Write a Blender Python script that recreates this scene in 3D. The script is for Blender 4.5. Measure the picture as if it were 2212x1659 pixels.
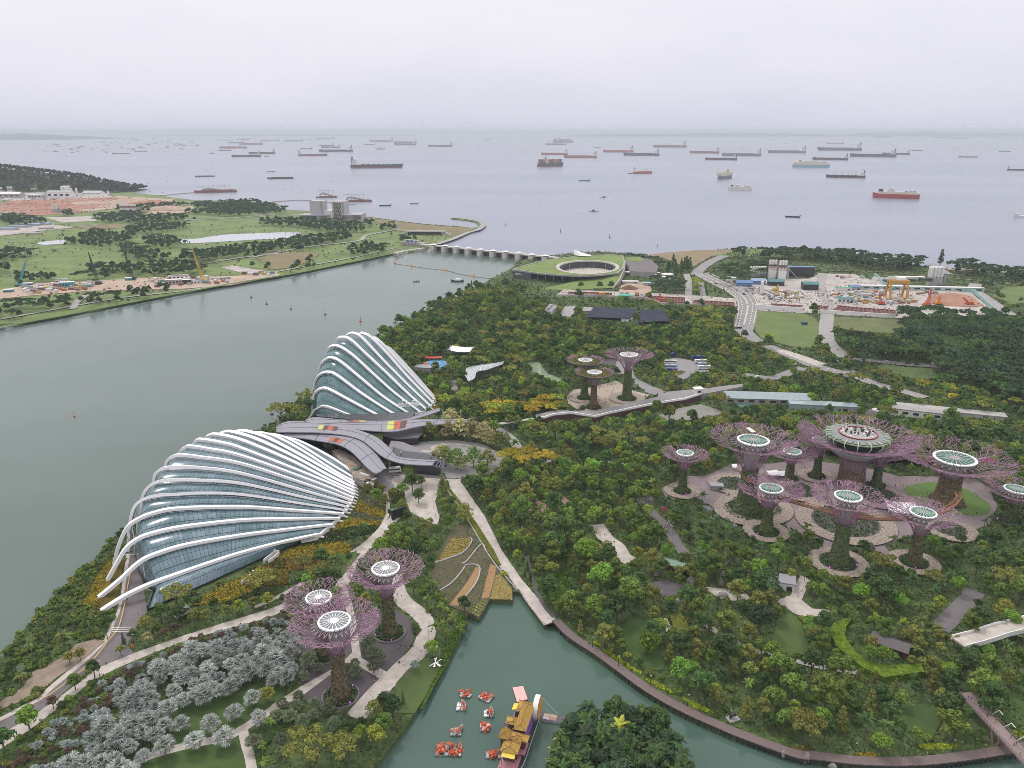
import bpy,math,random
import numpy as np
from mathutils import Vector,Matrix
from mathutils.geometry import tessellate_polygon
for o in list(bpy.data.objects):
 bpy.data.objects.remove(o)
S=bpy.context.scene
COL=S.collection
R=math.radians
rnd=random.Random(11)
nrng=np.random.default_rng(11)
# ------------------------------------------------------------------ camera, sky, sun, exposure
CZ,FOC,PW,PH,HY=195.0,1661.0,2212.0,1659.0,283.0
PITCH=math.atan((PH/2-HY)/FOC)
cam_d=bpy.data.cameras.new('camera')
cam_d.sensor_fit='HORIZONTAL'
cam_d.sensor_width=36.0
cam_d.lens=36.0*FOC/PW
cam_d.clip_start=1.0
cam_d.clip_end=200000.0
cam=bpy.data.objects.new('camera',cam_d)
COL.objects.link(cam)
cam.location=(0,0,CZ)
cam.rotation_euler=(math.pi/2-PITCH,0,0)
S.camera=cam
SUN_EL,SUN_AZ=R(58),R(-35)
wld=bpy.data.worlds.new("World")
S.world=wld
wld.use_nodes=True
nt=wld.node_tree
nt.nodes.clear()
def nd(tree,typ,**kw):
 n=tree.nodes.new(typ)
 for k,v in kw.items():
  if k=='inp':
   for a,b in v.items():
    n.inputs[a].default_value=b
  else :
   setattr(n,k,v)
 return n
def ramp(tree,stops,interp='LINEAR'):
 n=tree.nodes.new('ShaderNodeValToRGB')
 n.color_ramp.interpolation=interp
 el=n.color_ramp.elements
 while len(el)<len(stops):
  el.new(0.5)
 for e,(p,c) in zip(el,stops):
  e.position=p
  e.color=(c[0],c[1],c[2],1.0)
 return n
out=nd(nt,'ShaderNodeOutputWorld')
bg=nd(nt,'ShaderNodeBackground')
sky=nd(nt,'ShaderNodeTexSky',sky_type='NISHITA',sun_disc=False,sun_elevation=SUN_EL,sun_rotation=SUN_AZ,air_density=1.0,dust_density=4.0,ozone_density=1.0)
sk=nd(nt,'ShaderNodeMix',data_type='RGBA',blend_type='MULTIPLY')
sk.inputs[0].default_value=1.0
nt.links.new(sky.outputs[0],sk.inputs[6])
sk.inputs[7].default_value=(0.1,0.1,0.1,1)
tc=nd(nt,'ShaderNodeTexCoord')
sep=nd(nt,'ShaderNodeSeparateXYZ')
nt.links.new(tc.outputs['Generated'],sep.inputs[0])
rp=ramp(nt,[(0.0,(0.575,0.59,0.685)),(0.025,(0.63,0.637,0.73)),(0.07,(0.70,0.695,0.775)),(0.16,(0.775,0.762,0.825)),(0.45,(0.96,0.945,0.97)),(1.0,(1.15,1.13,1.14))])
nt.links.new(sep.outputs[2],rp.inputs[0])
mp=nd(nt,'ShaderNodeMapping')
mp.inputs['Scale'].default_value=(1.6,1.6,7.0)
nt.links.new(tc.outputs['Generated'],mp.inputs[0])
nz=nd(nt,'ShaderNodeTexNoise',inp={'Scale':1.8,'Detail':5.0,'Roughness':0.55})
nt.links.new(mp.outputs[0],nz.inputs['Vector'])
cr=ramp(nt,[(0.3,(0.945,0.95,0.965)),(0.52,(1.0,1.0,1.0)),(0.72,(1.04,1.033,1.027))])
nt.links.new(nz.outputs[0],cr.inputs[0])
mu=nd(nt,'ShaderNodeMix',data_type='RGBA',blend_type='MULTIPLY')
mu.inputs[0].default_value=1.0
nt.links.new(rp.outputs[0],mu.inputs[6])
nt.links.new(cr.outputs[0],mu.inputs[7])
mx=nd(nt,'ShaderNodeMix',data_type='RGBA')
mx.inputs[0].default_value=0.93
nt.links.new(sk.outputs[2],mx.inputs[6])
nt.links.new(mu.outputs[2],mx.inputs[7])
nt.links.new(mx.outputs[2],bg.inputs[0])
bg.inputs[1].default_value=1.0
nt.links.new(bg.outputs[0],out.inputs[0])
sun_d=bpy.data.lights.new('sun','SUN')
sun_d.energy=1.1
sun_d.angle=R(12)
sun_d.color=(1.0,0.97,0.93)
sun=bpy.data.objects.new('sun',sun_d)
COL.objects.link(sun)
sd=Vector((math.sin(SUN_AZ)*math.cos(SUN_EL),math.cos(SUN_AZ)*math.cos(SUN_EL),math.sin(SUN_EL)))
sun.rotation_euler=(-sd).to_track_quat('-Z','Y').to_euler()
sun.location=(0,0,600)
S.view_settings.view_transform='Standard'
S.view_settings.look='None'
S.view_settings.exposure=0.27
S.view_settings.gamma=1.0
S.cycles.use_denoising=True
S.cycles.denoising_prefilter='NONE'
S.cycles.filter_width=0.8
S.cycles.max_bounces=5
S.cycles.diffuse_bounces=2
S.cycles.glossy_bounces=2
S.cycles.transparent_max_bounces=6
S.cycles.volume_bounces=0
S.cycles.use_adaptive_sampling=True
S.cycles.adaptive_threshold=0.004
# ------------------------------------------------------------------ survey: photo pixels (2212 wide) to points on the ground
_cp,_sp=math.cos(PITCH),math.sin(PITCH)
K=0.548611
def G(x,y,z=0.0):
 dx,u=x-PW/2,-(y-PH/2)
 d=(dx,_cp*FOC+_sp*u,-_sp*FOC+_cp*u)
 t=(z-CZ)/d[2]
 return Vector((d[0]*t,d[1]*t,z))
def proj(p):
 x,y,z=p[0],p[1],p[2]-CZ
 f=_cp*y-_sp*z
 u=_sp*y+_cp*z
 return(PW/2+FOC*x/f,PH/2-FOC*u/f)
def zat(x,y,py):
 """height over the ground point (x, y) that shows at pixel row py"""
 u=-(py-PH/2)
 dy,dz=_cp*FOC+_sp*u,-_sp*FOC+_cp*u
 return CZ+dz*y/dy
def frame(x0,y0,s):
 return lambda x,y:((x0+s*x)*K,(y0+s*y)*K)
fA=frame(0,450,.51234);fB=frame(1000,450,.51234);fC=frame(2000,450,.51234);fD=frame(3000,450,.51241)
fE=frame(0,1200,.5425);fF=frame(1000,1200,.49729);fH=frame(1900,950,.49729);fI=frame(2900,950,.51175)
fJ=frame(300,1600,.5877);fK=frame(1000,1500,.49729);fL=frame(0,2200,.49729);fM=frame(1000,2050,.45208)
fN=frame(1600,2500,.5425);fO=frame(1600,1600,.54241);fP=frame(2500,1550,.69259);fQ=frame(2200,2100,.48232)
fR=frame(3000,2200,.49663);fS=frame(1600,1250,.49729);fT=frame(2600,1150,.36166);fU=frame(1680,2660,.25316)
fV=frame(3100,1600,.27125);fW=frame(1200,2100,.24108)
fX=lambda x,y:(x,y)
def gp(fr,lst,z=0.0):
 return[G(*fr(x,y),z) for x,y in lst]
def xy(pts):
 return[(p[0],p[1]) for p in pts]
 # ------------------------------------------------------------------ materials
MATS={}
def mat(name,col,rough=0.75,metal=0.0,var=0.0,scale=1.0,bump=0.0,emit=None,spec=None,objvar=0.0,island=0.0):
 if name in MATS:
  return MATS[name]
 m=bpy.data.materials.new(name)
 m.use_nodes=True
 t=m.node_tree
 b=t.nodes['Principled BSDF']
 b.inputs['Base Color'].default_value=(*col,1)
 b.inputs['Roughness'].default_value=rough
 b.inputs['Metallic'].default_value=metal
 if spec is not None:
  b.inputs['Specular IOR Level'].default_value=spec
 if emit:
  b.inputs['Emission Color'].default_value=(*emit[0],1)
  b.inputs['Emission Strength'].default_value=emit[1]
 cur=None
 if var or objvar or island:
  rgb=nd(t,'ShaderNodeRGB')
  rgb.outputs[0].default_value=(*col,1)
  cur=rgb.outputs[0]
 if var:
  gm=nd(t,'ShaderNodeNewGeometry')
  n1=nd(t,'ShaderNodeTexNoise',inp={'Scale':scale,'Detail':6.0,'Roughness':0.65})
  t.links.new(gm.outputs['Position'],n1.inputs['Vector'])
  mr=nd(t,'ShaderNodeMapRange')
  mr.inputs[1].default_value=0.25
  mr.inputs[2].default_value=0.75
  mr.inputs[3].default_value=1-var
  mr.inputs[4].default_value=1+var
  t.links.new(n1.outputs[0],mr.inputs[0])
  hs=nd(t,'ShaderNodeHueSaturation')
  t.links.new(mr.outputs[0],hs.inputs['Value'])
  t.links.new(cur,hs.inputs['Color'])
  cur=hs.outputs[0]
  if bump:
   bp=nd(t,'ShaderNodeBump',inp={'Strength':bump,'Distance':0.3})
   t.links.new(n1.outputs[0],bp.inputs['Height'])
   t.links.new(bp.outputs[0],b.inputs['Normal'])
 if objvar:
  oi=nd(t,'ShaderNodeObjectInfo')
  mr=nd(t,'ShaderNodeMapRange')
  mr.inputs[3].default_value=1-objvar
  mr.inputs[4].default_value=1+objvar
  t.links.new(oi.outputs['Random'],mr.inputs[0])
  m2=nd(t,'ShaderNodeMath',operation='MULTIPLY')
  t.links.new(oi.outputs['Random'],m2.inputs[0])
  m2.inputs[1].default_value=7.31
  m3=nd(t,'ShaderNodeMath',operation='FRACT')
  t.links.new(m2.outputs[0],m3.inputs[0])
  mh=nd(t,'ShaderNodeMapRange')
  mh.inputs[3].default_value=0.5-objvar*0.07
  mh.inputs[4].default_value=0.5+objvar*0.05
  t.links.new(m3.outputs[0],mh.inputs[0])
  hs=nd(t,'ShaderNodeHueSaturation')
  t.links.new(mr.outputs[0],hs.inputs['Value'])
  t.links.new(mh.outputs[0],hs.inputs['Hue'])
  t.links.new(cur,hs.inputs['Color'])
  cur=hs.outputs[0]
 if island:
  gi=nd(t,'ShaderNodeNewGeometry')
  mr=nd(t,'ShaderNodeMapRange')
  mr.inputs[3].default_value=1-island
  mr.inputs[4].default_value=1+island
  t.links.new(gi.outputs['Random Per Island'],mr.inputs[0])
  hs=nd(t,'ShaderNodeHueSaturation')
  t.links.new(mr.outputs[0],hs.inputs['Value'])
  t.links.new(cur,hs.inputs['Color'])
  cur=hs.outputs[0]
 if cur is not None:
  t.links.new(cur,b.inputs['Base Color'])
 MATS[name]=m
 return m
def water_mat(name,col,rough,bump,bscale,stretch=(1,1,1),col2=None):
 m=bpy.data.materials.new(name)
 m.use_nodes=True
 t=m.node_tree
 b=t.nodes['Principled BSDF']
 b.inputs['Roughness'].default_value=rough
 b.inputs['IOR'].default_value=1.33
 gm=nd(t,'ShaderNodeNewGeometry')
 mpn=nd(t,'ShaderNodeMapping')
 mpn.inputs['Scale'].default_value=stretch
 t.links.new(gm.outputs['Position'],mpn.inputs[0])
 n1=nd(t,'ShaderNodeTexNoise',inp={'Scale':bscale,'Detail':3.0,'Roughness':0.6})
 t.links.new(mpn.outputs[0],n1.inputs['Vector'])
 bp=nd(t,'ShaderNodeBump',inp={'Strength':bump,'Distance':0.35})
 t.links.new(n1.outputs[0],bp.inputs['Height'])
 t.links.new(bp.outputs[0],b.inputs['Normal'])
 n2=nd(t,'ShaderNodeTexNoise',inp={'Scale':bscale*0.02,'Detail':4.0,'Roughness':0.55})
 t.links.new(mpn.outputs[0],n2.inputs['Vector'])
 c2=col2 or tuple(c*1.22 for c in col)
 r=ramp(t,[(0.35,tuple(c*0.9 for c in col)),(0.68,c2)])
 t.links.new(n2.outputs[0],r.inputs[0])
 t.links.new(r.outputs[0],b.inputs['Base Color'])
 MATS[name]=m
 return m
 # ------------------------------------------------------------------ mesh builder
class MB:
 def __init__(s):
  s.v,s.f,s.m=[],[],[]
 def add(s,vs,fs,mi=0):
  o=len(s.v)
  s.v.extend([tuple(p) for p in vs])
  s.f.extend([tuple(i+o for i in f) for f in fs])
  s.m.extend([mi]*len(fs))
  return s
 def box(s,c,size,yaw=0.0,mi=0,tilt=None):
  hx,hy,hz=size[0]/2,size[1]/2,size[2]/2
  M=Matrix.Rotation(yaw,3,'Z')
  if tilt:
   M=M@Matrix.Rotation(tilt[1],3,tilt[0])
  vs=[M@Vector((x*hx,y*hy,z*hz))+Vector(c) for z in(-1,1) for x,y in((-1,-1),(1,-1),(1,1),(-1,1))]
  return s.add(vs,[(3,2,1,0),(4,5,6,7),(0,1,5,4),(1,2,6,5),(2,3,7,6),(3,0,4,7)],mi)
 def tube(s,pts,r,n=6,mi=0,caps=True,squash=1.0):
  """swept tube; r is one radius or one per point"""
  pts=[Vector(p) for p in pts]
  rs=r if hasattr(r,'__len__') else[r]*len(pts)
  vs,fs=[],[]
  prev=None
  for i,p in enumerate(pts):
   a=pts[max(i-1,0)]
   b=pts[min(i+1,len(pts)-1)]
   t=(b-a).normalized() if(b-a).length>1e-9 else Vector((0,0,1))
   if prev is None:
    ref=Vector((0,0,1)) if abs(t.z)<0.95 else Vector((1,0,0))
   else :
    ref=prev
   x=t.cross(ref)
   if x.length<1e-6:
    x=t.cross(Vector((0,1,0)))
   x.normalize()
   y=x.cross(t).normalized()
   prev=y
   for k in range(n):
    an=2*math.pi*(k+0.5)/n
    vs.append(p+x*(math.cos(an)*rs[i])+y*(math.sin(an)*rs[i]*squash))
  for i in range(len(pts)-1):
   for k in range(n):
    k2=(k+1)%n
    fs.append((i*n+k,i*n+k2,(i+1)*n+k2,(i+1)*n+k))
  if caps:
   fs.append(tuple(range(n-1,-1,-1)))
   fs.append(tuple((len(pts)-1)*n+k for k in range(n)))
  return s.add(vs,fs,mi)
 def lathe(s,c,prof,n=20,mi=0,yaw=0.0,sx=1.0,sy=1.0,cap=True):
  vs,fs=[],[]
  for r,z in prof:
   for k in range(n):
    a=2*math.pi*k/n+yaw
    vs.append((c[0]+math.cos(a)*r*sx,c[1]+math.sin(a)*r*sy,c[2]+z))
  for i in range(len(prof)-1):
   for k in range(n):
    k2=(k+1)%n
    fs.append((i*n+k,i*n+k2,(i+1)*n+k2,(i+1)*n+k))
  if cap:
   fs.append(tuple(range(n-1,-1,-1)))
   fs.append(tuple((len(prof)-1)*n+k for k in range(n)))
  return s.add(vs,fs,mi)
 def prism(s,poly,z0,z1,mi=0,mside=None):
  """polygon (xy list) filled on top, skirted down to z0; z1 may be a function of (x, y)"""
  n=len(poly)
  zf=z1 if callable(z1) else(lambda x,y:z1)
  top=[Vector((p[0],p[1],0)) for p in poly]
  tris=tessellate_polygon([top])
  vs=[(p[0],p[1],zf(p[0],p[1])) for p in poly]
  fs=[]
  for a,b,c in tris:
   nz=(top[b]-top[a]).cross(top[c]-top[a]).z
   fs.append((a,b,c) if nz>0 else(a,c,b))
  s.add(vs,fs,mi)
  if z0 is not None:
   z0f=z0 if callable(z0) else(lambda x,y:z0)
   area=sum(poly[i][0]*poly[(i+1)%n][1]-poly[(i+1)%n][0]*poly[i][1] for i in range(n))
   vs2=[(p[0],p[1],zf(p[0],p[1])) for p in poly]+[(p[0],p[1],z0f(p[0],p[1])) for p in poly]
   fs2=[]
   for i in range(n):
    j=(i+1)%n
    fs2.append((i,n+i,n+j,j) if area>0 else(i,j,n+j,n+i))
   s.add(vs2,fs2,mi if mside is None else mside)
  return s
 def grid(s,rows,mi=0,close=False):
  """rows: list of equally long point lists"""
  n=len(rows[0])
  vs=[p for r in rows for p in r]
  fs=[]
  for i in range(len(rows)-1):
   for j in range(n-1 if not close else n):
    j2=(j+1)%n
    fs.append((i*n+j,i*n+j2,(i+1)*n+j2,(i+1)*n+j))
  return s.add(vs,fs,mi)
 def strip(s,line,w,z,mi=0):
  """flat ribbon of width w along an xy line"""
  L=[Vector((p[0],p[1],0)) for p in line]
  vs,fs=[],[]
  for i,p in enumerate(L):
   t=(L[min(i+1,len(L)-1)]-L[max(i-1,0)]).normalized()
   nrm=Vector((-t.y,t.x,0))
   zz=z[i] if hasattr(z,'__len__') else z
   vs+=[p-nrm*(w/2)+Vector((0,0,zz)),p+nrm*(w/2)+Vector((0,0,zz))]
  for i in range(len(L)-1):
   fs.append((2*i,2*i+2,2*i+3,2*i+1))
  return s.add(vs,fs,mi)
 def wall(s,line,w,z0,z1,mi=0):
  """upright solid band along an xy line"""
  L=[Vector((p[0],p[1],0)) for p in line]
  vs,fs=[],[]
  for i,p in enumerate(L):
   t=(L[min(i+1,len(L)-1)]-L[max(i-1,0)]).normalized()
   nrm=Vector((-t.y,t.x,0))*(w/2)
   a0=z0[i] if hasattr(z0,'__len__') else z0
   a1=z1[i] if hasattr(z1,'__len__') else z1
   for q,zz in((p-nrm,a0),(p+nrm,a0),(p+nrm,a1),(p-nrm,a1)):
    vs.append((q.x,q.y,zz))
  m=len(L)
  for i in range(m-1):
   a,b=4*i,4*i+4
   for k in range(4):
    k2=(k+1)%4
    fs.append((a+k,a+k2,b+k2,b+k))
  fs+=[(3,2,1,0),(4*m-4,4*m-3,4*m-2,4*m-1)]
  return s.add(vs,fs,mi)
 def mesh(s,name,mats,smooth=False):
  me=bpy.data.meshes.new(name)
  me.from_pydata(s.v,[],s.f)
  for m in(mats if isinstance(mats,(list,tuple)) else[mats]):
   me.materials.append(m)
  if any(s.m):
   me.polygons.foreach_set('material_index',s.m)
  if smooth:
   me.polygons.foreach_set('use_smooth',[True]*len(s.f))
  me.update()
  return me
 def build(s,name,mats,parent=None,smooth=False,loc=None,rotz=0.0):
  o=bpy.data.objects.new(name,s.mesh(name,mats,smooth))
  COL.objects.link(o)
  if parent is not None:
   o.parent=parent
  if loc is not None:
   o.location=loc
  o.rotation_euler=(0,0,rotz)
  return o
def tag(o,label=None,cat=None,group=None,kind=None):
 if label:
  o['label']=label
 if cat:
  o['category']=cat
 if group:
  o['group']=group
 if kind:
  o['kind']=kind
 return o
def empty(name,loc,rotz=0.0,label=None,cat=None,group=None):
 o=bpy.data.objects.new(name,None)
 COL.objects.link(o)
 o.empty_display_size=0.5
 o.location=loc
 o.rotation_euler=(0,0,rotz)
 return tag(o,label,cat,group)
def link(name,me,parent=None,loc=(0,0,0),rotz=0.0,scale=None):
 o=bpy.data.objects.new(name,me)
 COL.objects.link(o)
 if parent is not None:
  o.parent=parent
 o.location=loc
 o.rotation_euler=(0,0,rotz)
 if scale is not None:
  o.scale=scale if hasattr(scale,'__len__') else(scale,scale,scale)
 return o
def copy_tree(root,loc,rotz=0.0,scale=1.0,label=None,group=None):
 """a thing with copies of its parts and sub-parts"""
 r=root.copy()
 COL.objects.link(r)
 r.location,r.rotation_euler=loc,(0,0,rotz)
 r.scale=scale if hasattr(scale,'__len__') else(scale,scale,scale)
 if label:
  r['label']=label
 if group:
  r['group']=group
 for ch in list(root.children):
  c=ch.copy()
  COL.objects.link(c)
  c.parent=r
  for gch in list(ch.children):
   d=gch.copy()
   COL.objects.link(d)
   d.parent=c
 return r
def inside(poly,x,y):
 c=False
 n=len(poly)
 j=n-1
 for i in range(n):
  xi,yi=poly[i]
  xj,yj=poly[j]
  if(yi>y)!=(yj>y) and x<(xj-xi)*(y-yi)/(yj-yi)+xi:
   c= not c
  j=i
 return c
class Zone:
 def __init__(s,poly,hard=True):
  s.p=poly
  s.hard=hard
  s.b=(min(q[0] for q in poly),min(q[1] for q in poly),max(q[0] for q in poly),max(q[1] for q in poly))
 def has(s,x,y,m=0.0):
  b=s.b
  if x<b[0]-m or x>b[2]+m or y<b[1]-m or y>b[3]+m:
   return False
  if inside(s.p,x,y):
   return True
  if m>0:
   for k in range(6):
    a=k*math.pi/3
    if inside(s.p,x+m*math.cos(a),y+m*math.sin(a)):
     return True
  return False
def smooth_line(pts,n=6):
 """Catmull-Rom through points"""
 pts=[Vector(p) for p in pts]
 outp=[]
 for i in range(len(pts)-1):
  p0,p1,p2,p3=pts[max(i-1,0)],pts[i],pts[i+1],pts[min(i+2,len(pts)-1)]
  for k in range(n):
   t=k/n
   outp.append(0.5*((2*p1)+(p2-p0)*t+(2*p0-5*p1+4*p2-p3)*t*t+(3*p1-p0-3*p2+p3)*t**3))
 outp.append(pts[-1])
 return outp
HAZE=6.2e-5
# ------------------------------------------------------------------ setting: water, land, lawns, roads
CLEAR=[]
WET=[]
_layer=[0.05]
def sheet(name,poly,m,clear=True,smooth=False,margin=True):
 """one flat sheet of ground; each lies a little above the one before it"""
 _layer[0]+=0.008
 z=_layer[0]
 if smooth:
  p3=[Vector((p[0],p[1],0)) for p in poly]
  q=[]
  n=len(p3)
  for i in range(n):
   a,b,c,d=p3[i-1],p3[i],p3[(i+1)%n],p3[(i+2)%n]
   for k in range(4):
    t=k/4
    q.append(0.5*((2*b)+(c-a)*t+(2*a-5*b+4*c-d)*t*t+(3*b-a-3*c+d)*t**3))
  poly=xy(q)
 else :
  poly=xy(poly)
 o=MB().prism(poly,-0.02,z).build(name,m)
 tag(o,kind='structure')
 if clear:
  CLEAR.append(Zone(poly))
 return o
def lane(name,line,w,m,clear=True,n=5,hard=None):
 hard=w>=4.5 if hard is None else hard
 _layer[0]+=0.008
 L=smooth_line([Vector((p[0],p[1],0)) for p in line],n)
 o=MB().strip(L,w,_layer[0]).build(name,m)
 tag(o,kind='structure')
 if clear:
  for i in range(0,len(L)-1):
   t=(L[i+1]-L[i]).normalized()
   q=Vector((-t.y,t.x,0))*(w/2)
   CLEAR.append(Zone([(L[i]-q)[:2],(L[i+1]-q)[:2],(L[i+1]+q)[:2],(L[i]+q)[:2]],hard))
 return o
M_soil=mat('soil',(0.066,0.098,0.030),0.95,var=0.5,scale=0.12)
M_grass=mat('grass',(0.070,0.105,0.026),0.95,var=0.32,scale=0.09)
M_grass_dark=mat('dark_grass',(0.052,0.094,0.020),0.95,var=0.35,scale=0.12)
M_grass_far=mat('fairway',(0.138,0.188,0.055),0.95,var=0.42,scale=0.02)
M_grass_dry=mat('dry_grass',(0.19,0.155,0.075),0.95,var=0.3,scale=0.03)
M_conc=mat('pale_concrete',(0.46,0.41,0.37),0.85,var=0.3,scale=0.22)
M_conc_grey=mat('grey_concrete',(0.31,0.295,0.285),0.85,var=0.18,scale=0.2)
M_asph=mat('asphalt',(0.155,0.135,0.138),0.9,var=0.15,scale=0.3)
M_asph_dark=mat('dark_paving',(0.095,0.082,0.088),0.9,var=0.22,scale=0.25)
M_asph_pale=mat('pale_asphalt',(0.25,0.24,0.24),0.9,var=0.14,scale=0.08)
M_mauve=mat('mauve_paving',(0.225,0.178,0.182),0.9,var=0.22,scale=0.25)
M_sand=mat('bare_earth',(0.42,0.31,0.24),0.95,var=0.28,scale=0.05)
M_yard=mat('yard_concrete',(0.40,0.36,0.335),0.9,var=0.4,scale=0.06)
M_red_earth=mat('red_earth',(0.33,0.165,0.115),0.95,var=0.45,scale=0.03)
M_line=mat('road_paint',(0.75,0.74,0.72),0.7)
M_yellow_line=mat('yellow_road_paint',(0.6,0.36,0.09),0.7)
M_white=mat('white_paint',(0.80,0.79,0.80),0.35)
M_white_rough=mat('white_wall',(0.72,0.70,0.69),0.7,var=0.06,scale=0.3)
M_stone=mat('stone',(0.38,0.36,0.35),0.85,var=0.25,scale=0.5)
M_dark=mat('dark_metal',(0.03,0.03,0.034),0.5)
M_grey=mat('grey_metal',(0.28,0.28,0.30),0.45)
M_timber=mat('brown_decking',(0.155,0.115,0.11),0.8,var=0.2,scale=1.2)
M_soilbrown=mat('brown_soil',(0.16,0.085,0.05),0.95,var=0.3,scale=0.5)
W_sea=water_mat('sea_water',(0.215,0.236,0.310),0.28,0.16,0.03,(1,2.6,1),(0.262,0.276,0.345))
W_res=water_mat('reservoir_water',(0.096,0.138,0.120),0.18,0.16,0.14,(1,1.6,1),(0.118,0.158,0.142))
W_lag=water_mat('lagoon_water',(0.066,0.118,0.095),0.09,0.11,0.5,(1,1,1),(0.080,0.134,0.108))
tag(MB().add([(-46000,-400,-2.0),(46000,-400,-2.0),(46000,66000,-2.0),(-46000,66000,-2.0)],[(0,1,2,3)]).build('sea_water',W_sea),kind='structure')
bank=[(-160,1760),(-40,1470),(0,1425),(60,1350),(115,1290),(165,1240),(198,1213),(240,1165),(430,1010),(560,930),(592,912),(640,872),(690,838),(780,775),(842,712),(890,688),(940,664),(1000,638),(1060,603),(1092,588),(1108,578),(1112,566)]
barr=[(1150,556),(1200,551),(1290,543),(1400,551),(1470,545),(1560,539),(1640,536),(1720,541),(1800,548),(1900,560),(2000,575),(2100,583),(2212,592),(2500,640),(3000,720)]
lag_r=[fQ(*p) for p in[(-60,690),(0,765),(100,872),(300,1002),(480,1132),(700,1292),(900,1412),(1100,1512),(1300,1602),(1450,1659)]]+[fR(*p) for p in[(0,1475),(200,1548),(400,1588),(700,1624),(1000,1637),(1300,1628),(1600,1596),(1900,1550),(2078,1520),(2400,1460)]]
lag_top=[fO(*p) for p in[(1000,1592),(820,1345),(770,1345),(772,1412),(605,1405),(560,1490),(525,1545),(445,1505)]]
lag_l=[fM(*p) for p in[(1860,830),(1840,900),(1800,1000),(1740,1110),(1690,1230),(1580,1400),(1480,1560)]]+[fN(*p) for p in[(170,400),(90,520),(0,660)]]+[(790,1680),(740,1760)]
right_off=[(3000,1000),(2700,1700)]
main=[G(x,y) for x,y in bank+barr+[(3000,1000)]]+[Vector((420,170,0))]
lagp=[Vector((320,190,0))]+[G(x,y) for x,y in reversed(lag_r)]+[G(*fO(1085,1558))]+[G(x,y) for x,y in lag_top]+[G(x,y) for x,y in lag_l]
main_poly=xy(main+lagp)
MAIN=Zone(main_poly)
tag(MB().prism(main_poly,-4.0,0.0).build('ground',M_soil),kind='structure')
fl_bank=[(-260,770),(0,700),(60,696),(130,683),(200,668),(300,650),(400,630),(500,613),(560,604),(650,588),(750,568),(845,549)]
fl_sea=[fB(*p) for p in[(1075,1075),(1110,1050),(1200,1055),(1310,1030),(1400,1000),(1530,955),(1640,905),(1720,885),(1760,862),(1775,838),(1730,818),(1640,800),(1580,794),(1515,795),(1520,802),(1620,812),(1700,826),(1725,845),(1725,862),(1680,872),(1560,858),(1330,842),(1100,815),(850,785),(640,772),(380,740),(270,735),(170,745)]]
fl_left=[fA(*p) for p in[(2147,690),(1900,672),(1500,660),(1330,640),(1240,625),(1100,612),(1000,598),(900,560),(600,490),(200,425),(0,405),(-500,380)]]
far_poly=xy([G(x,y) for x,y in fl_bank+fl_sea+fl_left])
FAR=Zone(far_poly)
tag(MB().prism(far_poly,-4.0,0.0).build('ground',M_grass_far),kind='structure')
res_poly=xy([G(x,y) for x,y in[(-500,1800),(-500,780),(-260,760),(300,640),(845,540),(905,530),(1130,560),(1180,575),(1000,690),(700,950),(150,1300)]])
tag(MB().prism(res_poly,None,-1.95).build('reservoir_water',W_res),kind='structure')
lag_w=xy([Vector((330,150,0)),Vector((330,195,0))])+xy([G(x,y) for x,y in[(2420,1440),(1200,1250),(1030,1270),(960,1330),(700,1760)]])+[(-90,150)]
tag(MB().prism(lag_w,None,-1.9).build('lagoon_water',W_lag),kind='structure')
# --- waterfront road and garden paths near the domes
sheet('road',gp(fL,[(1030,-40),(1112,-40),(1130,200),(1165,420),(1110,480),(1070,560),(1010,690),(1060,745),(900,812),(700,890),(420,1130),(280,1230),(-80,1430),(-80,1330),(330,1115),(420,1030),(700,800),(850,650),(890,560),(950,420),(985,260)]),M_asph)
sheet('footpath',gp(fL,[(985,260),(950,420),(890,560),(850,650),(700,800),(420,1030),(330,1115),(-80,1330),(-80,1300),(310,1095),(390,1010),(670,780),(825,640),(865,550),(928,415),(962,255),(1000,-40),(1030,-40)]),M_conc)
sheet('footpath',gp(fL,[(2260,350),(2112,405),(1800,500),(1450,610),(1060,748),(900,814),(760,870),(600,1000),(420,1132),(280,1232),(-80,1440),(-80,1560),(0,1510),(250,1345),(520,1135),(740,960),(930,866),(1200,752),(1500,638),(2112,470),(2260,410)]),M_conc)
for pl in([(-60,1570),(0,1514),(250,1350),(520,1140),(740,966),(900,885),(890,940),(640,1090),(330,1340),(0,1640),(-60,1700)],[(1290,1290),(1380,1195),(1700,1080),(1880,1015),(2260,930),(2260,1130),(1920,1335),(1780,1400),(1500,1455),(1180,1540),(1200,1430)],[(1060,1720),(1140,1600),(1500,1492),(1800,1430),(1900,1430),(1935,1520),(1960,1720)],[(2000,1360),(2260,1180),(2260,1400),(2100,1420),(1990,1400)]):
 sheet('lawn',gp(fL,pl),M_grass_dark,clear=False)
LAWNS_SILVER=[Zone(xy(gp(fL,[(1290,1290),(1380,1205),(1700,1090),(1880,1030),(2260,950),(2260,1130),(1920,1335),(1780,1400),(1500,1455),(1220,1510)]))),Zone(xy(gp(fL,[(1060,1720),(1140,1600),(1500,1492),(1900,1430),(1935,1520),(1960,1720)])))]
lane('footpath',gp(fL,[(1040,1640),(1180,1565),(1500,1475),(1780,1418),(1915,1350),(2212,1160),(2300,1100)]),3.4,M_conc)
lane('footpath',gp(fL,[(1925,1370),(1950,1480),(1975,1560),(2000,1700)]),3.2,M_conc)
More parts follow.
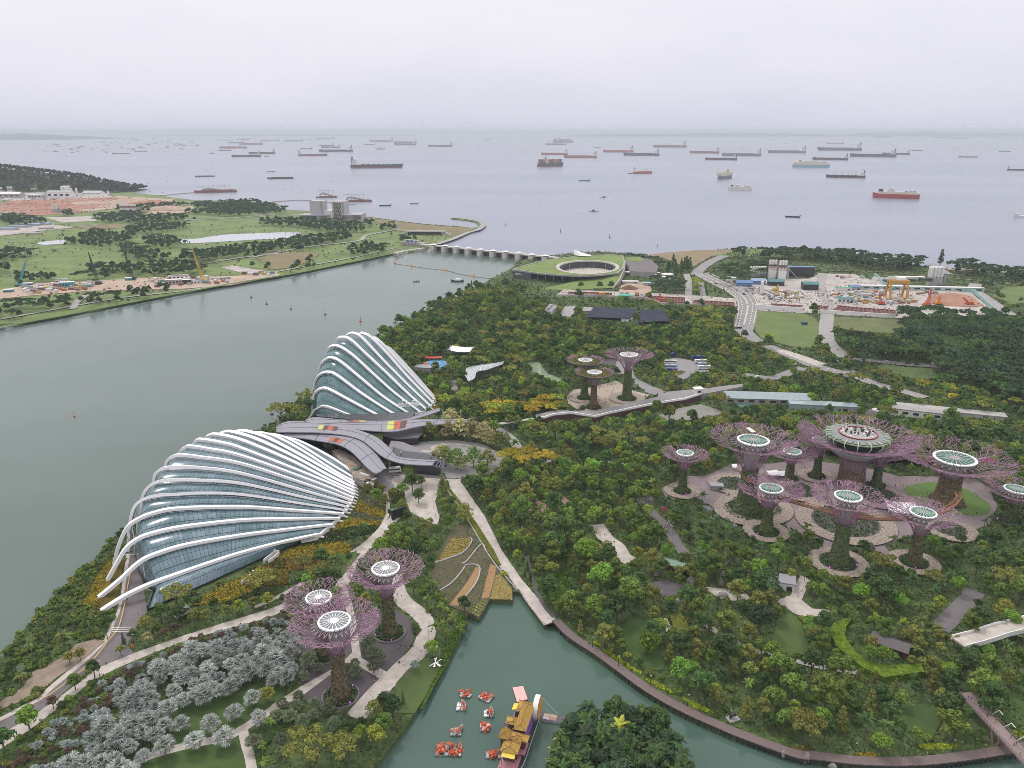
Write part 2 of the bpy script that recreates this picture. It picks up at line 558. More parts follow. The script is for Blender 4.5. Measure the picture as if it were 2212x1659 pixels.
# --- the near steel-tree court
sheet('plaza',gp(fM,[(400,1010),(560,880),(760,840),(1060,790),(1230,770),(1350,850),(1395,950),(1385,1060),(1290,1200),(1170,1290),(1100,1400),(1000,1520),(900,1590),(760,1660),(520,1640),(440,1560),(408,1430),(390,1180)]),M_asph_dark)
sheet('footpath',gp(fM,[(735,520),(690,600),(780,700),(830,900),(855,1150),(790,1215),(690,1290),(400,1450),(150,1610),(170,1659),(430,1520),(690,1325),(800,1270),(870,1245),(1050,1350),(1120,1400),(1175,1330),(935,1198),(895,900),(850,700),(800,560)]),M_conc)
lane('footpath',gp(fM,[(1225,470),(1245,600),(1300,700),(1400,780),(1475,850),(1505,950),(1480,1060),(1420,1160),(1310,1260),(1200,1370),(1080,1490),(980,1600),(880,1720)]),7.5,M_conc)
lane('footpath',gp(fM,[(770,560),(850,400),(960,250),(1080,160),(1160,60),(1240,-40)]),5.5,M_conc)
lane('footpath',gp(fK,[(660,1420),(850,1310),(980,1190),(1045,1090),(1062,1010),(1055,930),(1035,880)]),2.2,M_conc)
lane('footpath',gp(fM,[(0,760),(160,690),(400,560),(600,430),(760,330)]),2.2,M_conc)
sheet('lawn',gp(fM,[(400,540),(520,440),(700,340),(830,270),(930,285),(860,380),(760,500),(700,510),(560,520)]),M_grass,clear=False)
sheet('lawn',gp(fM,[(1235,1500),(1235,1420),(1340,1300),(1480,1200),(1560,1210),(1640,1260),(1560,1400),(1490,1540),(1400,1680),(1250,1680)]),M_grass,clear=True)
sheet('plaza',gp(fK,[(1085,790),(1108,757),(1190,745),(1380,770),(1500,776),(1640,777),(1650,810),(1750,980),(2040,1500),(1960,1500),(1700,1010),(1562,866),(1540,795),(1475,795),(1460,880),(1435,960),(1455,1040),(1470,1080),(1450,1150),(1350,1100),(1240,1040),(1200,960),(1195,900),(1120,850)]),M_conc)
sheet('promenade',gp(fO,[(385,540),(430,600),(570,800),(690,1040),(840,1260),(1095,1560),(1000,1592),(870,1420),(810,1330),(700,1180),(570,1000),(460,850),(330,650),(310,560)]),M_conc)
sheet('road',gp(fK,[(880,800),(950,755),(1070,752),(1106,757),(1083,790),(1118,850),(1090,870),(1050,900),(1000,850),(930,830)]),M_asph_pale)
sheet('road',gp(fK,[(1100,500),(1400,480),(1600,470),(1800,500),(1950,570),(2050,640),(1900,700),(1900,735),(1700,760),(1640,775),(1380,768),(1190,744),(1080,750),(940,752),(900,690),(1000,600)]),M_asph_pale)
lane('footpath',gp(fK,[(1100,530),(1400,560),(1420,520),(1560,500),(1750,520),(1900,560)]),2.5,M_conc)
lane('footpath',gp(fO,[(640,150),(760,230),(800,290),(815,330)]),6.5,M_conc_grey)
lane('footpath',gp(fO,[(1000,410),(1150,375),(1300,390),(1500,412),(1700,430)]),3.0,M_conc_grey)
lane('footpath',gp(fO,[(1380,860),(1450,960),(1530,1020),(1570,1090),(1640,1130)]),8,M_conc)
lane('footpath',gp(fO,[(870,680),(930,690),(1010,740),(920,770),(880,730)]),4,mat('red_paving',(0.27,0.17,0.14),0.9,var=0.2,scale=0.4))
lane('footpath',gp(fO,[(1080,640),(1130,670),(1180,730),(1130,790)]),4,MATS['red_paving'])
lane('footpath',gp(fO,[(870,1050),(900,1200),(940,1330),(1000,1450),(1070,1535)]),1.6,M_asph_dark)
sheet('bare_ground',gp(fL,[(260,900),(330,865),(520,770),(600,680),(760,640),(830,655),(690,775),(560,870),(440,950),(390,1000),(150,1140),(0,1200),(0,1140),(190,1015)]),mat('sandy_ground',(.245,.19,.145),.95,var=.3,scale=.2))
# --- grove court
sheet('plaza',gp(fP,[(400,470),(560,400),(780,400),(950,372),(1100,395),(1300,420),(1500,470),(1760,475),(1930,480),(2010,540),(2060,640),(2020,740),(1900,790),(1850,800),(1700,780),(1480,840),(1420,870),(1500,960),(1470,985),(1340,870),(1210,850),(1215,900),(1310,985),(1040,985),(1060,900),(1075,835),(880,790),(850,730),(640,740),(560,700),(430,640),(370,600),(180,600),(150,540),(300,470)]),M_mauve)
sheet('lawn',gp(fP,[(1528,548),(1600,515),(1720,505),(1860,535),(1960,590),(2020,640),(2000,690),(1900,695),(1800,680),(1700,640),(1590,600)]),mat('bright_grass',(0.105,0.18,0.04),0.95,var=0.15,scale=0.2),smooth=True)
lane('footpath',gp(fP,[(120,720),(200,790),(240,860),(290,920)]),6,M_asph)
lane('footpath',gp(fP,[(20,600),(80,660),(160,740)]),5,M_asph)
lane('footpath',gp(fR,[(130,350),(250,330),(300,250),(350,150)]),5,M_conc)
sheet('plaza',gp(fR,[(130,350),(200,300),(300,320),(400,400),(545,410),(500,460),(330,460),(260,440),(190,390)]),M_conc)
sheet('plaza',gp(fQ,[(1195,440),(1290,450),(1500,470),(1580,545),(1420,555),(1290,520),(1215,470)]),M_conc)
sheet('plaza',gp(fQ,[(740,410),(850,385),(1000,420),(1110,450),(1110,480),(1000,480),(930,520),(800,520)]),M_asph_dark)
lane('footpath',gp(fQ,[(860,700),(900,800),(950,900)]),2.6,M_conc)
lane('footpath',gp(fQ,[(1190,740),(1320,830),(1430,885),(1600,960),(1870,1050)]),3.0,M_conc_grey)
lane('footpath',gp(fR,[(-20,740),(200,800),(480,865),(760,910)]),2.6,M_conc_grey)
lane('footpath',gp(fR,[(1400,560),(1520,450),(1620,350),(1690,260)]),8,M_asph)
sheet('lawn',gp(fR,[(120,520),(200,440),(300,480),(340,620),(380,720),(300,790),(180,780),(60,700)]),M_grass,clear=True)
sheet('lawn',gp(fR,[(1800,1180),(1900,1080),(2078,1000),(2078,1400),(1960,1330),(1860,1240)]),M_grass_dark,clear=False)
sheet('lawn',gp(fQ,[(560,700),(720,720),(700,900),(850,980),(860,1120),(700,1120),(560,980),(480,880)]),M_grass_dark,clear=True)
sheet('lawn',gp(fR,[(1130,1180),(1380,1180),(1420,1300),(1350,1430),(1150,1380),(1080,1250)]),M_grass_dark,clear=True)
# --- terraced field
CROPS=[]
sheet('field',gp(fO,[(180,1260),(215,1100),(330,900),(400,860),(470,880),(560,1010),(640,1150),(770,1340),(772,1412),(605,1405),(560,1490),(525,1540),(440,1500),(310,1455),(240,1350)]),mat('field_soil',(0.088,0.078,0.042),0.95,var=0.4,scale=0.6))
for nm,pl,m,cc,h in(('gold',[(215,1135),(330,960),(460,960),(472,985),(410,1062),(300,1105)],mat('straw_soil',(0.22,0.17,0.05),0.95,var=0.3,scale=0.8),'gold',0.9),('strip',[(310,1450),(450,1270),(500,1180),(522,1160),(535,1200),(500,1300),(370,1452)],mat('bare_field',(0.30,0.18,0.085),0.95,var=0.25,scale=0.8),'straw',0.3),('strip2',[(550,1345),(610,1150),(652,1170),(640,1250),(600,1392),(545,1402)],MATS['bare_field'],'straw',0.4),('straw',[(608,1402),(650,1235),(682,1222),(768,1335),(768,1406)],MATS['straw_soil'],'straw',0.7),('young',[(465,1497),(540,1412),(598,1396),(556,1486),(522,1532)],MATS['field_soil'],'young',0.8),('green',[(420,880),(465,885),(550,1010),(480,1080),(470,985),(440,950)],MATS['field_soil'],'green',0.7),('green',[(250,1350),(420,1180),(500,1165),(440,1270),(310,1445)],MATS['field_soil'],'green',0.6),('green',[(380,1460),(510,1300),(560,1070),(612,1130),(545,1400),(460,1495)],MATS['field_soil'],'green',0.6),('green',[(205,1160),(420,1065),(500,1020),(430,1150),(240,1330)],MATS['field_soil'],'green',0.5)):
 q=gp(fO,pl)
 sheet('field',q,m,clear=False)
 CROPS.append((Zone(xy(q)),cc,h))
 # --- gold court, raised drive, coach park, nurseries
sheet('plaza',gp(fH,[(665,1235),(720,1180),(850,1160),(1060,1110),(1200,1190),(1330,1222),(1200,1290),(1000,1345),(760,1340),(680,1300)]),mat('beige_paving',(0.41,0.34,0.27),0.9,var=0.2,scale=0.4))
sheet('road',gp(fH,[(1060,1050),(1055,960),(1085,920),(1245,938),(1185,1000),(1205,1080),(1330,1148),(1460,1193),(1400,1232),(1300,1205),(1190,1120),(1170,1060)]),M_asph_pale)
sheet('road',gp(fH,[(930,960),(990,935),(1060,940),(1058,1000),(1000,1010)]),M_asph_dark)
sheet('parking',gp(fH,[(1440,950),(1520,925),(1640,945),(1700,965),(1785,955),(1795,1035),(1690,1040),(1640,1075),(1590,1100),(1540,1080),(1510,1045),(1440,1040)]),M_asph_pale)
sheet('parking',gp(fH,[(465,585),(525,500),(600,508),(560,595)]),M_asph_pale)
sheet('parking',gp(fH,[(600,598),(650,520),(770,510),(740,562),(690,605)]),M_conc_grey)
sheet('playground',gp(fF,[(1330,500),(1360,455),(1440,435),(1540,455),(1530,500),(1500,540),(1440,500)]),mat('play_blue',(0.10,0.26,0.48),0.8,var=0.7,scale=0.35))
sheet('playground',gp(fF,[(1330,490),(1345,460),(1380,452),(1370,490)]),mat('play_orange',(0.52,0.17,0.09),0.8,var=0.2,scale=0.4))
sheet('lily_pond',gp(fS,[(960,365),(1050,355),(1080,400),(1120,450),(1230,490),(1210,520),(1110,500),(1080,470),(1000,430)]),mat('lily_water',(0.20,0.26,0.14),0.5,var=0.45,scale=0.2))
sheet('courtyard',gp(fH,[(1390,1385),(1480,1340),(1730,1295),(1880,1345),(1900,1370),(1790,1400),(1620,1420),(1440,1425)]),mat('roof_gravel',(0.235,0.225,0.20),0.95,var=0.2,scale=0.2))
sheet('pool',gp(fH,[(2000,1290),(2090,1262),(2212,1255),(2212,1300),(2040,1322)]),mat('teal_water',(0.10,0.22,0.21),0.2))
sheet('footpath',gp(fS,[(330,500),(380,490),(420,540),(400,590),(340,570)]),M_conc_grey)
# --- right-hand roads, fields and yards
sheet('field',gp(fI,[(135,538),(515,560),(600,590),(660,680),(640,790),(590,832),(420,812),(200,760),(140,690)]),mat('field_grass',(0.115,0.155,0.042),0.95,var=0.2,scale=0.04))
sheet('field',gp(fI,[(725,582),(920,592),(1230,602),(1310,660),(1280,712),(900,702),(740,650)]),mat('field_grass2',(0.12,0.14,0.05),0.95,var=0.35,scale=0.05))
sheet('construction_yard',gp(fI,[(135,535),(130,400),(0,360),(80,300),(560,290),(640,250),(900,255),(1030,300),(1060,268),(1170,350),(1800,395),(1960,525),(1900,575),(1220,595),(700,565)]),M_yard)
sheet('field',gp(fI,[(1960,425),(2060,360),(2300,340),(2300,470),(2110,488),(2000,440)]),MATS['field_grass'])
sheet('lawn',gp(fI,[(1060,960),(1500,985),(1560,1060),(1400,1075),(1130,1000)]),M_grass)
sheet('construction_yard',gp(fC,[(360,1400),(430,1350),(800,1365),(1300,1385),(1750,1420),(1760,1480),(1540,1480),(1180,1465),(1050,1425),(700,1405)]),M_yard)
sheet('construction_yard',gp(fC,[(850,1370),(870,1320),(960,1290),(1080,1300),(1110,1350),(1080,1385)]),M_sand)
sheet('beach',gp(fC,[(1050,1088),(1200,1066),(1420,1049),(1640,1044),(1800,1036),(1790,1060),(1560,1095),(1430,1170),(1330,1160),(1200,1110)]),mat('brown_scrub',(0.235,0.175,0.10),0.95,var=0.25,scale=0.03))
sheet('lawn',gp(fC,[(1790,1042),(2000,1035),(2147,1050),(2147,1110),(1900,1095),(1640,1100),(1560,1090)]),M_grass_far,clear=False)
lane('road',gp(fC,[(1660,1090),(1560,1135),(1470,1200),(1450,1240)]),16,M_asph_pale)
lane('road',gp(fC,[(1440,1225),(1560,1290),(1680,1350),(1770,1410),(1800,1470),(1795,1530),(1770,1640)])+gp(fT,[(850,400),(930,480),(1060,550)]),11.5,M_asph_pale)
lane('road',gp(fC,[(1500,1225),(1640,1290),(1770,1345),(1850,1410),(1880,1470),(1875,1530),(1855,1620)])+gp(fT,[(950,430),(1010,500),(1090,550)]),11.5,M_asph_pale)
lane('road',gp(fC,[(1370,1230),(1390,1290),(1385,1400)]),9,M_conc_grey)
lane('road',gp(fC,[(1480,1290),(1500,1400)]),7,M_asph_pale)
lane('road',gp(fT,[(1160,590),(1300,650),(1450,720),(1620,790),(1760,830),(1900,870),(2080,920)]),13,M_asph_pale)
lane('road',gp(fT,[(1290,640),(1450,690),(1620,750),(1760,800)]),12,M_conc)
lane('road',gp(fT,[(900,900),(1060,930),(1250,940),(1420,880),(1560,830)]),10,M_asph_pale)
lane('road',gp(fI,[(700,560),(690,640),(690,720),(720,800),(780,850),(840,900)]),14,M_conc_grey)
lane('road',gp(fI,[(660,250),(650,330),(670,420),(700,470),(720,560)]),12,M_conc_grey)
lane('road',gp(fI,[(860,1000),(980,1070),(1130,1120),(1300,1165),(1450,1210)]),11,M_conc_grey)
lane('road',gp(fI,[(850,905),(1050,925),(1300,950),(1560,968)]),10,M_asph)
lane('road',gp(fI,[(1840,330),(1830,380),(1900,430),(2000,500),(2100,570)]),15,M_conc_grey)
lane('road',gp(fI,[(1490,170),(1560,210),(1640,260)]),10,M_conc_grey)
lane('road',gp(fI,[(1610,205),(1680,225),(1900,220),(2240,255)]),10,M_sand)
lane('road',gp(fI,[(340,190),(620,225),(1100,240),(1500,275),(1800,300),(2212,345)]),5,M_grass_dry,clear=False)
# --- far bank
POND=mat('pond_water',(0.42,0.43,0.47),0.15)
for fr,pl in((fA,[(290,990),(430,972),(492,970),(490,995),(400,1003),(330,1006)]),(fB,[(-560,965),(-430,958),(-250,930),(0,918),(330,908),(345,930),(240,955),(0,966),(-300,985),(-540,992)])):
 WET.append(sheet('pond',gp(fr,pl),POND,smooth=True))
sheet('construction_yard',gp(fA,[(-80,1430),(-80,1370),(300,1300),(620,1290),(1300,1250),(1800,1248),(2120,1215),(2160,1240),(1760,1318),(1400,1345),(700,1360),(200,1400)]),M_sand)
sheet('construction_yard',gp(fA,[(1700,1180),(1780,1165),(2080,1215),(2130,1240),(1960,1250)]),M_yard)
for pl,m in(([(-100,740),(80,665),(500,645),(900,640),(1330,672),(1330,695),(1000,715),(700,745),(560,760),(300,780),(60,760)],M_red_earth),([(860,628),(1330,655),(1330,672),(900,642)],M_sand),([(350,795),(700,785),(745,820),(480,835)],M_yard),([(1120,765),(1250,722),(1480,708),(1515,740),(1300,775)],M_sand),([(600,735),(850,690),(1000,680),(900,720),(700,750)],M_sand),([(-100,910),(30,880),(400,850),(560,872),(400,890),(-100,945)],M_yard),([(-60,660),(200,600),(850,610),(860,640),(500,650),(100,665)],M_yard)):
 sheet('construction_yard',gp(fA,pl),m)
for fr,pl in((fB,[(30,1110),(160,1072),(440,1060),(500,1085),(380,1150),(250,1185),(130,1200)]),(fB,[(850,800),(1100,825),(1330,852),(1560,868),(1690,885),(1520,940),(1300,930),(1120,900),(1080,870),(930,830)]),(fA,[(560,870),(900,840),(1000,870),(700,890)])):
 sheet('field',gp(fr,pl),M_grass_dry)
for fr,ln,w in((fA,[(-60,1590),(200,1545),(500,1490),(950,1412),(1400,1362),(1800,1300),(2140,1242)],5),(fB,[(130,1222),(300,1190),(500,1152),(760,1105),(950,1060),(1090,1030)],5),(fA,[(1600,1145),(1850,1105),(2147,1070)],8),(fB,[(0,1100),(300,1040),(500,1010),(800,975),(860,935),(1000,905),(1130,885)],8),(fA,[(-60,945),(300,900),(560,865),(800,845)],6),(fA,[(1420,812),(1700,805),(2147,770)],8),(fB,[(850,787),(1100,818),(1330,846),(1560,862)],7),(fB,[(0,775),(200,770),(380,775)],8),(fA,[(560,1500),(600,1440),(700,1370)],8),(fA,[(-60,740),(200,790),(420,850)],10)):
 lane('footpath',gp(fr,ln),w,M_conc_grey)
lane('embankment',gp(fB,[(1400,1002),(1530,960),(1640,912),(1720,890),(1755,865),(1760,842),(1720,822),(1620,805),(1520,798)]),12,M_conc_grey)
lane('embankment',gp(fX,[(-80,722),(130,684),(300,651),(500,614),(650,589),(845,549)]),7,mat('mown_bank',(0.10,0.155,0.035),0.95,var=0.3,scale=0.04),clear=True)
for fr,ln,w in((fB,[(160,668),(330,655),(500,660),(700,690),(780,690)],16),(fA,[(1240,622),(1400,605),(1600,592),(1780,590)],14)):
 L=gp(fr,ln)
 tag(MB().wall(L,w,-3.5,0.4).build('breakwater',M_stone),'grey rubble breakwater reaching out to the moored barges %s'%('beside the two-tower block' if fr is fB else 'off the wooded hill'),'breakwater')
def far_hills(name,x0,x1,dist,hs,seed):
 r=random.Random(seed)
 n=60
 rows=[]
 for j,(d,k) in enumerate(((0,0.0),(900,0.75),(2200,1.0),(4200,0.0))):
  row=[]
  for i in range(n+1):
   t=i/n
   px=x0+(x1-x0)*t
   y=dist+d
   x=(px-PW/2)*(dist/FOC)
   h=np.interp(t,[q[0] for q in hs],[q[1] for q in hs])*(0.75+0.5*r.random())
   row.append((x,y,-3+max(0,h)*k))
  rows.append(row)
 tag(MB().grid(rows).build(name,mat('far_wood',(0.035,0.055,0.04),0.95)),kind='structure')
far_hills('hills',1215,2500,30000,[(0,0),(.03,60),(.2,110),(.33,130),(.45,80),(.6,150),(.72,110),(.85,170),(1,150)],1)
far_hills('hills',-300,175,19000,[(0,120),(.5,130),(.8,90),(.93,60),(1,0)],2)
far_hills('hills',300,900,34000,[(0,0),(.3,40),(.6,50),(1,0)],3)
# ------------------------------------------------------------------ the two glass domes
def glass_mat(name,c1,c2):
 m=bpy.data.materials.new(name)
 m.use_nodes=True
 t=m.node_tree
 b=t.nodes['Principled BSDF']
 b.inputs['Roughness'].default_value=0.2
 b.inputs['IOR'].default_value=1.5
 uv=nd(t,'ShaderNodeUVMap')
 br=nd(t,'ShaderNodeTexBrick',offset=0.0,squash=1.0)
 br.inputs['Scale'].default_value=1.0
 br.inputs['Mortar Size'].default_value=0.045
 br.inputs['Brick Width'].default_value=1.0
 br.inputs['Row Height'].default_value=1.0
 br.inputs['Color1'].default_value=(*c1,1)
 br.inputs['Color2'].default_value=(*c2,1)
 br.inputs['Mortar'].default_value=(0.035,0.045,0.055,1)
 t.links.new(uv.outputs[0],br.inputs['Vector'])
 gm=nd(t,'ShaderNodeNewGeometry')
 n1=nd(t,'ShaderNodeTexNoise',inp={'Scale':0.11,'Detail':5.0,'Roughness':0.6})
 t.links.new(gm.outputs['Position'],n1.inputs['Vector'])
 rr=ramp(t,[(0.35,(0.55,0.72,0.66)),(0.62,(1.15,1.1,1.12))])
 t.links.new(n1.outputs[0],rr.inputs[0])
 mm=nd(t,'ShaderNodeMix',data_type='RGBA',blend_type='MULTIPLY')
 mm.inputs[0].default_value=1.0
 t.links.new(br.outputs[0],mm.inputs[6])
 t.links.new(rr.outputs[0],mm.inputs[7])
 t.links.new(mm.outputs[2],b.inputs['Base Color'])
 MATS[name]=m
 return m
def dome(label,sts,near,far,glassm,rib_r,inset,gap,sub=5):
 cx=sum((s[0][0]+s[1][0])/2 for s in sts)/len(sts)
 cy=sum((s[0][1]+s[1][1])/2 for s in sts)/len(sts)
 O=Vector((cx,cy,0))
 root=empty('glass_dome',O,0,label,'conservatory')
 CLEAR.append(Zone([(s[0][0],s[0][1]) for s in sts]+[far[0][:2],far[1][:2]]+[(s[1][0]+2,s[1][1]) for s in sts[::-1]]+[(near[1][0]+2,near[1][1]-2),(near[0][0],near[0][1]-3)]))
 NV=44
 ts=[0.5*(1-math.cos(math.pi*(i/NV)**1.35))*0.55+0.45*(i/NV) for i in range(NV+1)]
 def curve(prof):
  c=smooth_line([Vector((t,0,h)) for t,h in prof],10)
  xs=np.maximum.accumulate(np.array([p.x for p in c])+np.arange(len(c))*1e-9)
  return xs,np.array([p.z for p in c])
 curves=[curve(s[2]) for s in sts]
 INS=[.22,.18,.125,.09,.065,.05] if len(sts)>12 else[.1,.08,.06]
 INS+=[inset]*len(sts)
 gfn=lambda t,k:(np.interp(INS[k]+(.985-INS[k])*t,*curves[k])*.97-gap)*min(1,(t+.002)/.035)**.6
 for k,(L,Rr,prof) in enumerate(sts):
  L,Rr=Vector((L[0],L[1],0)),Vector((Rr[0],Rr[1],0))
  c=smooth_line([Vector((t,0,h)) for t,h in prof],7)
  pts=[L.lerp(Rr,p.x)+Vector((0,0,p.z))-O for p in c]
  rs=[rib_r*(1.12-0.35*min(1,p.x)) for p in c]
  rb=MB().tube(pts,rs,4,squash=0.62).build('rib',M_white,root)
  st=MB()
  xs,hs=curves[k]
  def shell(t):
   q=L.lerp(Rr,INS[k]+(0.985-INS[k])*t)
   return Vector((q.x,q.y,max(0.3,gfn(t,k))))-O
  for i in range(1,14):
   t=0.12+i*0.062
   h=np.interp(t,xs,hs)
   p=L.lerp(Rr,t)+Vector((0,0,h-0.3))-O
   st.tube([p,shell(max(0,(t-INS[k])/(0.985-INS[k])))],0.15,4)
  lo=[] if k<3 else[p for p in c if p.x<0.2 and p.z>4]
  step=max(1,len(lo)//8)
  for i in range(0,len(lo)-step,step):
   a=L.lerp(Rr,lo[i].x)+Vector((0,0,lo[i].z))-O
   b=L.lerp(Rr,lo[i+step].x)+Vector((0,0,lo[i+step].z))-O
   s_=shell(max(0.0,(lo[i].x-INS[k])/(.985-INS[k])))
   st.tube([a,s_],0.17,4)
   st.tube([s_,b],0.17,4)
  st.tube([shell(max(0.01,(.06+q*.06-INS[k])/(0.985-INS[k])))+Vector((0,0,.15)) for q in range(15)],.12,4)
  st.build('lattice',M_white,rb)
  ft=MB().box(Rr-O+Vector((0,0,2.4)),(2.6,1.6,1.6),math.atan2((Rr-L).y,(Rr-L).x))
  ft.tube([Rr-O+Vector((0,0,1.8)),Rr-O+(Rr-L).normalized()*3+Vector((0,0,0.2))],[0.7,0.5],6)
  ft.build('anchor',M_white,rb)
 full=[(near[0],near[1],near[2])]+[(s[0],s[1],None) for s in sts]+[(far[0],far[1],far[2])]
 rows,us=[],[]
 def station(i):
  a=full[i]
  L,Rr=Vector((a[0][0],a[0][1],0)),Vector((a[1][0],a[1][1],0))
  out_=[]
  for t in ts:
   if a[2]is None:
    ins=INS[i-1]
    h=gfn(t,i-1)
    q=L.lerp(Rr,ins+(0.985-ins)*t)
   else :
    h=a[2]
    q=L.lerp(Rr,t)
   out_.append(Vector((q.x,q.y,max(0.2,h))))
  return out_
 stn=[station(i) for i in range(len(full))]
 for i in range(len(full)-1):
  last=i==len(full)-2
  for s_ in range(sub+(1 if last else 0)):
   f=s_/sub
   bul=math.sin(math.pi*f)*(1.5 if 0<i<len(full)-2 else 2.2)
   row=[]
   for j in range(NV+1):
    p=stn[i][j].lerp(stn[i+1][j],f)
    edge=min(1.0,j/5,(NV-j)/5)
    row.append(p+Vector((0,0,bul*edge))-O)
   rows.append(row)
   us.append(i*4+f*4)
 mb=MB().grid(rows)
 sh=mb.build('glass_shell',glassm,root,smooth=True)
 me=sh.data
 uvl=me.uv_layers.new(name='UVMap')
 n=NV+1
 idx=np.zeros(len(me.loops),dtype=np.int32)
 me.loops.foreach_get('vertex_index',idx)
 vv=np.array(ts)*46
 uvs=np.stack([np.array(us)[idx//n]*0.75,vv[idx%n]],1).astype(np.float32)
 uvl.data.foreach_set('uv',uvs.ravel())
 base=[r[-1] for r in rows]
 MB().wall([(p.x+0.4,p.y) for p in base],1.2,-0.3,2.2).build('plinth',M_white_rough,root)
 base=[r[0] for r in rows]
 MB().wall([(p.x,p.y) for p in base],0.6,-0.3,3.0).build('plinth',M_dark,root)
 return root
ends=[(1252,2104),(1299,2066),(1328,2041),(1344,2022),(1358,2008),(1365,1994),(1374,1982),(1380,1969),(1384,1958),(1388,1945),(1390,1933),(1391,1920),(1391,1907),(1389,1895),(1386,1878),(1389,1860)]
prof=[[(0,0),(.1,3.4),(.2,5.2),(.31,5.8),(.47,6.3),(.62,6.3),(.8,5.2),(1,3)],[(0,0),(.09,5.8),(.16,11),(.22,13.2),(.36,13.8),(.59,10.9),(.8,7),(1,3)],[(0,0),(.05,8.1),(.09,13.8),(.14,17.2),(.21,18.4),(.33,18),(.57,14.4),(.8,8.5),(1,3)],[(0,0),(.03,9),(.07,17),(.11,20.5),(.18,22.7),(.29,22.8),(.55,17.5),(.8,9.5),(1,3)],[(0,0),(.02,12),(.05,22),(.09,26),(.15,27.2),(.23,26.4),(.34,25.1),(.52,21),(.8,10.5),(1,3)],[(0,0),(.015,14),(.03,23),(.07,28.3),(.12,30),(.19,29.7),(.3,28),(.49,23.6),(.8,11),(1,3)],[(0,0),(.01,16),(.025,27),(.06,31.5),(.13,32.3),(.26,30.7),(.46,25.7),(.8,11.5),(1,3)],[(0,0),(.01,18),(.025,30),(.07,33.6),(.12,33.9),(.21,32.3),(.43,27.3),(.8,12),(1,3)],[(0,0),(.012,18),(.03,30),(.07,33.6),(.1,34),(.2,32.4),(.39,28),(.8,12),(1,3)],[(0,0),(.02,18),(.04,29),(.07,32.6),(.11,33),(.22,31.5),(.35,28.2),(.8,11.5),(1,3)],[(0,0),(.02,17),(.05,28),(.09,31),(.14,31.5),(.3,29),(.6,19),(.85,8.5),(1,3)],[(0,0),(.03,16),(.07,25.5),(.12,28.2),(.19,28.8),(.35,26),(.6,18),(.85,8),(1,3)],[(0,0),(.05,15),(.1,22),(.17,25),(.25,25.3),(.4,23),(.65,15),(.85,8),(1,3)],[(0,0),(.07,12),(.15,18.5),(.24,20.8),(.32,21.2),(.42,20.3),(.61,15.3),(.85,7),(1,3)],[(0,0),(.1,9),(.2,14),(.32,16.5),(.45,16.5),(.6,13.5),(.8,8),(1,3)],[(0,0),(.15,6),(.3,10.5),(.45,12),(.54,11.9),(.7,10),(.86,7),(1,3)]]
lf=[(-175.8,281.8),(-181.9,291.7),(-184.8,305.4)]+[(-188.4+1.3*(k-4),318.8+12.6*(k-4)) for k in range(4,17)]
sts=[]
for k in range(16):
 e=G(ends[k][0]*K,ends[k][1]*K,3)
 sts.append((lf[k],(e.x,e.y),prof[k]))
n0,n1=G(*fJ(480,1362),1),G(*fJ(1500,905),1)
dome('wide low glass dome with sixteen white ribs, nearer one beside the reservoir',sts,((n0.x,n0.y),(n1.x,n1.y),1.2),((-150,482),(-97,424),2.0),glass_mat('blue_glass',(0.165,0.235,0.275),(0.12,0.19,0.225)),1.5,0.035,1.1)
LL=[(-145,515),(-146,527),(-151,541),(-149,552),(-146,563),(-141,572),(-136,582),(-130,592),(-122,600),(-112,606)]
re_=[(520,790),(705,778),(830,765),(925,745),(1000,720),(1060,705),(1085,670),(1110,645),(1118,612),(1112,585)]
cprof=[[(0,0),(.05,2.5),(.11,6.3),(.22,9.4),(.31,10.3),(.44,9.5),(.64,7.2),(1,3)],[(0,0),(.04,12.8),(.10,17.3),(.19,19.8),(.29,19.1),(.53,13.6),(.84,6.5),(1,3)],[(0,0),(.05,13.5),(.10,22),(.16,26.5),(.24,28.6),(.34,27.4),(.59,16.9),(.84,7.9),(1,3)],[(0,0),(.04,20),(.08,29.4),(.14,34.2),(.20,36.3),(.30,34.7),(.51,24.3),(.74,12.6),(1,3)],[(0,0),(.03,24),(.08,37.5),(.15,42.1),(.24,41.8),(.37,36.5),(.55,25.8),(.77,13.3),(1,3)],[(0,0),(.03,26),(.09,43),(.17,46.8),(.26,45.4),(.41,36.8),(.59,26.4),(.82,12.4),(1,3)],[(0,0),(.03,26),(.08,41.5),(.14,46.5),(.21,47.6),(.30,44.8),(.53,30.1),(.78,15.1),(1,3)],[(0,0),(.05,27),(.1,39),(.16,44.5),(.20,45.1),(.29,43.7),(.46,35.1),(.72,18.5),(1,3)],[(0,0),(.06,24),(.12,35),(.2,39.4),(.32,36.6),(.59,23.2),(1,3)],[(0,0),(.08,18),(.16,27),(.27,30.2),(.59,19.2),(1,3)]]
sts=[]
for k in range(10):
 e=G((1180+.47244*re_[k][0])*K,(1280+.47244*re_[k][1])*K,3)
 sts.append((LL[k],(e.x,e.y),cprof[k]))
dome('tall steep glass dome with ten white ribs, behind the grey wavy roof',sts,((-132,508),(-112,500),1.0),((-95,600),(-66,566),3.0),glass_mat('teal_glass',(0.125,0.22,0.235),(0.085,0.165,0.175)),1.4,0.03,1.2)
c=G(*fK(1225,195),9)
gn=empty('maintenance_gondola',c,0,'white cleaning gondola parked low on the ribs of the tall dome','gondola')
b=MB()
for dy in(-1.2,1.2):
 b.box((0,dy,0),(15,.35,.35),R(8));b.box((0,dy,1.6),(15,.35,.35),R(8))
for i in range(9):
 x=-7+i*1.75
 b.tube([(x,-1.2+x*.14,0),(x,-1.2+x*.14,1.6)],.15,4);b.tube([(x,1.2+x*.14,0),(x,1.2+x*.14,1.6)],.15,4)
b.build('frame',M_white,gn)
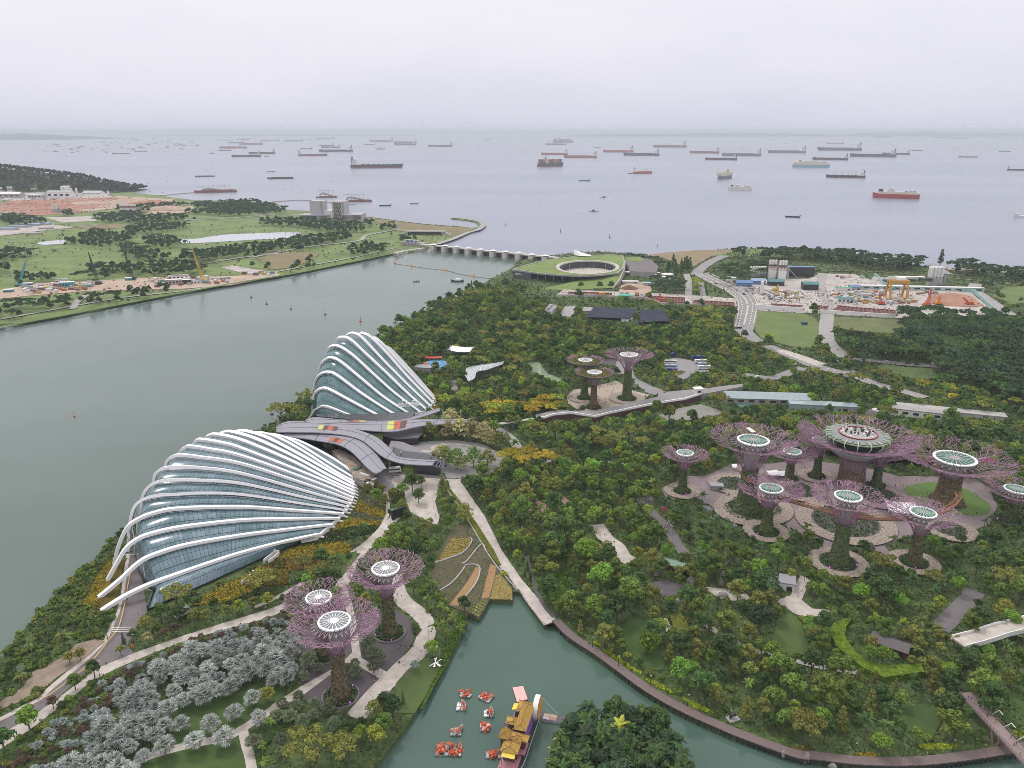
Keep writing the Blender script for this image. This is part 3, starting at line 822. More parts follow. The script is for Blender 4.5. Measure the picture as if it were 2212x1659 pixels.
for x in(-4.5,3):
 MB().tube([(x,0,1),(x,0,3.6),(x+3.4,0.4,3.6),(x+3.4,0.4,1)],.4,6).build('carriage',M_white,gn)
 # ------------------------------------------------------------------ grey wavy roof between the domes
M_roof=mat('roof_sheet',(0.31,0.30,0.345),0.42,var=0.06,scale=0.15)
def ribbed(m,sc,axis=(1,0,0),strength=.5):
 t=m.node_tree
 gm=nd(t,'ShaderNodeNewGeometry')
 wv=nd(t,'ShaderNodeTexWave',inp={'Scale':sc})
 mp_=nd(t,'ShaderNodeMapping')
 mp_.inputs['Rotation'].default_value=axis
 t.links.new(gm.outputs['Position'],mp_.inputs[0])
 t.links.new(mp_.outputs[0],wv.inputs['Vector'])
 bp=nd(t,'ShaderNodeBump',inp={'Strength':strength,'Distance':0.2})
 t.links.new(wv.outputs[1],bp.inputs['Height'])
 t.links.new(bp.outputs[0],t.nodes['Principled BSDF'].inputs['Normal'])
ribbed(M_roof,0.9,(0,0,R(12)),.6)
root=empty('visitor_centre_roof',G(*fK(900,480),0),0,'long grey wavy metal roof in overlapping strips between the two domes','roof')
RO=Vector(root.location)
def roof_strip(up,lo,z,seam=True,zt=0.0):
 U=smooth_line(gp(fK,up,z),6)
 Lo=smooth_line(gp(fK,lo,z),6)
 n=40
 def rs(line):
  d=[0]
  for i in range(1,len(line)):
   d.append(d[-1]+(line[i]-line[i-1]).length)
  return[Vector([np.interp(d[-1]*k/n,d,[p[j] for p in line]) for j in range(3)]) for k in range(n+1)]
 U,Lo=rs(U),rs(Lo)
 rows_t,rows_b=[],[]
 for f in(0,.25,.5,.75,1):
  crest=math.sin(math.pi*f)*0.7
  wave=[0.6*math.sin(k/n*7+z) for k in range(n+1)]
  rows_t.append([Lo[k].lerp(U[k],f)-RO+Vector((0,0,crest+wave[k]+zt*f)) for k in range(n+1)])
 b=MB().grid(rows_t)
 b.grid([[p-Vector((0,0,.55)) for p in r] for r in rows_t[::-1]])
 b.grid([rows_t[0],[p-Vector((0,0,.55)) for p in rows_t[0]]][::-1])
 b.grid([rows_t[-1],[p-Vector((0,0,.55)) for p in rows_t[-1]]])
 pn=b.build('roof_panel',M_roof,root,smooth=False)
 if seam:
  q=MB()
  mid=rows_t[2]
  q.grid([[p+Vector((0,-.28,.06)) for p in mid],[p+Vector((0,.28,.06)) for p in mid]])
  q.build('seam',mat('seam_dark',(0.07,0.07,0.085),0.6),pn)
  for k in(10,20,30):
   MB().tube([r[k]+Vector((0,0,.08)) for r in rows_t],.14,4).build('joint',MATS['seam_dark'],pn)
 return rows_t,pn
def colour_panel(rows,pn,k0,k1,f0,f1,cols):
 n=len(cols)
 for i,c in enumerate(cols):
  a,b_=k0+(k1-k0)*i/n,k0+(k1-k0)*(i+1)/n
  def at(k,f):
   k_,f_=int(k),f*(len(rows)-1)
   fi=min(int(f_),len(rows)-2)
   def row(r):return rows[r][k_].lerp(rows[r][min(k_+1,40)],k-k_)
   return row(fi).lerp(row(fi+1),f_-fi)+Vector((0,0,.12))
  MB().grid([[at(a+(b_-a)*u,f) for u in(0,.5,1)] for f in np.linspace(f0,f1,4)]).build('colour_panel',mat('panel_'+c,{'lime':(0.46,0.52,0.10),'red':(0.42,0.085,0.03),'maroon':(0.10,0.022,0.022)}[c],0.5),pn)
r1,p1=roof_strip([(400,312),(480,289),(700,312),(900,316),(1100,306),(1220,286),(1330,250),(1475,212)],[(420,330),(600,336),(750,334),(900,330),(1100,318),(1220,302),(1340,276),(1470,238)],12.2)
colour_panel(r1,p1,12,17,.1,.9,('maroon','red','lime'))
r2,p2=roof_strip([(175,352),(270,314),(450,322),(600,330),(800,330),(1000,320),(1150,310),(1318,302),(1500,298),(1700,298),(1845,345)],[(180,356),(300,356),(450,358),(600,368),(760,385),(1000,404),(1130,398),(1310,354),(1500,334),(1690,332),(1830,350)],11.4)
colour_panel(r2,p2,21,24.5,.12,.88,('lime','red','maroon'))
r3,p3=roof_strip([(175,366),(300,358),(440,350),(650,366),(800,384),(950,430),(1050,500),(1100,560),(1150,598),(1300,620),(1450,634)],[(178,402),(300,408),(440,412),(600,420),(740,434),(850,465),(930,520),(1010,585),(1080,620),(1200,655),(1412,672)],12.6)
colour_panel(r3,p3,8.5,12.5,.3,.95,('lime','maroon','red','maroon'))
r4,p4=roof_strip([(240,392),(400,404),(550,418),(740,442),(830,470),(920,530),(975,580),(1020,640),(1052,692)],[(238,428),(400,452),(540,482),(650,504),(750,548),(820,604),(880,662),(950,719),(1000,714)],11.0)
colour_panel(r4,p4,14,18,.08,.5,('red','maroon','red'))
cb=[(200,415),(500,500),(590,530),(850,640),(930,700),(1170,690),(1405,715),(1480,740),(1110,640),(430,470),(700,540),(1390,370),(1500,360),(1640,360)]
for x,y in cb:
 q=G(*fK(x,y),0)-RO
 MB().tube([q,q+Vector((0,0,11.0))],.45,6).build('column',M_stone,root)
MB().prism([(p.x-RO.x,p.y-RO.y) for p in gp(fK,[(300,440),(480,480),(640,520),(760,590),(860,690),(1060,640),(900,500),(700,440),(420,400)],3)],-0.1,9.6).build('wall',mat('dark_glazing',(0.035,0.036,0.04),0.25),root)
MB().prism([(p.x-RO.x,p.y-RO.y) for p in gp(fK,[(1080,650),(1190,690),(1480,720),(1440,660),(1200,630),(1120,600)],3)],-0.1,9.4).build('wall',MATS['dark_glazing'],root)
MB().prism([(p.x-RO.x,p.y-RO.y) for p in gp(fK,[(500,345),(900,385),(1250,370),(1280,310),(900,330),(500,330)],3)],-0.1,9.2).build('wall',MATS['dark_glazing'],root)
fr_=MB()
for a,b_ in(((1415,672),(1490,690)),((1440,634),(1506,648)),((1415,672),(1440,634)),((1490,690),(1506,648)),((1440,676),(1462,640)),((1465,684),(1484,644))):
 fr_.tube([G(*fK(*a),12.3)-RO,G(*fK(*b_),12.3)-RO],.35,4)
fr_.build('end_frame',mat('mauve_steel',(0.10,0.10,0.14),.5),root)
CLEAR.append(Zone(xy(gp(fK,[(170,370),(450,300),(1000,310),(1330,290),(1850,330),(1830,350),(1320,360),(1150,400),(1500,640),(1480,740),(1150,720),(1040,720),(940,760),(840,680),(700,560),(240,440)],3))))
for nm,pl,h,lab in(('service_block',[(620,560),(680,545),(760,590),(840,640),(900,690),(940,740),(945,830),(890,800),(800,770),(760,700),(690,640)],4.5,'low block with rust-brown weathered roof decks against the nearer dome'),('restaurant_hall',[(1020,435),(1180,385),(1330,360),(1345,400),(1300,450),(1130,462)],5.0,'low hall with a curved dark roof behind the pale bushy trees'),('restaurant_hall',[(1060,560),(1090,480),(1180,490),(1310,545),(1395,625),(1200,620)],6.0,'low hall with curved mauve-grey roof under the wavy roof bend')):
 q=gp(fK,pl,h)
 e=empty(nm,(q[0].x,q[0].y,0),0,lab,'building')
 loc=[(p.x-q[0].x,p.y-q[0].y) for p in q]
 MB().prism(loc,0,h).build('wall',M_stone if nm=='service_block' else MATS['dark_glazing'],e)
 cc=(sum(p[0] for p in loc)/len(loc),sum(p[1] for p in loc)/len(loc))
 MB().prism([(cc[0]+(p[0]-cc[0])*1.04,cc[1]+(p[1]-cc[1])*1.04) for p in loc],h+.003,h+.45).build('roof',mat('rust_deck',(0.26,0.21,0.17),.9,var=.55,scale=.35) if nm=='service_block' else mat('mauve_roof',(0.20,0.185,0.195),.6,var=.1,scale=.5),e)
 if nm=='service_block':
  for px,py,sx,sy,mm in((820,690,3,5,mat('green_panel',(0.04,0.12,0.09),.5)),(880,740,7,1,M_white),(930,790,1,8,M_white),(905,790,4,3,MATS['dark_glazing'])):
   p=G(*fK(px,py),h+.8)-Vector((q[0].x,q[0].y,0))
   MB().box(p,(sx,sy,.7),R(-30)).build('roof_unit',mm,e)
 CLEAR.append(Zone(xy(q)))
 # ------------------------------------------------------------------ steel trees
M_rod=mat('purple_rod',(0.33,0.19,0.265),0.55,island=0.3)
M_rod_low=mat('magenta_rod',(0.38,0.14,0.30),0.55,island=0.3)
M_ring=mat('ring_white',(0.86,0.86,0.87),0.35)
M_disc=mat('disc_grey',(0.24,0.25,0.26),0.4)
M_disc_green=mat('disc_green',(0.05,0.095,0.078),0.35)
M_spoke_green=mat('spoke_green',(0.42,0.60,0.50),0.4)
M_core=mat('concrete_core',(0.30,0.27,0.265),0.8,var=.2,scale=.6)
M_planted=mat('planted_skin',(0.125,0.095,0.052),0.95,var=0.7,scale=.7,island=0.6)
M_planted_g=mat('planted_skin_green',(0.075,0.10,0.034),0.95,var=0.6,scale=.7,island=0.6)
M_planter=mat('planter_rim',(0.17,0.15,0.155),0.8,var=.15,scale=.5)
M_lamp=mat('violet_lamp',(0.5,0.05,0.6),0.4,emit=((0.65,0.05,0.9),2.2))
def leaf_quads(P_,N_,size,rng,jit=0.6):
 """quads (numpy) centred at P_, facing roughly N_"""
 n=len(P_)
 N=N_+rng.normal(0,jit,(n,3))
 N/=np.linalg.norm(N,axis=1,keepdims=True)+1e-9
 A=np.cross(N,rng.normal(0,1,(n,3)))
 A/=np.linalg.norm(A,axis=1,keepdims=True)+1e-9
 B=np.cross(N,A)
 s=(size*rng.uniform(0.6,1.3,n))[:,None]
 a,b=A*s*0.5,B*s*0.5*rng.uniform(0.55,1.0,n)[:,None]
 fold=N*s*0.18
 V=np.stack([P_-a,P_-b-fold,P_+a,P_+b-fold],1).reshape(-1,3)
 return V
def quad_mesh(name,V,mats,mi=None,extra=None):
 """mesh of loose quads from (4n, 3) vertices; extra is an MB put into material slot 1"""
 nq=len(V)//4
 me=bpy.data.meshes.new(name)
 ev=np.array(extra.v,dtype=np.float32).reshape(-1,3) if extra else np.zeros((0,3),np.float32)
 me.vertices.add(len(V)+len(ev))
 me.vertices.foreach_set('co',np.concatenate([V.astype(np.float32),ev]).ravel())
 lens=[4]*nq+([len(f) for f in extra.f] if extra else[])
 li=np.arange(4*nq,dtype=np.int32)
 if extra:
  li=np.concatenate([li,np.array([i+4*nq for f in extra.f for i in f],dtype=np.int32)])
 me.loops.add(len(li))
 me.loops.foreach_set('vertex_index',li)
 me.polygons.add(len(lens))
 st=np.concatenate([[0],np.cumsum(lens)[:-1]]).astype(np.int32)
 me.polygons.foreach_set('loop_start',st)
 me.polygons.foreach_set('loop_total',np.array(lens,dtype=np.int32))
 for m in(mats if isinstance(mats,(list,tuple)) else[mats]):
  me.materials.append(m)
 if mi is not None or extra:
  a=np.zeros(len(lens),dtype=np.int32)
  if mi is not None:
   a[:nq]=mi
  if extra:
   a[nq:]=1+np.array(extra.m,dtype=np.int32)
  me.polygons.foreach_set('material_index',a)
 me.update()
 me.validate()
 return me
def canopy_meshes(Rc,rt,drop,seed,rod,n=34):
 """branching rods of a steel tree: from radius rt at depth -drop out to Rc near 0; two meshes, upper and lower rods"""
 r=random.Random(seed)
 up,lo=MB(),MB()
 def P_(rad,a):
  f=max(0.0,min(1.0,(rad-rt)/(Rc-rt)))
  z=-drop*(1-f)**3.3+Rc*0.13*f**2.0
  return Vector((math.cos(a)*rad,math.sin(a)*rad,z))
 def grow(rad,a,da,lev,step):
  if rad>=Rc*1.0:
   return
  nr=rad+step*r.uniform(.8,1.2)
  na=a+da
  nr=min(nr,Rc*r.uniform(.96,1.05))
  p,q=P_(rad,a),P_(nr,na)
  if lev>0:
   p=p+Vector((0,0,r.uniform(-.1,.1)))
   q=q+Vector((0,0,r.uniform(-.35,.45)))
  f=(rad-rt)/(Rc-rt)
  (lo if f<0.22 else up).tube([p,q],rod*(1.1-.35*f),4,caps=False)
  if nr>=Rc*.95:
   return
  circ=math.pi*2/n
  if r.random()<(.5 if lev<4 else .25):
   k=circ*r.uniform(.4,.75)/(1+.16*lev)
   grow(nr,na,k,lev+1,step)
   grow(nr,na,-k,lev+1,step)
  else :
   grow(nr,na,-da*r.uniform(.7,1.1)+r.uniform(-.3,.3)*circ,lev+1,step)
 for i in range(n):
  a=2*math.pi*(i+r.uniform(-.2,.2))/n
  grow(rt,a,r.uniform(-.3,.3)*2*math.pi/n,0,(Rc-rt)/7.5)
 return up,lo
def steel_tree(base,ringpx,half,label,kind,seed,group,trunk_r=None,planter=None,bowl=None,tf=.17,pk=None):
 B=G(*fP(*base)) if kind=='green' else(G(*fM(*base)) if kind=='silver' else G(*fS(*base)))
 fr={'green':fP,'silver':fM,'gold':fS}[kind]
 s={'green':.69259,'silver':.45208,'gold':.49729}[kind]
 H=zat(B.x,B.y,fr(*ringpx)[1])
 dist=math.sqrt(B.x**2+B.y**2+(CZ-H)**2)
 Rc=half*s*K*dist/FOC
 root=empty('steel_tree',B,rnd.uniform(0,6),label,'steel tree',group)
 tr=Rc*tf
 rr=Rc*0.36
 drop=H*0.36 if kind!='gold' else H*0.30
 ztop=H-1.2
 zs=ztop-drop
 nrow=26
 rows=[]
 rg=random.Random(seed)
 fl=.75 if tf<.19 else .3
 NA=28
 for i in range(nrow+1):
  f=i/nrow
  z=f*(zs+.5)
  rad=tr*(1.0+fl*(1-f)**3) if f<.8 else tr*(1.0+.05*(f-.8))
  rows.append([Vector((math.cos(2*math.pi*k/NA)*rad*(1+rg.uniform(-.07,.07)),math.sin(2*math.pi*k/NA)*rad*(1+rg.uniform(-.07,.07)),z)) for k in range(NA)])
 mb=MB().grid(rows,close=True)
 planted=M_planted if kind=='silver' or seed%3==0 else M_planted_g
 tk=mb.build('trunk',planted,root)
 rng=np.random.default_rng(seed)
 nl=900
 f=rng.uniform(0,1,nl)**1.3
 an=rng.uniform(0,2*math.pi,nl)
 rad=tr*(1+fl*(1-f)**3)*rng.uniform(.98,1.12,nl)
 Pn=np.stack([np.cos(an)*rad,np.sin(an)*rad,f*zs],1)
 Nn=np.stack([np.cos(an),np.sin(an),np.full(nl,.3)],1)
 fo=link('foliage',quad_mesh('foliage',leaf_quads(Pn,Nn,np.full(nl,.95 if kind=='silver' else .8),rng,.5),[planted if rg.random()<.5 else M_planted_g]),tk)
 MB().lathe((0,0,zs-1),[(tr*.82,0),(tr*.86,drop*.45),(tr*1.25,drop*.8),(rr*.8,drop+.6)],20).build('core',M_core,root,smooth=True)
 up,lo=canopy_meshes(Rc,tr*1.02,drop,seed,.115 if kind!='silver' else .10,24)
 o=up.build('branches',M_rod,root,loc=(0,0,ztop))
 o=lo.build('lower_branches',M_rod_low,root,loc=(0,0,ztop))
 st=MB()
 for i in range(24):
  a=2*math.pi*i/24
  for da in(-.1,.1):
   st.tube([(math.cos(a)*tr*1.3,math.sin(a)*tr*1.3,H-drop*.33),(math.cos(a+da)*rr,math.sin(a+da)*rr,H-.2)],.09,4,caps=False)
   st.tube([(math.cos(a+da)*rr,math.sin(a+da)*rr,H-.2),(math.cos(a)*rr*1.45,math.sin(a)*rr*1.45,H-.9)],.09,4,caps=False)
 st.build('stay_rods',mat('stay_rod',(0.38,0.31,0.35),.5),root)
 if bowl:
  bw=MB().lathe((0,0,H-1.3),[(rr*.9,-.6),(Rc*.80,.2),(Rc*.80,.9),(rr*.9,.4)],36,cap=False)
  pb=bw.build('plant_bowl',M_planted_g,root)
  nb=1500
  a_=rng.uniform(0,2*math.pi,nb);q=np.sqrt(rng.uniform((rr*.95)**2,(Rc*.8)**2,nb))
  Pn=np.stack([np.cos(a_)*q,np.sin(a_)*q,H-.7+rng.uniform(0,.9,nb)],1)
  link('foliage',quad_mesh('foliage',leaf_quads(Pn,np.tile([0,0,1.],(nb,1)),np.full(nb,1.0),rng,.6),mat('yellow_green_leaf',(0.15,0.145,0.025),.9,island=.45)),pb)
 NR=20
 rim=MB()
 for i in range(NR):
  a0,a1=2*math.pi*(i+.05)/NR,2*math.pi*(i+.95)/NR
  vs=[]
  for a in(a0,(a0+a1)/2,a1):
   for q,z in((rr,0),(rr*1.02,.7),(rr*.89,.85),(rr*.89,0)):
    vs.append((math.cos(a)*q,math.sin(a)*q,H+z))
  fs=[]
  for k in(0,4):
   for j in range(4):
    fs.append((k+j,k+(j+1)%4,k+4+(j+1)%4,k+4+j))
  fs+=[(3,2,1,0),(8,9,10,11)]
  rim.add(vs,fs)
 green=kind=='green'
 rg_=rim.build('ring',M_ring,root)
 MB().lathe((0,0,H),[(rr*.9,-.05),(rr*.86,.35),(rr*.3,.5),(0.01,.5)],40).build('ring_disc',M_disc_green if green else mat('disc_brown',(.26,.20,.17),.6,var=.2,scale=.5) if kind=='gold' else M_disc,rg_)
 sp=MB()
 for i in range(NR):
  a=2*math.pi*(i+.5)/NR
  sp.tube([(math.cos(a)*rr*.3,math.sin(a)*rr*.3,H+.75),(math.cos(a)*rr*.93,math.sin(a)*rr*.93,H+.72)],.13 if kind=='silver' else .17,4)
 sp.build('spokes',M_spoke_green if green else M_white,rg_)
 MB().lathe((0,0,H+.5),[(rr*.28,0),(rr*.28,.35),(rr*.2,.5)],18).build('hub',M_core if green else M_ring if kind=='silver' else M_disc,rg_)
 MB().lathe((0,0,H-rr*.55),[(rr*.45,0),(rr*.98,rr*.54)],24,cap=False).build('ring_cone',mat('cone_grey',(.36,.35,.37),.6),rg_)
 pr=tr*(pk or(3.0 if tf<.19 else 2.2))
 MB().lathe((0,0,0),[(pr,0),(pr,.75),(pr-.6,.8),(pr-.7,.55)],36).build('planter',M_planter,root)
 nb=1100
 a_=rng.uniform(0,2*math.pi,nb);q=np.sqrt(rng.uniform((tr*1.5)**2,(pr-.9)**2,nb))
 Pn=np.stack([np.cos(a_)*q,np.sin(a_)*q,rng.uniform(.5,1.7,nb)],1)
 link('planter_foliage',quad_mesh('planter_foliage',leaf_quads(Pn,np.tile([0,0,1.],(nb,1)),np.full(nb,.95),rng,.7),mat('planter_leaf',(.055,.095,.03),.9,island=.5)),root)
 if kind!='gold':
  for i in range(3):
   a=2*math.pi*i/3+rg.uniform(0,1)
   MB().lathe((math.cos(a)*(pr-1),math.sin(a)*(pr-1),.8),[(.1,0),(.24,.2),(.22,.5),(.05,.6)],8).build('lamp',M_lamp,root)
 CLEAR.append(Zone([(B.x+math.cos(k*.785)*pr,B.y+math.sin(k*.785)*pr) for k in range(8)]))
 return root,B,H,Rc,pr
M_hex=bpy.data.materials.new('crazy_paving')
M_hex.use_nodes=True
_t=M_hex.node_tree
_g=nd(_t,'ShaderNodeNewGeometry')
_v=nd(_t,'ShaderNodeTexVoronoi',feature='DISTANCE_TO_EDGE',inp={'Scale':.62})
_t.links.new(_g.outputs['Position'],_v.inputs['Vector'])
_r=ramp(_t,[(0.0,(.17,.13,.11)),(.05,(.19,.15,.125)),(.1,(.34,.28,.235)),(1,(.38,.315,.26))])
_t.links.new(_v.outputs[0],_r.inputs[0])
_t.links.new(_r.outputs[0],_t.nodes['Principled BSDF'].inputs['Base Color'])
_t.nodes['Principled BSDF'].inputs['Roughness'].default_value=.85
def apron(B,r0,r1,sx=1.0):
 _layer[0]+=.008
 z=_layer[0]
 rows=[[(B.x+math.cos(2*math.pi*k/40)*q,B.y+math.sin(2*math.pi*k/40)*q,z) for k in range(40)] for q in(r0,r1)]
 tag(MB().grid(rows[::-1],close=True).build('paving',M_hex),kind='structure')
 CLEAR.append(Zone([(p[0],p[1]) for p in rows[1]]))
GG='steel trees of the purple grove'
trees_def=[((268,560),(282,340),128,'slim purple steel tree standing apart at the grove end by the pink bush','green'),((630,672),(668,268),232,'big purple steel tree with the walkway landing and a pale hatch in its canopy','green'),((875,490),(888,332),132,'small purple steel tree between the big hatch-canopy tree and the white tents','green'),((1030,475),(1052,263),122,'slim purple steel tree tucked beside the canopy of the rooftop-bar tree','green'),((1370,530),(1395,328),132,'small purple steel tree half hidden behind the rooftop-bar tree','green'),((1770,620),(1810,372),268,'big purple steel tree rising from the round picnic lawn','green'),((745,790),(773,543),172,'purple steel tree in front of the big hatch-canopy one, above grey bushes','green'),((1155,965),(1205,588),188,'tall purple steel tree nearest the lagoon, rusty trunk, crossed by the orange walkway','green'),((1585,965),(1635,680),172,'purple steel tree beside the white stage canopy at the end of the walkway','green'),((2130,722),(2155,547),148,'purple steel tree beyond the picnic lawn, cut by the picture edge','green'),((1180,985),(1145,425),322,'steel tree with white ring on its own round planter by the lagoon path','silver'),((610,1180),(600,678),290,'white-ringed steel tree nearest the wide dome, partly behind another','silver'),((755,1535),(718,885),365,'white-ringed steel tree in front, with the longest trunk in view','silver'),((1408,645),(1425,340),152,'steel tree with a yellow-green plant bowl, farther of the two bowl trees','gold'),((1480,720),(1487,436),158,'steel tree with a yellow-green plant bowl, nearer of the two bowl trees','gold'),((1745,648),(1763,297),192,'purple steel tree without plant bowl beside the two bowl trees','gold')]
for i,(b_,rg_,hf,lab,kd) in enumerate(trees_def):
 grp={'green':GG,'silver':'white-ringed steel trees near the wide dome','gold':'steel trees of the far court'}[kd]
 root,B,H,Rc,pr=steel_tree(b_,rg_,hf,lab,kd,40+i,grp,bowl=(i in(13,14)),pk=1.75 if i==5 else None,tf=.185 if i in(1,5) else .18 if i==7 else .145)
 if kd=='green' and i not in(2,4,5,9):
  apron(B,pr-.2,pr+4.6)
 elif kd=='gold':
  apron(B,pr-.2,pr+6)
 if i==1:
  b=MB().box((Rc*.1,Rc*.55,1.2),(2.2,6.5,.3),.2)
  b.build('hatch',M_white_rough,root,loc=(0,0,H),rotz=-root.rotation_euler.z)
for x,y,r0,r1 in((555,520,9,14),(1195,735,17,25),(680,655,14,20),(940,560,9,14),(1380,590,11,16),(1790,780,8,13)):
 B=G(*fP(x,y))
 apron(B,r0,r1)
 e=empty('planter_bed',B,0,{555:'round planter with low plants beneath the big hatch-canopy steel tree',1195:'largest round planter in the grove court behind the rusty-trunk tree',680:'round planter around the big hatch-canopy tree foot',940:'round planter on the grove court in front of the white tents',1380:'round planter under the purple canopy beside the picnic lawn',1790:'round planter beside the white stage canopy'}[x],'planter')
 MB().lathe((0,0,0),[(r0,0),(r0,.8),(r0-.7,.85),(r0-.8,.5)],40).build('rim',M_planter,e)
 rng=np.random.default_rng(x)
 nb=int(r0*r0*7)
 a_=rng.uniform(0,2*math.pi,nb);q=np.sqrt(rng.uniform(0,(r0-1)**2,nb))
 Pn=np.stack([np.cos(a_)*q,np.sin(a_)*q,rng.uniform(.3,2.4,nb)],1)
 link('foliage',quad_mesh('foliage',leaf_quads(Pn,np.tile([0,0,1.],(nb,1)),np.full(nb,1.1),rng,.7),mat('planter_leaf',(.055,.095,.03),.9,island=.5)),e)
B=G(*fP(1225,512))
Hc=zat(B.x,B.y,fP(1262,265)[1])
dist=math.sqrt(B.x**2+B.y**2+(CZ-Hc)**2)
s_=.69259*K*dist/FOC
Rc=297*s_
tr=62*s_
root=empty('steel_tree',B,0,'tallest steel tree, wide trunk, round glazed bar on its crown','steel tree',GG)
zt=zat(B.x,B.y,fP(1240,330)[1])
rows=[]
rg=random.Random(5)
for i in range(20):
 f=i/19
 rad=tr*(1.12-.1*f)
 rows.append([Vector((math.cos(2*math.pi*k/36)*rad*(1+rg.uniform(-.05,.05)),math.sin(2*math.pi*k/36)*rad*(1+rg.uniform(-.05,.05)),f*zt*.55)) for k in range(36)])
MB().grid(rows,close=True).build('trunk',M_planted,root)
MB().lathe((0,0,0),[(tr*.93,0),(tr*.93,zt*.7),(tr*1.15,zt*.85),(tr*1.9,zt*1.03)],30).build('core',mat('pale_core',(.40,.33,.33),.8,var=.25,scale=.9),root,smooth=True)
st=MB()
for i in range(44):
 a=2*math.pi*i/44
 st.tube([(math.cos(a)*tr*q,math.sin(a)*tr*q,z) for q,z in((1.03,zt*.3),(1.0,zt*.66),(1.2,zt*.83),(1.95,zt*1.0))],.2,4,caps=False)
for q,z in((1.0,.6),(1.03,.68),(1.1,.76),(1.25,.84),(1.5,.92)):
 st.tube([(math.cos(2*math.pi*k/40)*tr*q,math.sin(2*math.pi*k/40)*tr*q,zt*z) for k in range(41)],.14,4,caps=False)
st.build('trunk_rods',M_rod,root)
up,lo=canopy_meshes(Rc,tr*1.9,zt*.10,77,.13,44)
up.build('branches',M_rod,root,loc=(0,0,Hc))
lo.build('lower_branches',M_rod_low,root,loc=(0,0,Hc))
br=158*s_
z0=zat(B.x,B.y,fP(1262,285)[1])-1.0
bar=MB().lathe((0,0,z0),[(br*.74,0),(br*.90,6.0)],40).build('bar_glazing',mat('bar_glass',(.02,.035,.035),.1),root)
MB().lathe((0,0,z0-.8),[(br*.98,0),(br*.98,.9),(br*.7,.95)],40).build('terrace',M_disc,bar)
MB().lathe((0,0,z0+6.0),[(br*1.0,0),(br*1.0,.35),(br*.55,1.2),(br*.5,1.2)],40).build('bar_roof',mat('lime_roof',(.22,.27,.17),.6),root)
pn=MB()
for i in range(28):
 a=2*math.pi*i/28
 pn.box((math.cos(a)*br*.78,math.sin(a)*br*.78,z0+7.15),(br*.34,br*.16,.18),a,tilt=('Y',.07))
pn.build('roof_panels',mat('slate_panel',(.22,.225,.23),.5),root)
ar=MB()
for i in range(16):
 a=2*math.pi*i/16
 for da in(0,):
  ar.tube([(math.cos(a)*br*q,math.sin(a)*br*q,z0+z) for q,z in((.78,.2),(1.02,4.6),(1.03,6.3),(.95,7.2),(.8,7.5))],.32,6,caps=False)
ar.build('lime_hoops',mat('lime_steel',(.42,.55,.32),.4),root)
rf=MB().lathe((0,0,z0+7.2),[(br*.585,0),(br*.60,.8),(br*.57,.8),(br*.57,.3)],40,cap=False).build('parapet',mat('red_rail',(.30,.06,.045),.5),root)
MB().lathe((0,0,z0+7.2),[(br*.57,.25),(0.01,.3)],40,cap=False).build('roof_floor',mat('pale_floor',(.36,.33,.33),.8),root)
tb=MB()
for i in range(34):
 a,q=rg.uniform(0,6.28),br*rg.choice([.5,.5,.45,.3,.2])
 tb.box((math.cos(a)*q,math.sin(a)*q,z0+8.0),(.9,.7,.7),a)
tb.build('seats',M_white,root)
tb=MB()
for i in range(16):
 a,q=rg.uniform(0,6.28),br*rg.uniform(.1,.5)
 tb.box((math.cos(a)*q,math.sin(a)*q,z0+8.3),(.8,.8,1.3),a)
tb.build('planter_boxes',M_dark,root)
CLEAR.append(Zone([(B.x+math.cos(k*.785)*tr*1.4,B.y+math.sin(k*.785)*tr*1.4) for k in range(8)]))
wk=[(600,440),(640,490),(700,520),(800,585),(860,605),(1000,645),(1130,680),(1280,705),(1420,715),(1560,712),(1700,690),(1790,650),(1840,600),(1830,570)]
zw=21.0
L=smooth_line(gp(fP,wk,zw),4)
root=empty('skywalk',(L[0].x,L[0].y,0),0,'long orange aerial walkway curving between the purple steel trees','walkway')
LO=[(p.x-L[0].x,p.y-L[0].y) for p in L]
MB().wall(LO,2.0,zw-.35,zw).build('deck',mat('rust_deck_dark',(.13,.07,.045),.8),root)
M_or=mat('orange_rail',(.40,.135,.05),.5)
def offs(line,d):
 v=[Vector((p[0],p[1],0)) for p in line]
 o_=[]
 for i,p in enumerate(v):
  t=(v[min(i+1,len(v)-1)]-v[max(i-1,0)]).normalized()
  o_.append((p.x-t.y*d,p.y+t.x*d))
 return o_
for d in(-1.05,1.05):
 q=offs(LO,d)
 b=MB()
 b.tube([(x,y,zw+1.3) for x,y in q],.13,4)
 b.tube([(x,y,zw+.5) for x,y in q],.08,4)
 for x,y in q[::2]:
  b.tube([(x,y,zw-.3),(x,y,zw+1.4)],.08,4)
 b.build('railing',M_or,root)
 # ------------------------------------------------------------------ promenade edges, boardwalk, bridge
q=smooth_line(gp(fX,[fO(1085,1556)]+lag_r[0:0])+gp(fQ,[(0,738),(110,845),(310,975),(490,1105),(710,1265),(910,1385),(1110,1485),(1310,1572),(1470,1640)])+gp(fR,[(250,1548),(420,1568),(700,1602),(1000,1616),(1300,1607),(1600,1574),(1900,1528),(2078,1500),(2300,1450)]),4)
bw=empty('boardwalk',(q[0].x,q[0].y,0),0,'long brown timber boardwalk curving along the lagoon edge on posts','boardwalk')
q2=[(p.x-q[0].x,p.y-q[0].y) for p in q]
MB().wall(q2,3.6,.15,.55).build('deck',M_timber,bw)
e_=offs(q2,-1.7)
b=MB()
acc=0
for i in range(1,len(e_)):
 a,c=Vector((*e_[i-1],0)),Vector((*e_[i],0))
 n=max(1,int((c-a).length/1.6))
 for k in range(n):
  p=a.lerp(c,k/n)
  b.box((p.x,p.y,-.6),(.45,.45,2.2))
b.wall(e_,.5,-.3,.14)
b.build('pile_edge',M_dark,bw)
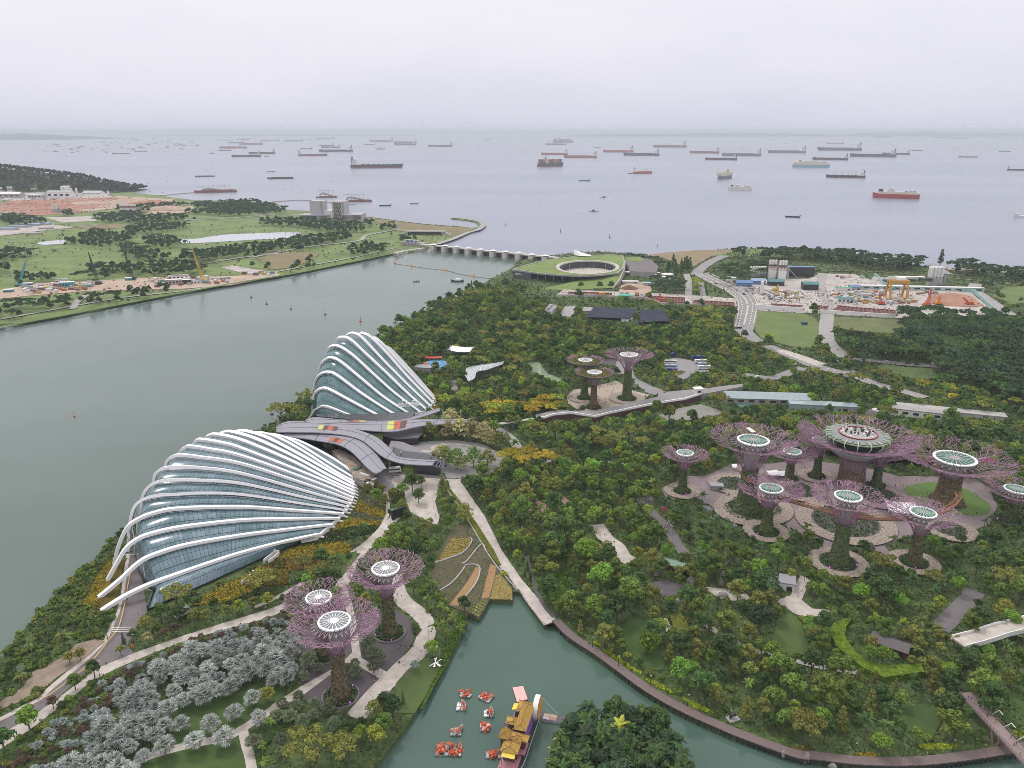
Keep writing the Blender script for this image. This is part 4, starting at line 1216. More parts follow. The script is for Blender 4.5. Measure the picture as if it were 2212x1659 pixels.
CLEAR+=[Zone([(q[i]+Vector((x,y,0)))[:2] for x,y in((-2.2,-2.2),(2.2,-2.2),(2.2,2.2),(-2.2,2.2))]) for i in range(len(q))]
rail=gp(fO,[(395,545),(430,600),(570,800),(690,1040),(840,1260)],.1)
rr_=smooth_line(rail,16)
o=MB()
for p in rr_:
 o.box((p.x,p.y,.65),(.12,.12,1.1))
o.tube([p+Vector((0,0,1.1)) for p in rr_],.05,4)
tag(o.build('railing',M_dark),'dark post railing along the garden edge of the pale promenade','railing')
rr2=smooth_line(gp(fO,[(820,1345),(870,1420),(1000,1590),(1080,1556)],.1),10)
o=MB()
for p in rr2:
 o.box((p.x,p.y,.65),(.1,.1,1.1))
o.tube([p+Vector((0,0,1.1)) for p in rr2],.05,4)
tag(o.build('railing',M_dark),'thin dark railing round the tip of the promenade over the lagoon','railing')
q=smooth_line(gp(fO,[(300,620),(420,790),(540,990),(650,1160),(810,1345)],0),8)
tag(MB().wall(xy(q),.6,0,.8).build('retaining_wall',M_conc_grey),'low concrete retaining wall between the terraced field and the promenade','wall')
for lab,pts in(('curved concrete field wall below the yellow crop patch',[(205,1145),(300,1115),(410,1070),(475,990),(462,962)]),('angled concrete field wall in the middle of the terraces',[(405,1150),(440,1130),(545,1010),(575,1060)]),('curved concrete field wall along the brown strip',[(425,1160),(510,1160),(535,1200),(500,1300),(375,1455)]),('curved concrete wall nearest the lagoon path in the field',[(245,1345),(330,1290),(400,1210),(425,1170)])):
 tag(MB().wall(xy(smooth_line(gp(fO,pts,0),5)),.55,0,1.0).build('field_wall',M_stone),lab,'wall','low walls of the terraced field')
A,Bq=G(*fR(1610,1060),5.5),G(*fR(2150,1640),5.5)
d=(Bq-A)
Lh=d.length
yaw=math.atan2(d.y,d.x)
br_=empty('footbridge',(A.x,A.y,0),yaw,'pinkish footbridge with people crossing the boardwalk on slanted legs','bridge')
MB().box((Lh/2+2,0,5.2),(Lh+4,4.6,.6)).build('deck',mat('bridge_deck',(.25,.185,.18),.8,var=.15,scale=.8),br_)
b1=MB()
for s_ in(-2.3,2.3):
 b=MB()
 b.tube([(0,s_,6.6),(Lh+4,s_,6.6)],.09,4)
 b.tube([(0,s_,6.0),(Lh+4,s_,6.0)],.05,4)
 for i in range(int(Lh/1.5)+3):
  b.box((i*1.5,s_,6.0),(.08,.08,1.2))
 b.build('railing',mat('mauve_rail',(.20,.15,.17),.5),br_)
pl_=mat('pink_steel',(.33,.19,.20),.5)
for i,x in enumerate((Lh*.55,)):
 for sx,sy in((-2.5,-1.5),(2.5,-1.5),(-2.5,1.5),(2.5,1.5)):
  MB().tube([(x,sy*.5,-3),(x+sx,sy,5.0)],.35,6).build('leg',pl_,br_)
wing=MB()
for i in range(5):
 x=Lh*(.15+.18*i)
 wing.tube([(x,2.4,5.5),(x+1.5,3.2,8.4),(x+4,2.6,8.9)],.16,5)
wing.build('wing_frames',M_white,br_)
CLEAR.append(Zone([(A+Vector((math.cos(yaw)*a-math.sin(yaw)*b,math.sin(yaw)*a+math.cos(yaw)*b,0)))[:2] for a,b in((0,-3),(Lh,-3),(Lh,3),(0,3))]))
q=gp(fR,[(1560,660),(1700,625),(1900,560),(2078,520),(2400,410)],5)
wv=empty('raised_walkway',(q[0].x,q[0].y,0),0,'white concrete raised walkway at the right above palm trees','walkway')
ql=[(p.x-q[0].x,p.y-q[0].y) for p in q]
MB().wall(ql,6.5,4.2,5.0).build('deck',M_conc,wv)
for s_ in(-3.3,3.3):
 MB().wall(offs(ql,s_),.35,3.9,6.0).build('parapet',M_white_rough,wv)
for i in(1,2,3):
 MB().tube([(ql[i][0],ql[i][1],0),(ql[i][0],ql[i][1],4.3)],.7,8).build('pier',M_conc_grey,wv)
CLEAR.append(Zone(xy(gp(fR,[(1560,690),(1900,600),(2400,440),(2400,380),(1900,530),(1560,640)],5))))
top=gp(fH,[(420,1372),(600,1334),(890,1348),(985,1322),(1380,1232),(1460,1192),(1760,1162),(2060,1128)],4.5)
bot=gp(fH,[(1730,1212),(1640,1240),(1600,1252),(1400,1282),(1005,1362),(890,1392),(700,1362),(560,1376),(490,1400),(425,1398)],4.5)
dr=empty('raised_drive',(top[0].x,top[0].y,0),0,'raised grey drive with a white parapet bending past the plant-bowl trees','ramp')
loc=[(p.x-top[0].x,p.y-top[0].y) for p in top+[G(*fH(2060,1150),4.5)]+bot]
MB().prism(loc,0,4.5).build('deck',M_asph_pale,dr)
bl=[(p.x-top[0].x,p.y-top[0].y) for p in bot]
MB().wall(bl,.8,4.3,5.7).build('parapet',M_white,dr)
MB().wall(offs(bl,-.7) if False else[(x*1.0,y-.9) for x,y in bl],.8,0.0,4.2).build('planted_wall',mat('brown_wall',(.075,.035,.03),.9,var=.4,scale=1.5),dr)
CLEAR.append(Zone(xy(top+bot)))
p=G(*fH(1705,1200),4.5)
bb=empty('lift_lobby',p,R(10),'small white flat-roofed lift lobby on the raised drive','building')
MB().box((0,0,1.8),(6,5,3.6)).build('wall',M_white_rough,bb)
MB().box((0,0,3.85),(7,6,.4)).build('roof',M_white,bb)
MB().box((0,-2.55,1.2),(2.6,.12,2.4)).build('door',M_dark,bb)
q=smooth_line(gp(fK,[(1845,345),(1960,335),(2080,318),(2212,296)],5.5),5)
cn=empty('walkway_canopy',(q[0].x,q[0].y,0),0,'thin pale canopy over the path running right from the wavy roof','canopy')
ql=[(p.x-q[0].x,p.y-q[0].y) for p in q]
MB().wall(ql,3.2,5.2,5.55).build('roof',mat('beige_sheet',(.42,.37,.33),.6),cn)
for x,y in ql[::3]:
 MB().tube([(x,y,0),(x,y,5.2)],.18,5).build('post',M_grey,cn)
 # ------------------------------------------------------------------ water pageant: lantern boat, pontoons, sculpture rafts
M_gold=mat('gold_tile',(.43,.27,.055),.5,var=.2,scale=.9)
M_yel=mat('yellow_tile',(.72,.55,.06),.5,var=.1,scale=.9)
M_ridge=mat('ridge_brown',(.30,.15,.05),.6)
M_pink=mat('pink_deck',(.42,.19,.22),.7,var=.12,scale=.6)
M_pale_pink=mat('pale_pink',(.68,.42,.39),.75,var=.06,scale=.4)
M_violet=mat('violet_wall',(.25,.13,.42),.6)
M_hull=mat('dark_hull',(.05,.045,.06),.6,var=.2,scale=.5)
M_orange=mat('orange_face',(.78,.32,.035),.5)
M_coral=mat('coral_skin',(.66,.135,.055),.5,island=.25)
M_float=mat('float_grey',(.33,.33,.33),.8)
YB=math.atan2(24.7,6.9)
boat=empty('lantern_boat',(2.6,209.5,-1.9),YB,'large lantern boat with gold tiled pavilion roofs and an orange drum disc','boat')
def hiproof(lx,ly,h,m=M_gold,ov=.35,ridge=.5):
 hx,hy=lx/2+ov,ly/2+ov
 r=max(.05,hx-hy*(1-ridge)) if lx>=ly else hx*.5
 b=MB()
 b.add([(-hx,-hy,0),(hx,-hy,0),(hx,hy,0),(-hx,hy,0),(-r,0,h),(r,0,h)],[(0,1,5,4),(1,2,5),(2,3,4,5),(3,0,4),(3,2,1,0)])
 n=int(2*hx/.55)
 for i in range(n):
  x=-hx+(i+.5)*2*hx/n
  f=1-max(0,(abs(x)-r)/(hx-r+1e-6))
  for s in(-1,1):
   b.tube([(x,s*hy,.04),(x if abs(x)<r else math.copysign(r+(abs(x)-r)*1,x),s*hy*(1-f),h*f+.04)],.09,4,caps=False)
 rd=MB()
 rd.tube([(-r,0,h+.05),(r,0,h+.05)],.17,5)
 for sx in(-1,1):
  for sy in(-1,1):
   rd.tube([(sx*r,0,h+.05),(sx*hx,sy*hy,.08),(sx*(hx+.3),sy*(hy+.3),.35)],.13,4)
 return b,rd
def pavilion(x,y,z,lx,ly,hw,hr,m=M_gold,wallm=None,yaw=0):
 e_=None
 w=MB().box((0,0,-hw/2),(lx*.8,ly*.8,hw)).build('cabin',wallm or mat('cabin_dark',(.09,.05,.07),.6),boat,loc=(x,y,z),rotz=yaw)
 b,rd=hiproof(lx,ly,hr)
 b.build('tiled_roof',m,w)
 rd.build('ridge',M_ridge,w)
 return w
b=MB()
n=14
hullr=[]
for i in range(n+1):
 x=-14.5+29*i/n
 w=4.1*(1-.25*max(0,(abs(x)-10)/4.5))
 hullr.append((x,w))
poly=[(x,-w) for x,w in hullr]+[(x,w) for x,w in reversed(hullr)]
MB().prism(poly,-.6,1.1).build('hull',M_hull,boat)
MB().wall([(x,-w) for x,w in hullr],.25,.9,1.7).build('gunwale',M_stone,boat)
MB().box((-10.5,.3,2.3),(7.5,6.2,.3)).build('deck',M_pink,boat)
MB().box((-5.5,.3,3.2),(5.2,8.4,.3)).build('deck',M_pink,boat)
MB().box((1.0,1.8,3.6),(6.5,4.6,.3)).build('deck',M_pink,boat)
MB().box((7.6,1.6,3.8),(5.0,5.4,.3)).build('deck',M_pink,boat)
MB().box((3.2,-2.6,4.2),(13.5,.3,4.8)).build('side_wall',M_violet,boat)
MB().box((2.6,-.9,3.4),(12.5,3.4,5.0)).build('cabin',mat('cabin_dark',(.09,.05,.07),.6),boat)
pavilion(-9.6,.5,6.6,3.9,5.2,4.2,1.5)
w=MB().add([(-.8,-2.2,0),(-.8,2.2,0),(.8,2.2,.7),(.8,-2.2,.7),(-.8,-2.2,-.12),(-.8,2.2,-.12),(.8,2.2,.58),(.8,-2.2,.58)],[(0,3,2,1),(4,5,6,7),(0,1,5,4),(1,2,6,5),(2,3,7,6),(3,0,4,7)]).build('eave',M_yel,boat,loc=(-12.3,.5,5.7))
pavilion(-4.9,-.2,6.9,2.6,7.6,3.6,1.1)
pavilion(-5.6,3.5,7.6,3.4,3.0,4.4,2.2)
pavilion(-6.4,-.9,7.2,2.0,2.2,3.0,1.2)
pavilion(2.4,-.9,8.6,11.5,3.6,5.0,1.5)
pavilion(2.0,2.6,6.6,2.8,4.6,3.0,.9)
pavilion(8.6,.2,7.6,4.4,5.0,4.0,1.0)
w=MB().box((0,0,0),(3.2,2.2,.15),0,tilt=('X',-.3)).build('eave',M_yel,boat,loc=(8.6,3.7,7.0))
dz=empty('tmp',(0,0,0))
bpy.data.objects.remove(dz)
rows_o,rows_i=[],[]
b=MB()
N=28
for y,q in((-.9,4.3),(.9,4.3)):
 rows_o.append([(math.cos(2*math.pi*k/N)*q*.92,y,math.sin(2*math.pi*k/N)*q) for k in range(N)])
b.grid(rows_o,close=True)
b.add(rows_o[1]+[(0,.9,0)],[(k,(k+1)%N,N) for k in range(N)][::1])
dr_=b.build('drum_rim',M_white,boat,loc=(10.9,-3.4,6.4))
MB().add([(math.cos(2*math.pi*k/N)*3.7,-.95,math.sin(2*math.pi*k/N)*4.1) for k in range(N)],[tuple(range(N))]).build('drum_face',M_orange,dr_)
for xx,yy,sx,sy,h in((4.5,3.6,1.2,1.0,1.6),(3.8,1.8,.8,.8,1.5),(7.5,3.0,1.3,1.3,1.2),(7.2,1.5,1.3,1.3,1.2),(-1.5,2.8,.5,.5,2),(-.6,1.6,.5,.5,2)):
 MB().box((xx,yy,4.2+h/2),(sx,sy,h)).build('deck_figure',M_hull,boat)
for x in(-13.2,-9.5):
 for y in(-2.2,2.6):
  MB().tube([(x,y,1),(x,y,5.6)],.13,5).build('post',M_pink,boat)
CLEAR.append(Zone([(-20,170),(20,170),(20,260),(-20,260)]))
def raft_box(nm,pts,z0,z1,m,lab,cat,deckm=None):
 q=gp(fU,pts,z1)
 e=empty(nm,(q[0].x,q[0].y,0),0,lab,cat)
 l_=[(p.x-q[0].x,p.y-q[0].y) for p in q]
 MB().prism(l_,z0,z1-.12).build('float',m,e)
 MB().prism(l_,None,z1).build('deck',deckm or m,e)
 return e
raft_box('pontoon',[(1335,185),(1500,160),(1572,365),(1405,412)],-2.4,-1.2,mat('brick_edge',(.33,.12,.10),.7),'pale pink pontoon moored off the bow of the lantern boat','pontoon',M_pale_pink)
raft_box('pontoon',[(1060,1470),(1205,1340),(1420,1460),(1300,1560)],-2.4,-1.0,MATS['brick_edge'],'pale pink pontoon cut by the bottom of the picture','pontoon',M_pale_pink)
e=raft_box('pontoon',[(1800,585),(2172,640),(2138,755),(1780,700)],-2.4,-1.3,M_float,'grey work pontoon with four hatch panels tied beside the lantern boat','pontoon',mat('slate_deck',(.10,.085,.11),.7))
o0=Vector((e.location.x,e.location.y,0))
for pts,m in(([(1830,588),(2030,615),(2020,660),(1820,625)],mat('tan_hatch',(.47,.34,.25),.8)),([(1815,630),(1912,645),(1900,690),(1800,672)],mat('lilac_hatch',(.47,.44,.50),.8)),([(1918,645),(2018,662),(2008,705),(1906,690)],mat('rose_hatch',(.37,.21,.16),.8))):
 MB().prism([(p.x-o0.x,p.y-o0.y) for p in gp(fU,pts,-1.25)],None,-1.22).build('hatch',m,e)
for a,c in(((1800,350),(2050,615)),((1800,470),(1940,610))):
 tag(MB().tube([G(*fU(*a),4.0),G(*fU(*c),-1.2)],.09,5).build('mooring_boom',mat('boom_grey',(.42,.50,.46),.4)),'pale diagonal boom from the drum disc, %s of two'%('longer' if a[1]==350 else 'shorter'),'boom')
raft_box('pontoon',[(1215,720),(1340,725),(1300,870),(1175,860)],-2.4,-1.2,M_hull,'dark square pontoon against the camera-left side of the lantern boat','pontoon')
raft_box('pontoon',[(1175,1050),(1250,1060),(1225,1170),(1140,1150)],-2.4,-1.3,M_hull,'small dark float beside the lantern boat stern','pontoon')
def fish_mesh(seed):
 """a leaping crayfish-like lantern: curved tapering body, fan tail, claws"""
 r=random.Random(seed)
 b=MB()
 c=[Vector((-1.0,0,.3)),Vector((-.5,0,.9)),Vector((.1,0,1.25)),Vector((.7,0,1.2)),Vector((1.15,0,.85))]
 b.tube(c,[.10,.28,.40,.36,.16],7)
 b.tube([c[0],c[0]+Vector((-.5,-.45,.15))],[.12,.3],4)
 b.tube([c[0],c[0]+Vector((-.5,.45,.15))],[.12,.3],4)
 for s in(-1,1):
  b.tube([c[3],c[3]+Vector((.4,s*.55,.1)),c[3]+Vector((.95,s*.6,.35))],[.1,.12,.24],5)
  for k in range(3):
   b.tube([c[2]+Vector((k*.25-.3,s*.3,-.1)),c[2]+Vector((k*.25-.3,s*.75,-.75))],.06,4)
 return b.mesh('fish_lantern',M_coral)
FISH=[fish_mesh(i) for i in range(2)]
def boat_mesh():
 b=MB()
 rows=[]
 for i in range(11):
  f=i/10*2-1
  w=.75*(1-abs(f)**2.4)+.02
  z=.75+.55*abs(f)**2.5
  x=f*2.5
  rows.append([(x,-w,z),(x,-w*.6,.15),(x,0,0),(x,w*.6,.15),(x,w,z)])
 return b.grid(rows)
def sculpture_raft(cx,cy,wpx,dpx,nfish,lab,rowboat=None,yaw=0.0,seed=1):
 c=G(*fU(cx,cy),-1.4)
 sc=.0245
 w,d=wpx*sc*.74,dpx*sc*.95
 r=random.Random(seed)
 e=empty('sculpture_raft',(c.x,c.y,-1.95),yaw,lab,'raft','rafts with coral fish lanterns')
 fl=MB()
 nx,ny=max(2,round(w/1.4)),max(2,round(d/1.4))
 fr=MB()
 for i in range(nx+1):
  x=-w/2+w*i/nx
  fr.box((x,0,.42),(.12,d,.12))
 for j in range(ny+1):
  y=-d/2+d*j/ny
  fr.box((0,y,.45),(w,.12,.12))
 fr.build('frame',mat('raft_frame',(.15,.15,.15),.7),e)
 k=0
 for i in range(nx):
  for j in range(ny):
   if(i in(0,nx-1) and j in(0,ny-1)) or r.random()<.25:
    MB().box((-w/2+w*(i+.5)/nx,-d/2+d*(j+.5)/ny,.2),(w/nx*.85,d/ny*.85,.75)).build('float',M_float if r.random()<.6 else M_white_rough,e)
 for i in range(int(nfish*1.25)):
  s=r.uniform(.5,.85)
  o=link('fish_lantern',FISH[i%2],e,(r.uniform(-.45,.45)*w,r.uniform(-.45,.45)*d,.35),r.uniform(0,6.28),s)
  o.rotation_euler=(r.uniform(-.3,.3),r.uniform(-.9,.2),r.uniform(0,6.28))
 for i in range(3):
  MB().lathe((r.uniform(-.5,.5)*w,r.uniform(-.5,.5)*d,.3),[(.05,0),(.4,.15),(.42,.5),(.1,.7)],8).build('round_float',mat('pale_ball',(.62,.68,.70),.5),e)
 if rowboat:
  bx,by,ya=rowboat
  rb=boat_mesh().build('canoe',M_white,e,loc=(bx,by,.5),rotz=ya)
  MB().box((0,0,.55),(3.2,.7,.1)).build('canoe_floor',mat('canoe_floor',(.28,.09,.04),.8),rb)
  for x in(-1,.2,1.1):
   MB().lathe((x,0,.5),[(.16,0),(.24,.5),(.1,.8),(.14,.95),(.02,1.15)],7).build('figure',M_coral,rb)
 return e
sculpture_raft(605,285,200,150,9,'small raft crowded with coral crayfish lanterns, farthest from the bottom edge',seed=3)
sculpture_raft(925,330,260,170,10,'long slanting raft of coral crayfish lanterns with a tall leaping pair',yaw=-.55,seed=4)
sculpture_raft(535,480,190,140,3,'raft with a white canoe leaning up beside grey floats, under the crowded raft',rowboat=(.9,.4,1.9),seed=5)
sculpture_raft(965,590,200,130,3,'raft carrying a yellow-trimmed canoe and four pale balls',rowboat=(.9,.2,1.6),seed=6)
sculpture_raft(455,870,210,150,4,'raft whose white canoe points up to the right',rowboat=(.9,.2,1.0),seed=7)
sculpture_raft(905,800,190,150,9,'compact square raft packed with coral crayfish lanterns',seed=8)
sculpture_raft(345,1155,480,210,24,'widest raft, crowded with about two dozen coral crayfish lanterns',seed=9)
sculpture_raft(1045,1230,300,120,10,'low wide raft of coral lanterns beside the lantern boat stern',seed=10)
p=G(*fM(1580,1275))
e=empty('dragonfly_sculpture',p,0,'white winged insect sculpture on the grass beside the lagoon','sculpture')
MB().tube([(-2.4,-.6,.8),(-1,-.2,1.4),(0,0,1.8),(1.2,.3,1.5)],[.15,.25,.4,.3],7).build('body',M_white,e)
for s,a in((1,.5),(1,1.4),(-1,.6),(-1,1.5)):
 MB().add([(0,0,1.9),(math.cos(a)*3.0,s*math.sin(a)*2.2+.3,2.6 if s>0 else 1.6),(math.cos(a+.35)*2.8,s*math.sin(a+.35)*2.0,2.4 if s>0 else 1.5),(0,0,1.85),(math.cos(a)*3.0,s*math.sin(a)*2.2+.3,2.54 if s>0 else 1.54),(math.cos(a+.35)*2.8,s*math.sin(a+.35)*2.0,2.34 if s>0 else 1.44)],[(0,1,2),(5,4,3),(0,3,4,1),(1,4,5,2),(2,5,3,0)]).build('wing',M_white,e)
 # ------------------------------------------------------------------ barrage with the spiral green roof
zr=11.0
outer=[fC(*p) for p in[(35,1192),(140,1160),(290,1120),(500,1095),(640,1085),(800,1078),(880,1088),(895,1130),(885,1180),(840,1220),(700,1235),(560,1240),(400,1235),(250,1222)]]
hole=[fC(612+232*math.cos(a),1175+52*math.sin(a)) for a in np.linspace(0,2*math.pi,28,endpoint=False)]
Oq=[G(x,y,zr) for x,y in outer]
Hq=[G(x,y,zr) for x,y in hole]
O=G(*fC(610,1230),0)
bg_=empty('spiral_roof_building',O,0,'low barrage building with a spiral grass roof round an oval courtyard','building')
lo_=[(p.x-O.x,p.y-O.y) for p in Oq]
lh_=[(p.x-O.x,p.y-O.y) for p in Hq]
def ring_fill(b,out_,hol,z):
 a3=[Vector((x,y,0)) for x,y in out_]
 h3=[Vector((x,y,0)) for x,y in hol]
 tr_=tessellate_polygon([a3,h3])
 al=a3+h3
 fs=[(i,j,k) if(al[j]-al[i]).cross(al[k]-al[i]).z>0 else(i,k,j) for i,j,k in tr_]
 b.add([(p.x,p.y,z) for p in al],fs)
M_turf=mat('roof_turf',(.155,.215,.055),.95,var=.25,scale=.05)
b=MB();ring_fill(b,lo_,lh_,zr);b.build('green_roof',M_turf,bg_)
b=MB()
b.wall(lo_+lo_[:1],2.2,zr-1.6,zr+.45)
b.build('roof_edge',M_conc_grey,bg_)
b=MB()
b.wall(lh_+lh_[:1],5.0,zr-1.5,zr+.5)
b.build('courtyard_rim',mat('rim_pale',(.46,.43,.38),.8),bg_)
inn=[(x*.985,y*.985) for x,y in lh_]
b=MB();b.wall(inn+inn[:1],.6,0,zr-1.5);b.build('courtyard_wall',mat('dark_hall',(.055,.055,.07),.5),bg_)
b=MB();b.prism(lh_,None,.6);b.build('courtyard',M_conc,bg_)
cb_=MB()
for i in range(0,28,2):
 x,y=lh_[i]
 MB().tube([(x*.96,y*.96,.6),(x*.96,y*.96,zr-.4)],.55,6).build('column',M_conc_grey,bg_)
pb=MB();pb.lathe((4,-16,.62),[(16,0),(16,.05)],24,sy=.5);pb.build('courtyard_pool',mat('dark_pool',(.06,.065,.06),.1),bg_)
fw=[(p.x-O.x,p.y-O.y) for p in gp(fC,[(42,1200),(140,1212),(180,1216)],zr)]
MB().wall([(x,y+1.6) for x,y in fw],1.0,0,zr-1.8).build('louvred_wall',mat('louvre_grey',(.075,.078,.085),.6),bg_)
bk=[(p.x-O.x,p.y-O.y) for p in gp(fC,[(60,1200),(250,1210),(420,1225),(620,1225)],zr)]
MB().wall([(x,y+14) for x,y in bk],1.0,0,zr-1.8).build('glazed_wall',MATS['dark_hall'],bg_)
for i,(x,y) in enumerate([(230,1222),(290,1225),(350,1228),(420,1232),(500,1236)]):
 p=G(*fC(x,y),zr-1.5)-O
 MB().tube([(p.x,p.y+1,0),(p.x,p.y+1,zr-1.6)],.6,6).build('column',M_conc_grey,bg_)
pa,pb_=Vector(fw[0]),Vector(fw[1])
for k,(txt,zz) in enumerate((('marina',5.6),('barrage',3.1))):
 cu=bpy.data.curves.new('sign_text','FONT')
 cu.body=txt
 cu.size=4.1
 cu.extrude=.05
 cu.offset=.05
 cu.align_x='LEFT'
 tmp=bpy.data.objects.new('sign_lettering',cu)
 COL.objects.link(tmp)
 me_=bpy.data.meshes.new_from_object(tmp.evaluated_get(bpy.context.evaluated_depsgraph_get()))
 bpy.data.objects.remove(tmp)
 to=link('sign_lettering',me_)
 to.data.materials.append(M_white)
 to.parent=bg_
 dv=(pb_-pa)
 to.location=(pa.x+dv.x*(.12+.06*k),pa.y+dv.y*.15+.9,zz)
 to.rotation_euler=(math.pi/2,0,math.atan2(dv.y,dv.x))
ton=[(895,1130,zr),(893,1180,zr-1),(850,1270,6.0),(800,1335,1.2),(600,1345,.3),(420,1350,.2),(235,1345,.2),(420,1305,2.0),(600,1262,4.5),(700,1240,7),(820,1218,zr-1.5),(860,1180,zr-.3)]
tp=[G(*fC(x,y),z)-O for x,y,z in ton]
tri=tessellate_polygon([[Vector((p.x,p.y,0)) for p in tp]])
MB().add(tp,[t if(tp[t[1]]-tp[t[0]]).cross(tp[t[2]]-tp[t[0]]).z>0 else(t[0],t[2],t[1]) for t in tri]).build('grass_ramp',M_turf,bg_)
side=[tp[i] for i in(0,1,2,3)]
MB().wall([(p.x+1,p.y) for p in side],1.2,[-.2]*4,[p.z+.6 for p in side]).build('ramp_wall',M_conc,bg_)
q=[(p.x-O.x,p.y-O.y) for p in gp(fC,[(905,1095),(1000,1095),(1100,1120),(1155,1165),(1145,1200),(1120,1215),(940,1205),(930,1170),(900,1140)],8)]
MB().prism(q,0,8.0).build('annex_wall',M_conc_grey,bg_)
MB().prism([(x*.992+.6,y*.99) for x,y in q],None,8.05).build('annex_roof',M_asph,bg_)
g2=[(p.x-O.x,p.y-O.y) for p in gp(fC,[(905,1098),(1000,1096),(1050,1120),(1020,1135),(920,1128)],8)]
MB().prism(g2,None,8.3).build('annex_lawn',M_turf,bg_)
c=G(*fC(565,1090),zr)-O
rows=[]
for i in range(9):
 f=i/8
 w=9*math.sin(math.pi*(.15+.8*f)*.9)
 h=10*(1-f)**1.3+1.2
 rows.append([(c.x-12+27*f,c.y+k*w*.7,c.z+(h*.85+1)*(1-abs(k)*.8)) for k in(-1,-.5,0,.5,1)])
b=MB().grid(rows)
b.build('tensile_canopy',M_white,bg_,smooth=True)
b=MB()
for dx in(-9,3):
 b.tube([(c.x+dx,c.y,c.z),(c.x+dx,c.y,c.z+11)],.25,5)
b.build('masts',M_white,bg_)
CLEAR.append(Zone([(p.x,p.y) for p in Oq]));CLEAR.append(Zone([(p.x+O.x,p.y+O.y) for p in tp]));CLEAR.append(Zone([(x+O.x,y+O.y) for x,y in q]))
for i,(x,y,r_) in enumerate([(930,1212,6),(1000,1224,8),(1065,1230,5),(1110,1232,6),(1150,1217,4),(1225,1228,9),(1190,1248,4.5),(1225,1258,5),(1262,1264,4.5)]):
 p=G(*fC(x,y),4)
 e=empty('saucer_shelter',(p.x,p.y,0),0,'flat round white saucer shelter in the car park behind the spiral roof','shelter','white saucer shelters behind the spiral roof')
 MB().lathe((0,0,3.4),[(r_*.25,0),(r_,.6),(r_*.97,1.0),(.1,1.15)],20,sy=.75).build('roof',M_white,e)
 MB().tube([(0,0,0),(0,0,3.5)],.5,6).build('post',M_stone,e)
 CLEAR.append(Zone([(p.x-r_,p.y-4),(p.x+r_,p.y-4),(p.x+r_,p.y+4),(p.x-r_,p.y+4)]))
A,Bq=G(*fB(1320,1030),0),G(*fB(2300,1130),0)
d=Bq-A
Ld,yaw=d.length,math.atan2(d.y,d.x)
dam=empty('barrage_bridge',(A.x,A.y,0),yaw,'long low barrage bridge with pale piers and dark gates across the channel','bridge')
MB().box((Ld/2,0,6.2),(Ld+20,9,1.6)).build('deck',mat('bridge_beam',(.50,.47,.43),.8),dam)
np_=10
for i in range(np_):
 x=Ld*(i+.8)/(np_+.3)
 w=MB().box((x,-4,2.2),(7.5,11,9.2)).build('pier',mat('pier_pale',(.55,.52,.47),.8,var=.1,scale=.3),dam)
 MB().lathe((x,-3,6.9),[(6,1.6),(1.8,2.4),(.2,4.2)],8,yaw=math.pi/8).build('tent_roof',M_white,w)
 if i:
  MB().box((x-Ld/(np_+.3)/2,1.5,1.2),(Ld/(np_+.3)-7.7,1.0,6.5)).build('gate',mat('gate_dark',(.045,.05,.06),.6),dam)
p=G(*fB(1230,1010),0)
e=empty('pump_house',(p.x,p.y,0),yaw,'grey pump house with blue hoists at the far end of the barrage','building')
MB().box((0,0,3),(50,14,7)).build('wall',M_conc_grey,e);MB().box((-6,2,8),(28,8,3)).build('upper_storey',M_conc,e)
for x in(-12,-2,8):
 MB().box((x,-4,8.4),(3,3,4)).build('hoist',mat('hoist_blue',(.08,.2,.36),.6),e)
for x in(-18,-8,2,12,21):
 MB().box((x,-7.6,1.5),(1.6,1.2,9)).build('buttress',M_stone,e)
q=gp(fB,[(1075,1075),(1150,1055),(1260,1040),(1320,1030)],0)
tag(MB().wall(xy(q),8,-3,1.6).build('quay_wall',M_conc),'pale quay wall joining the far bank to the barrage','wall')
q=gp(fB,[(1075,1070),(1095,1082),(1115,1065)],0)
tag(MB().wall(xy(q),4,-3,2.6).build('quay_wall',M_conc),'stub pier sticking out from the quay wall by the barrage','wall')
ln=smooth_line(gp(fB,[(1180,1062),(1140,1092),(1090,1118),(1085,1145),(1210,1165),(1320,1182),(1480,1200),(1565,1222),(1690,1246),(1830,1262)],-1.7),7)
e=empty('float_line',(ln[0].x,ln[0].y,-1.9),0,'string of small floats strung in front of the barrage','float line')
for i,p in enumerate(ln):
 big=i in(7*3,7*4,7*6,7*8)
 MB().lathe((p.x-ln[0].x,p.y-ln[0].y,-.2),[(.3,0),(1.6 if big else 1.1,.4),(1.4 if big else 1,1.1),(.2,4.5 if big else 1.3)],6).build('float',M_stone if not big else M_orange,e)
cbm=MB()
cbm.tube([(p.x-ln[0].x,p.y-ln[0].y,.25) for p in ln],.35,4)
cbm.build('rope',mat('rope_pale',(.5,.48,.45),.8),e)
p=G(*fB(1890,1310),-1)
e=empty('floating_jetty',(p.x,p.y,-2),R(14),'floating jetty with tall piles beside the barrage building','jetty')
MB().box((0,0,.4),(80,5,.9)).build('deck',M_conc,e);MB().box((-8,-9,.4),(5,18,.9)).build('finger',M_conc,e)
for x,y in((-38,3),(-14,3),(6,3),(18,3),(38,3),(-8,-18)):
 MB().tube([(x,y,-2),(x,y,8)],.7,6).build('pile',M_dark,e)
for i,(x,c) in enumerate(((-18,'hoist_blue'),(-11,'hoist_blue'),(2,'hoist_blue'))):
 o=boat_mesh().build('moored_dinghy',MATS[c],loc=(p.x+x,p.y+6,-1.7),rotz=.4)
 o.scale=(1.6,1.8,1.5)
 tag(o,'small blue dinghy tied along the floating jetty','boat','blue dinghies at the floating jetty')
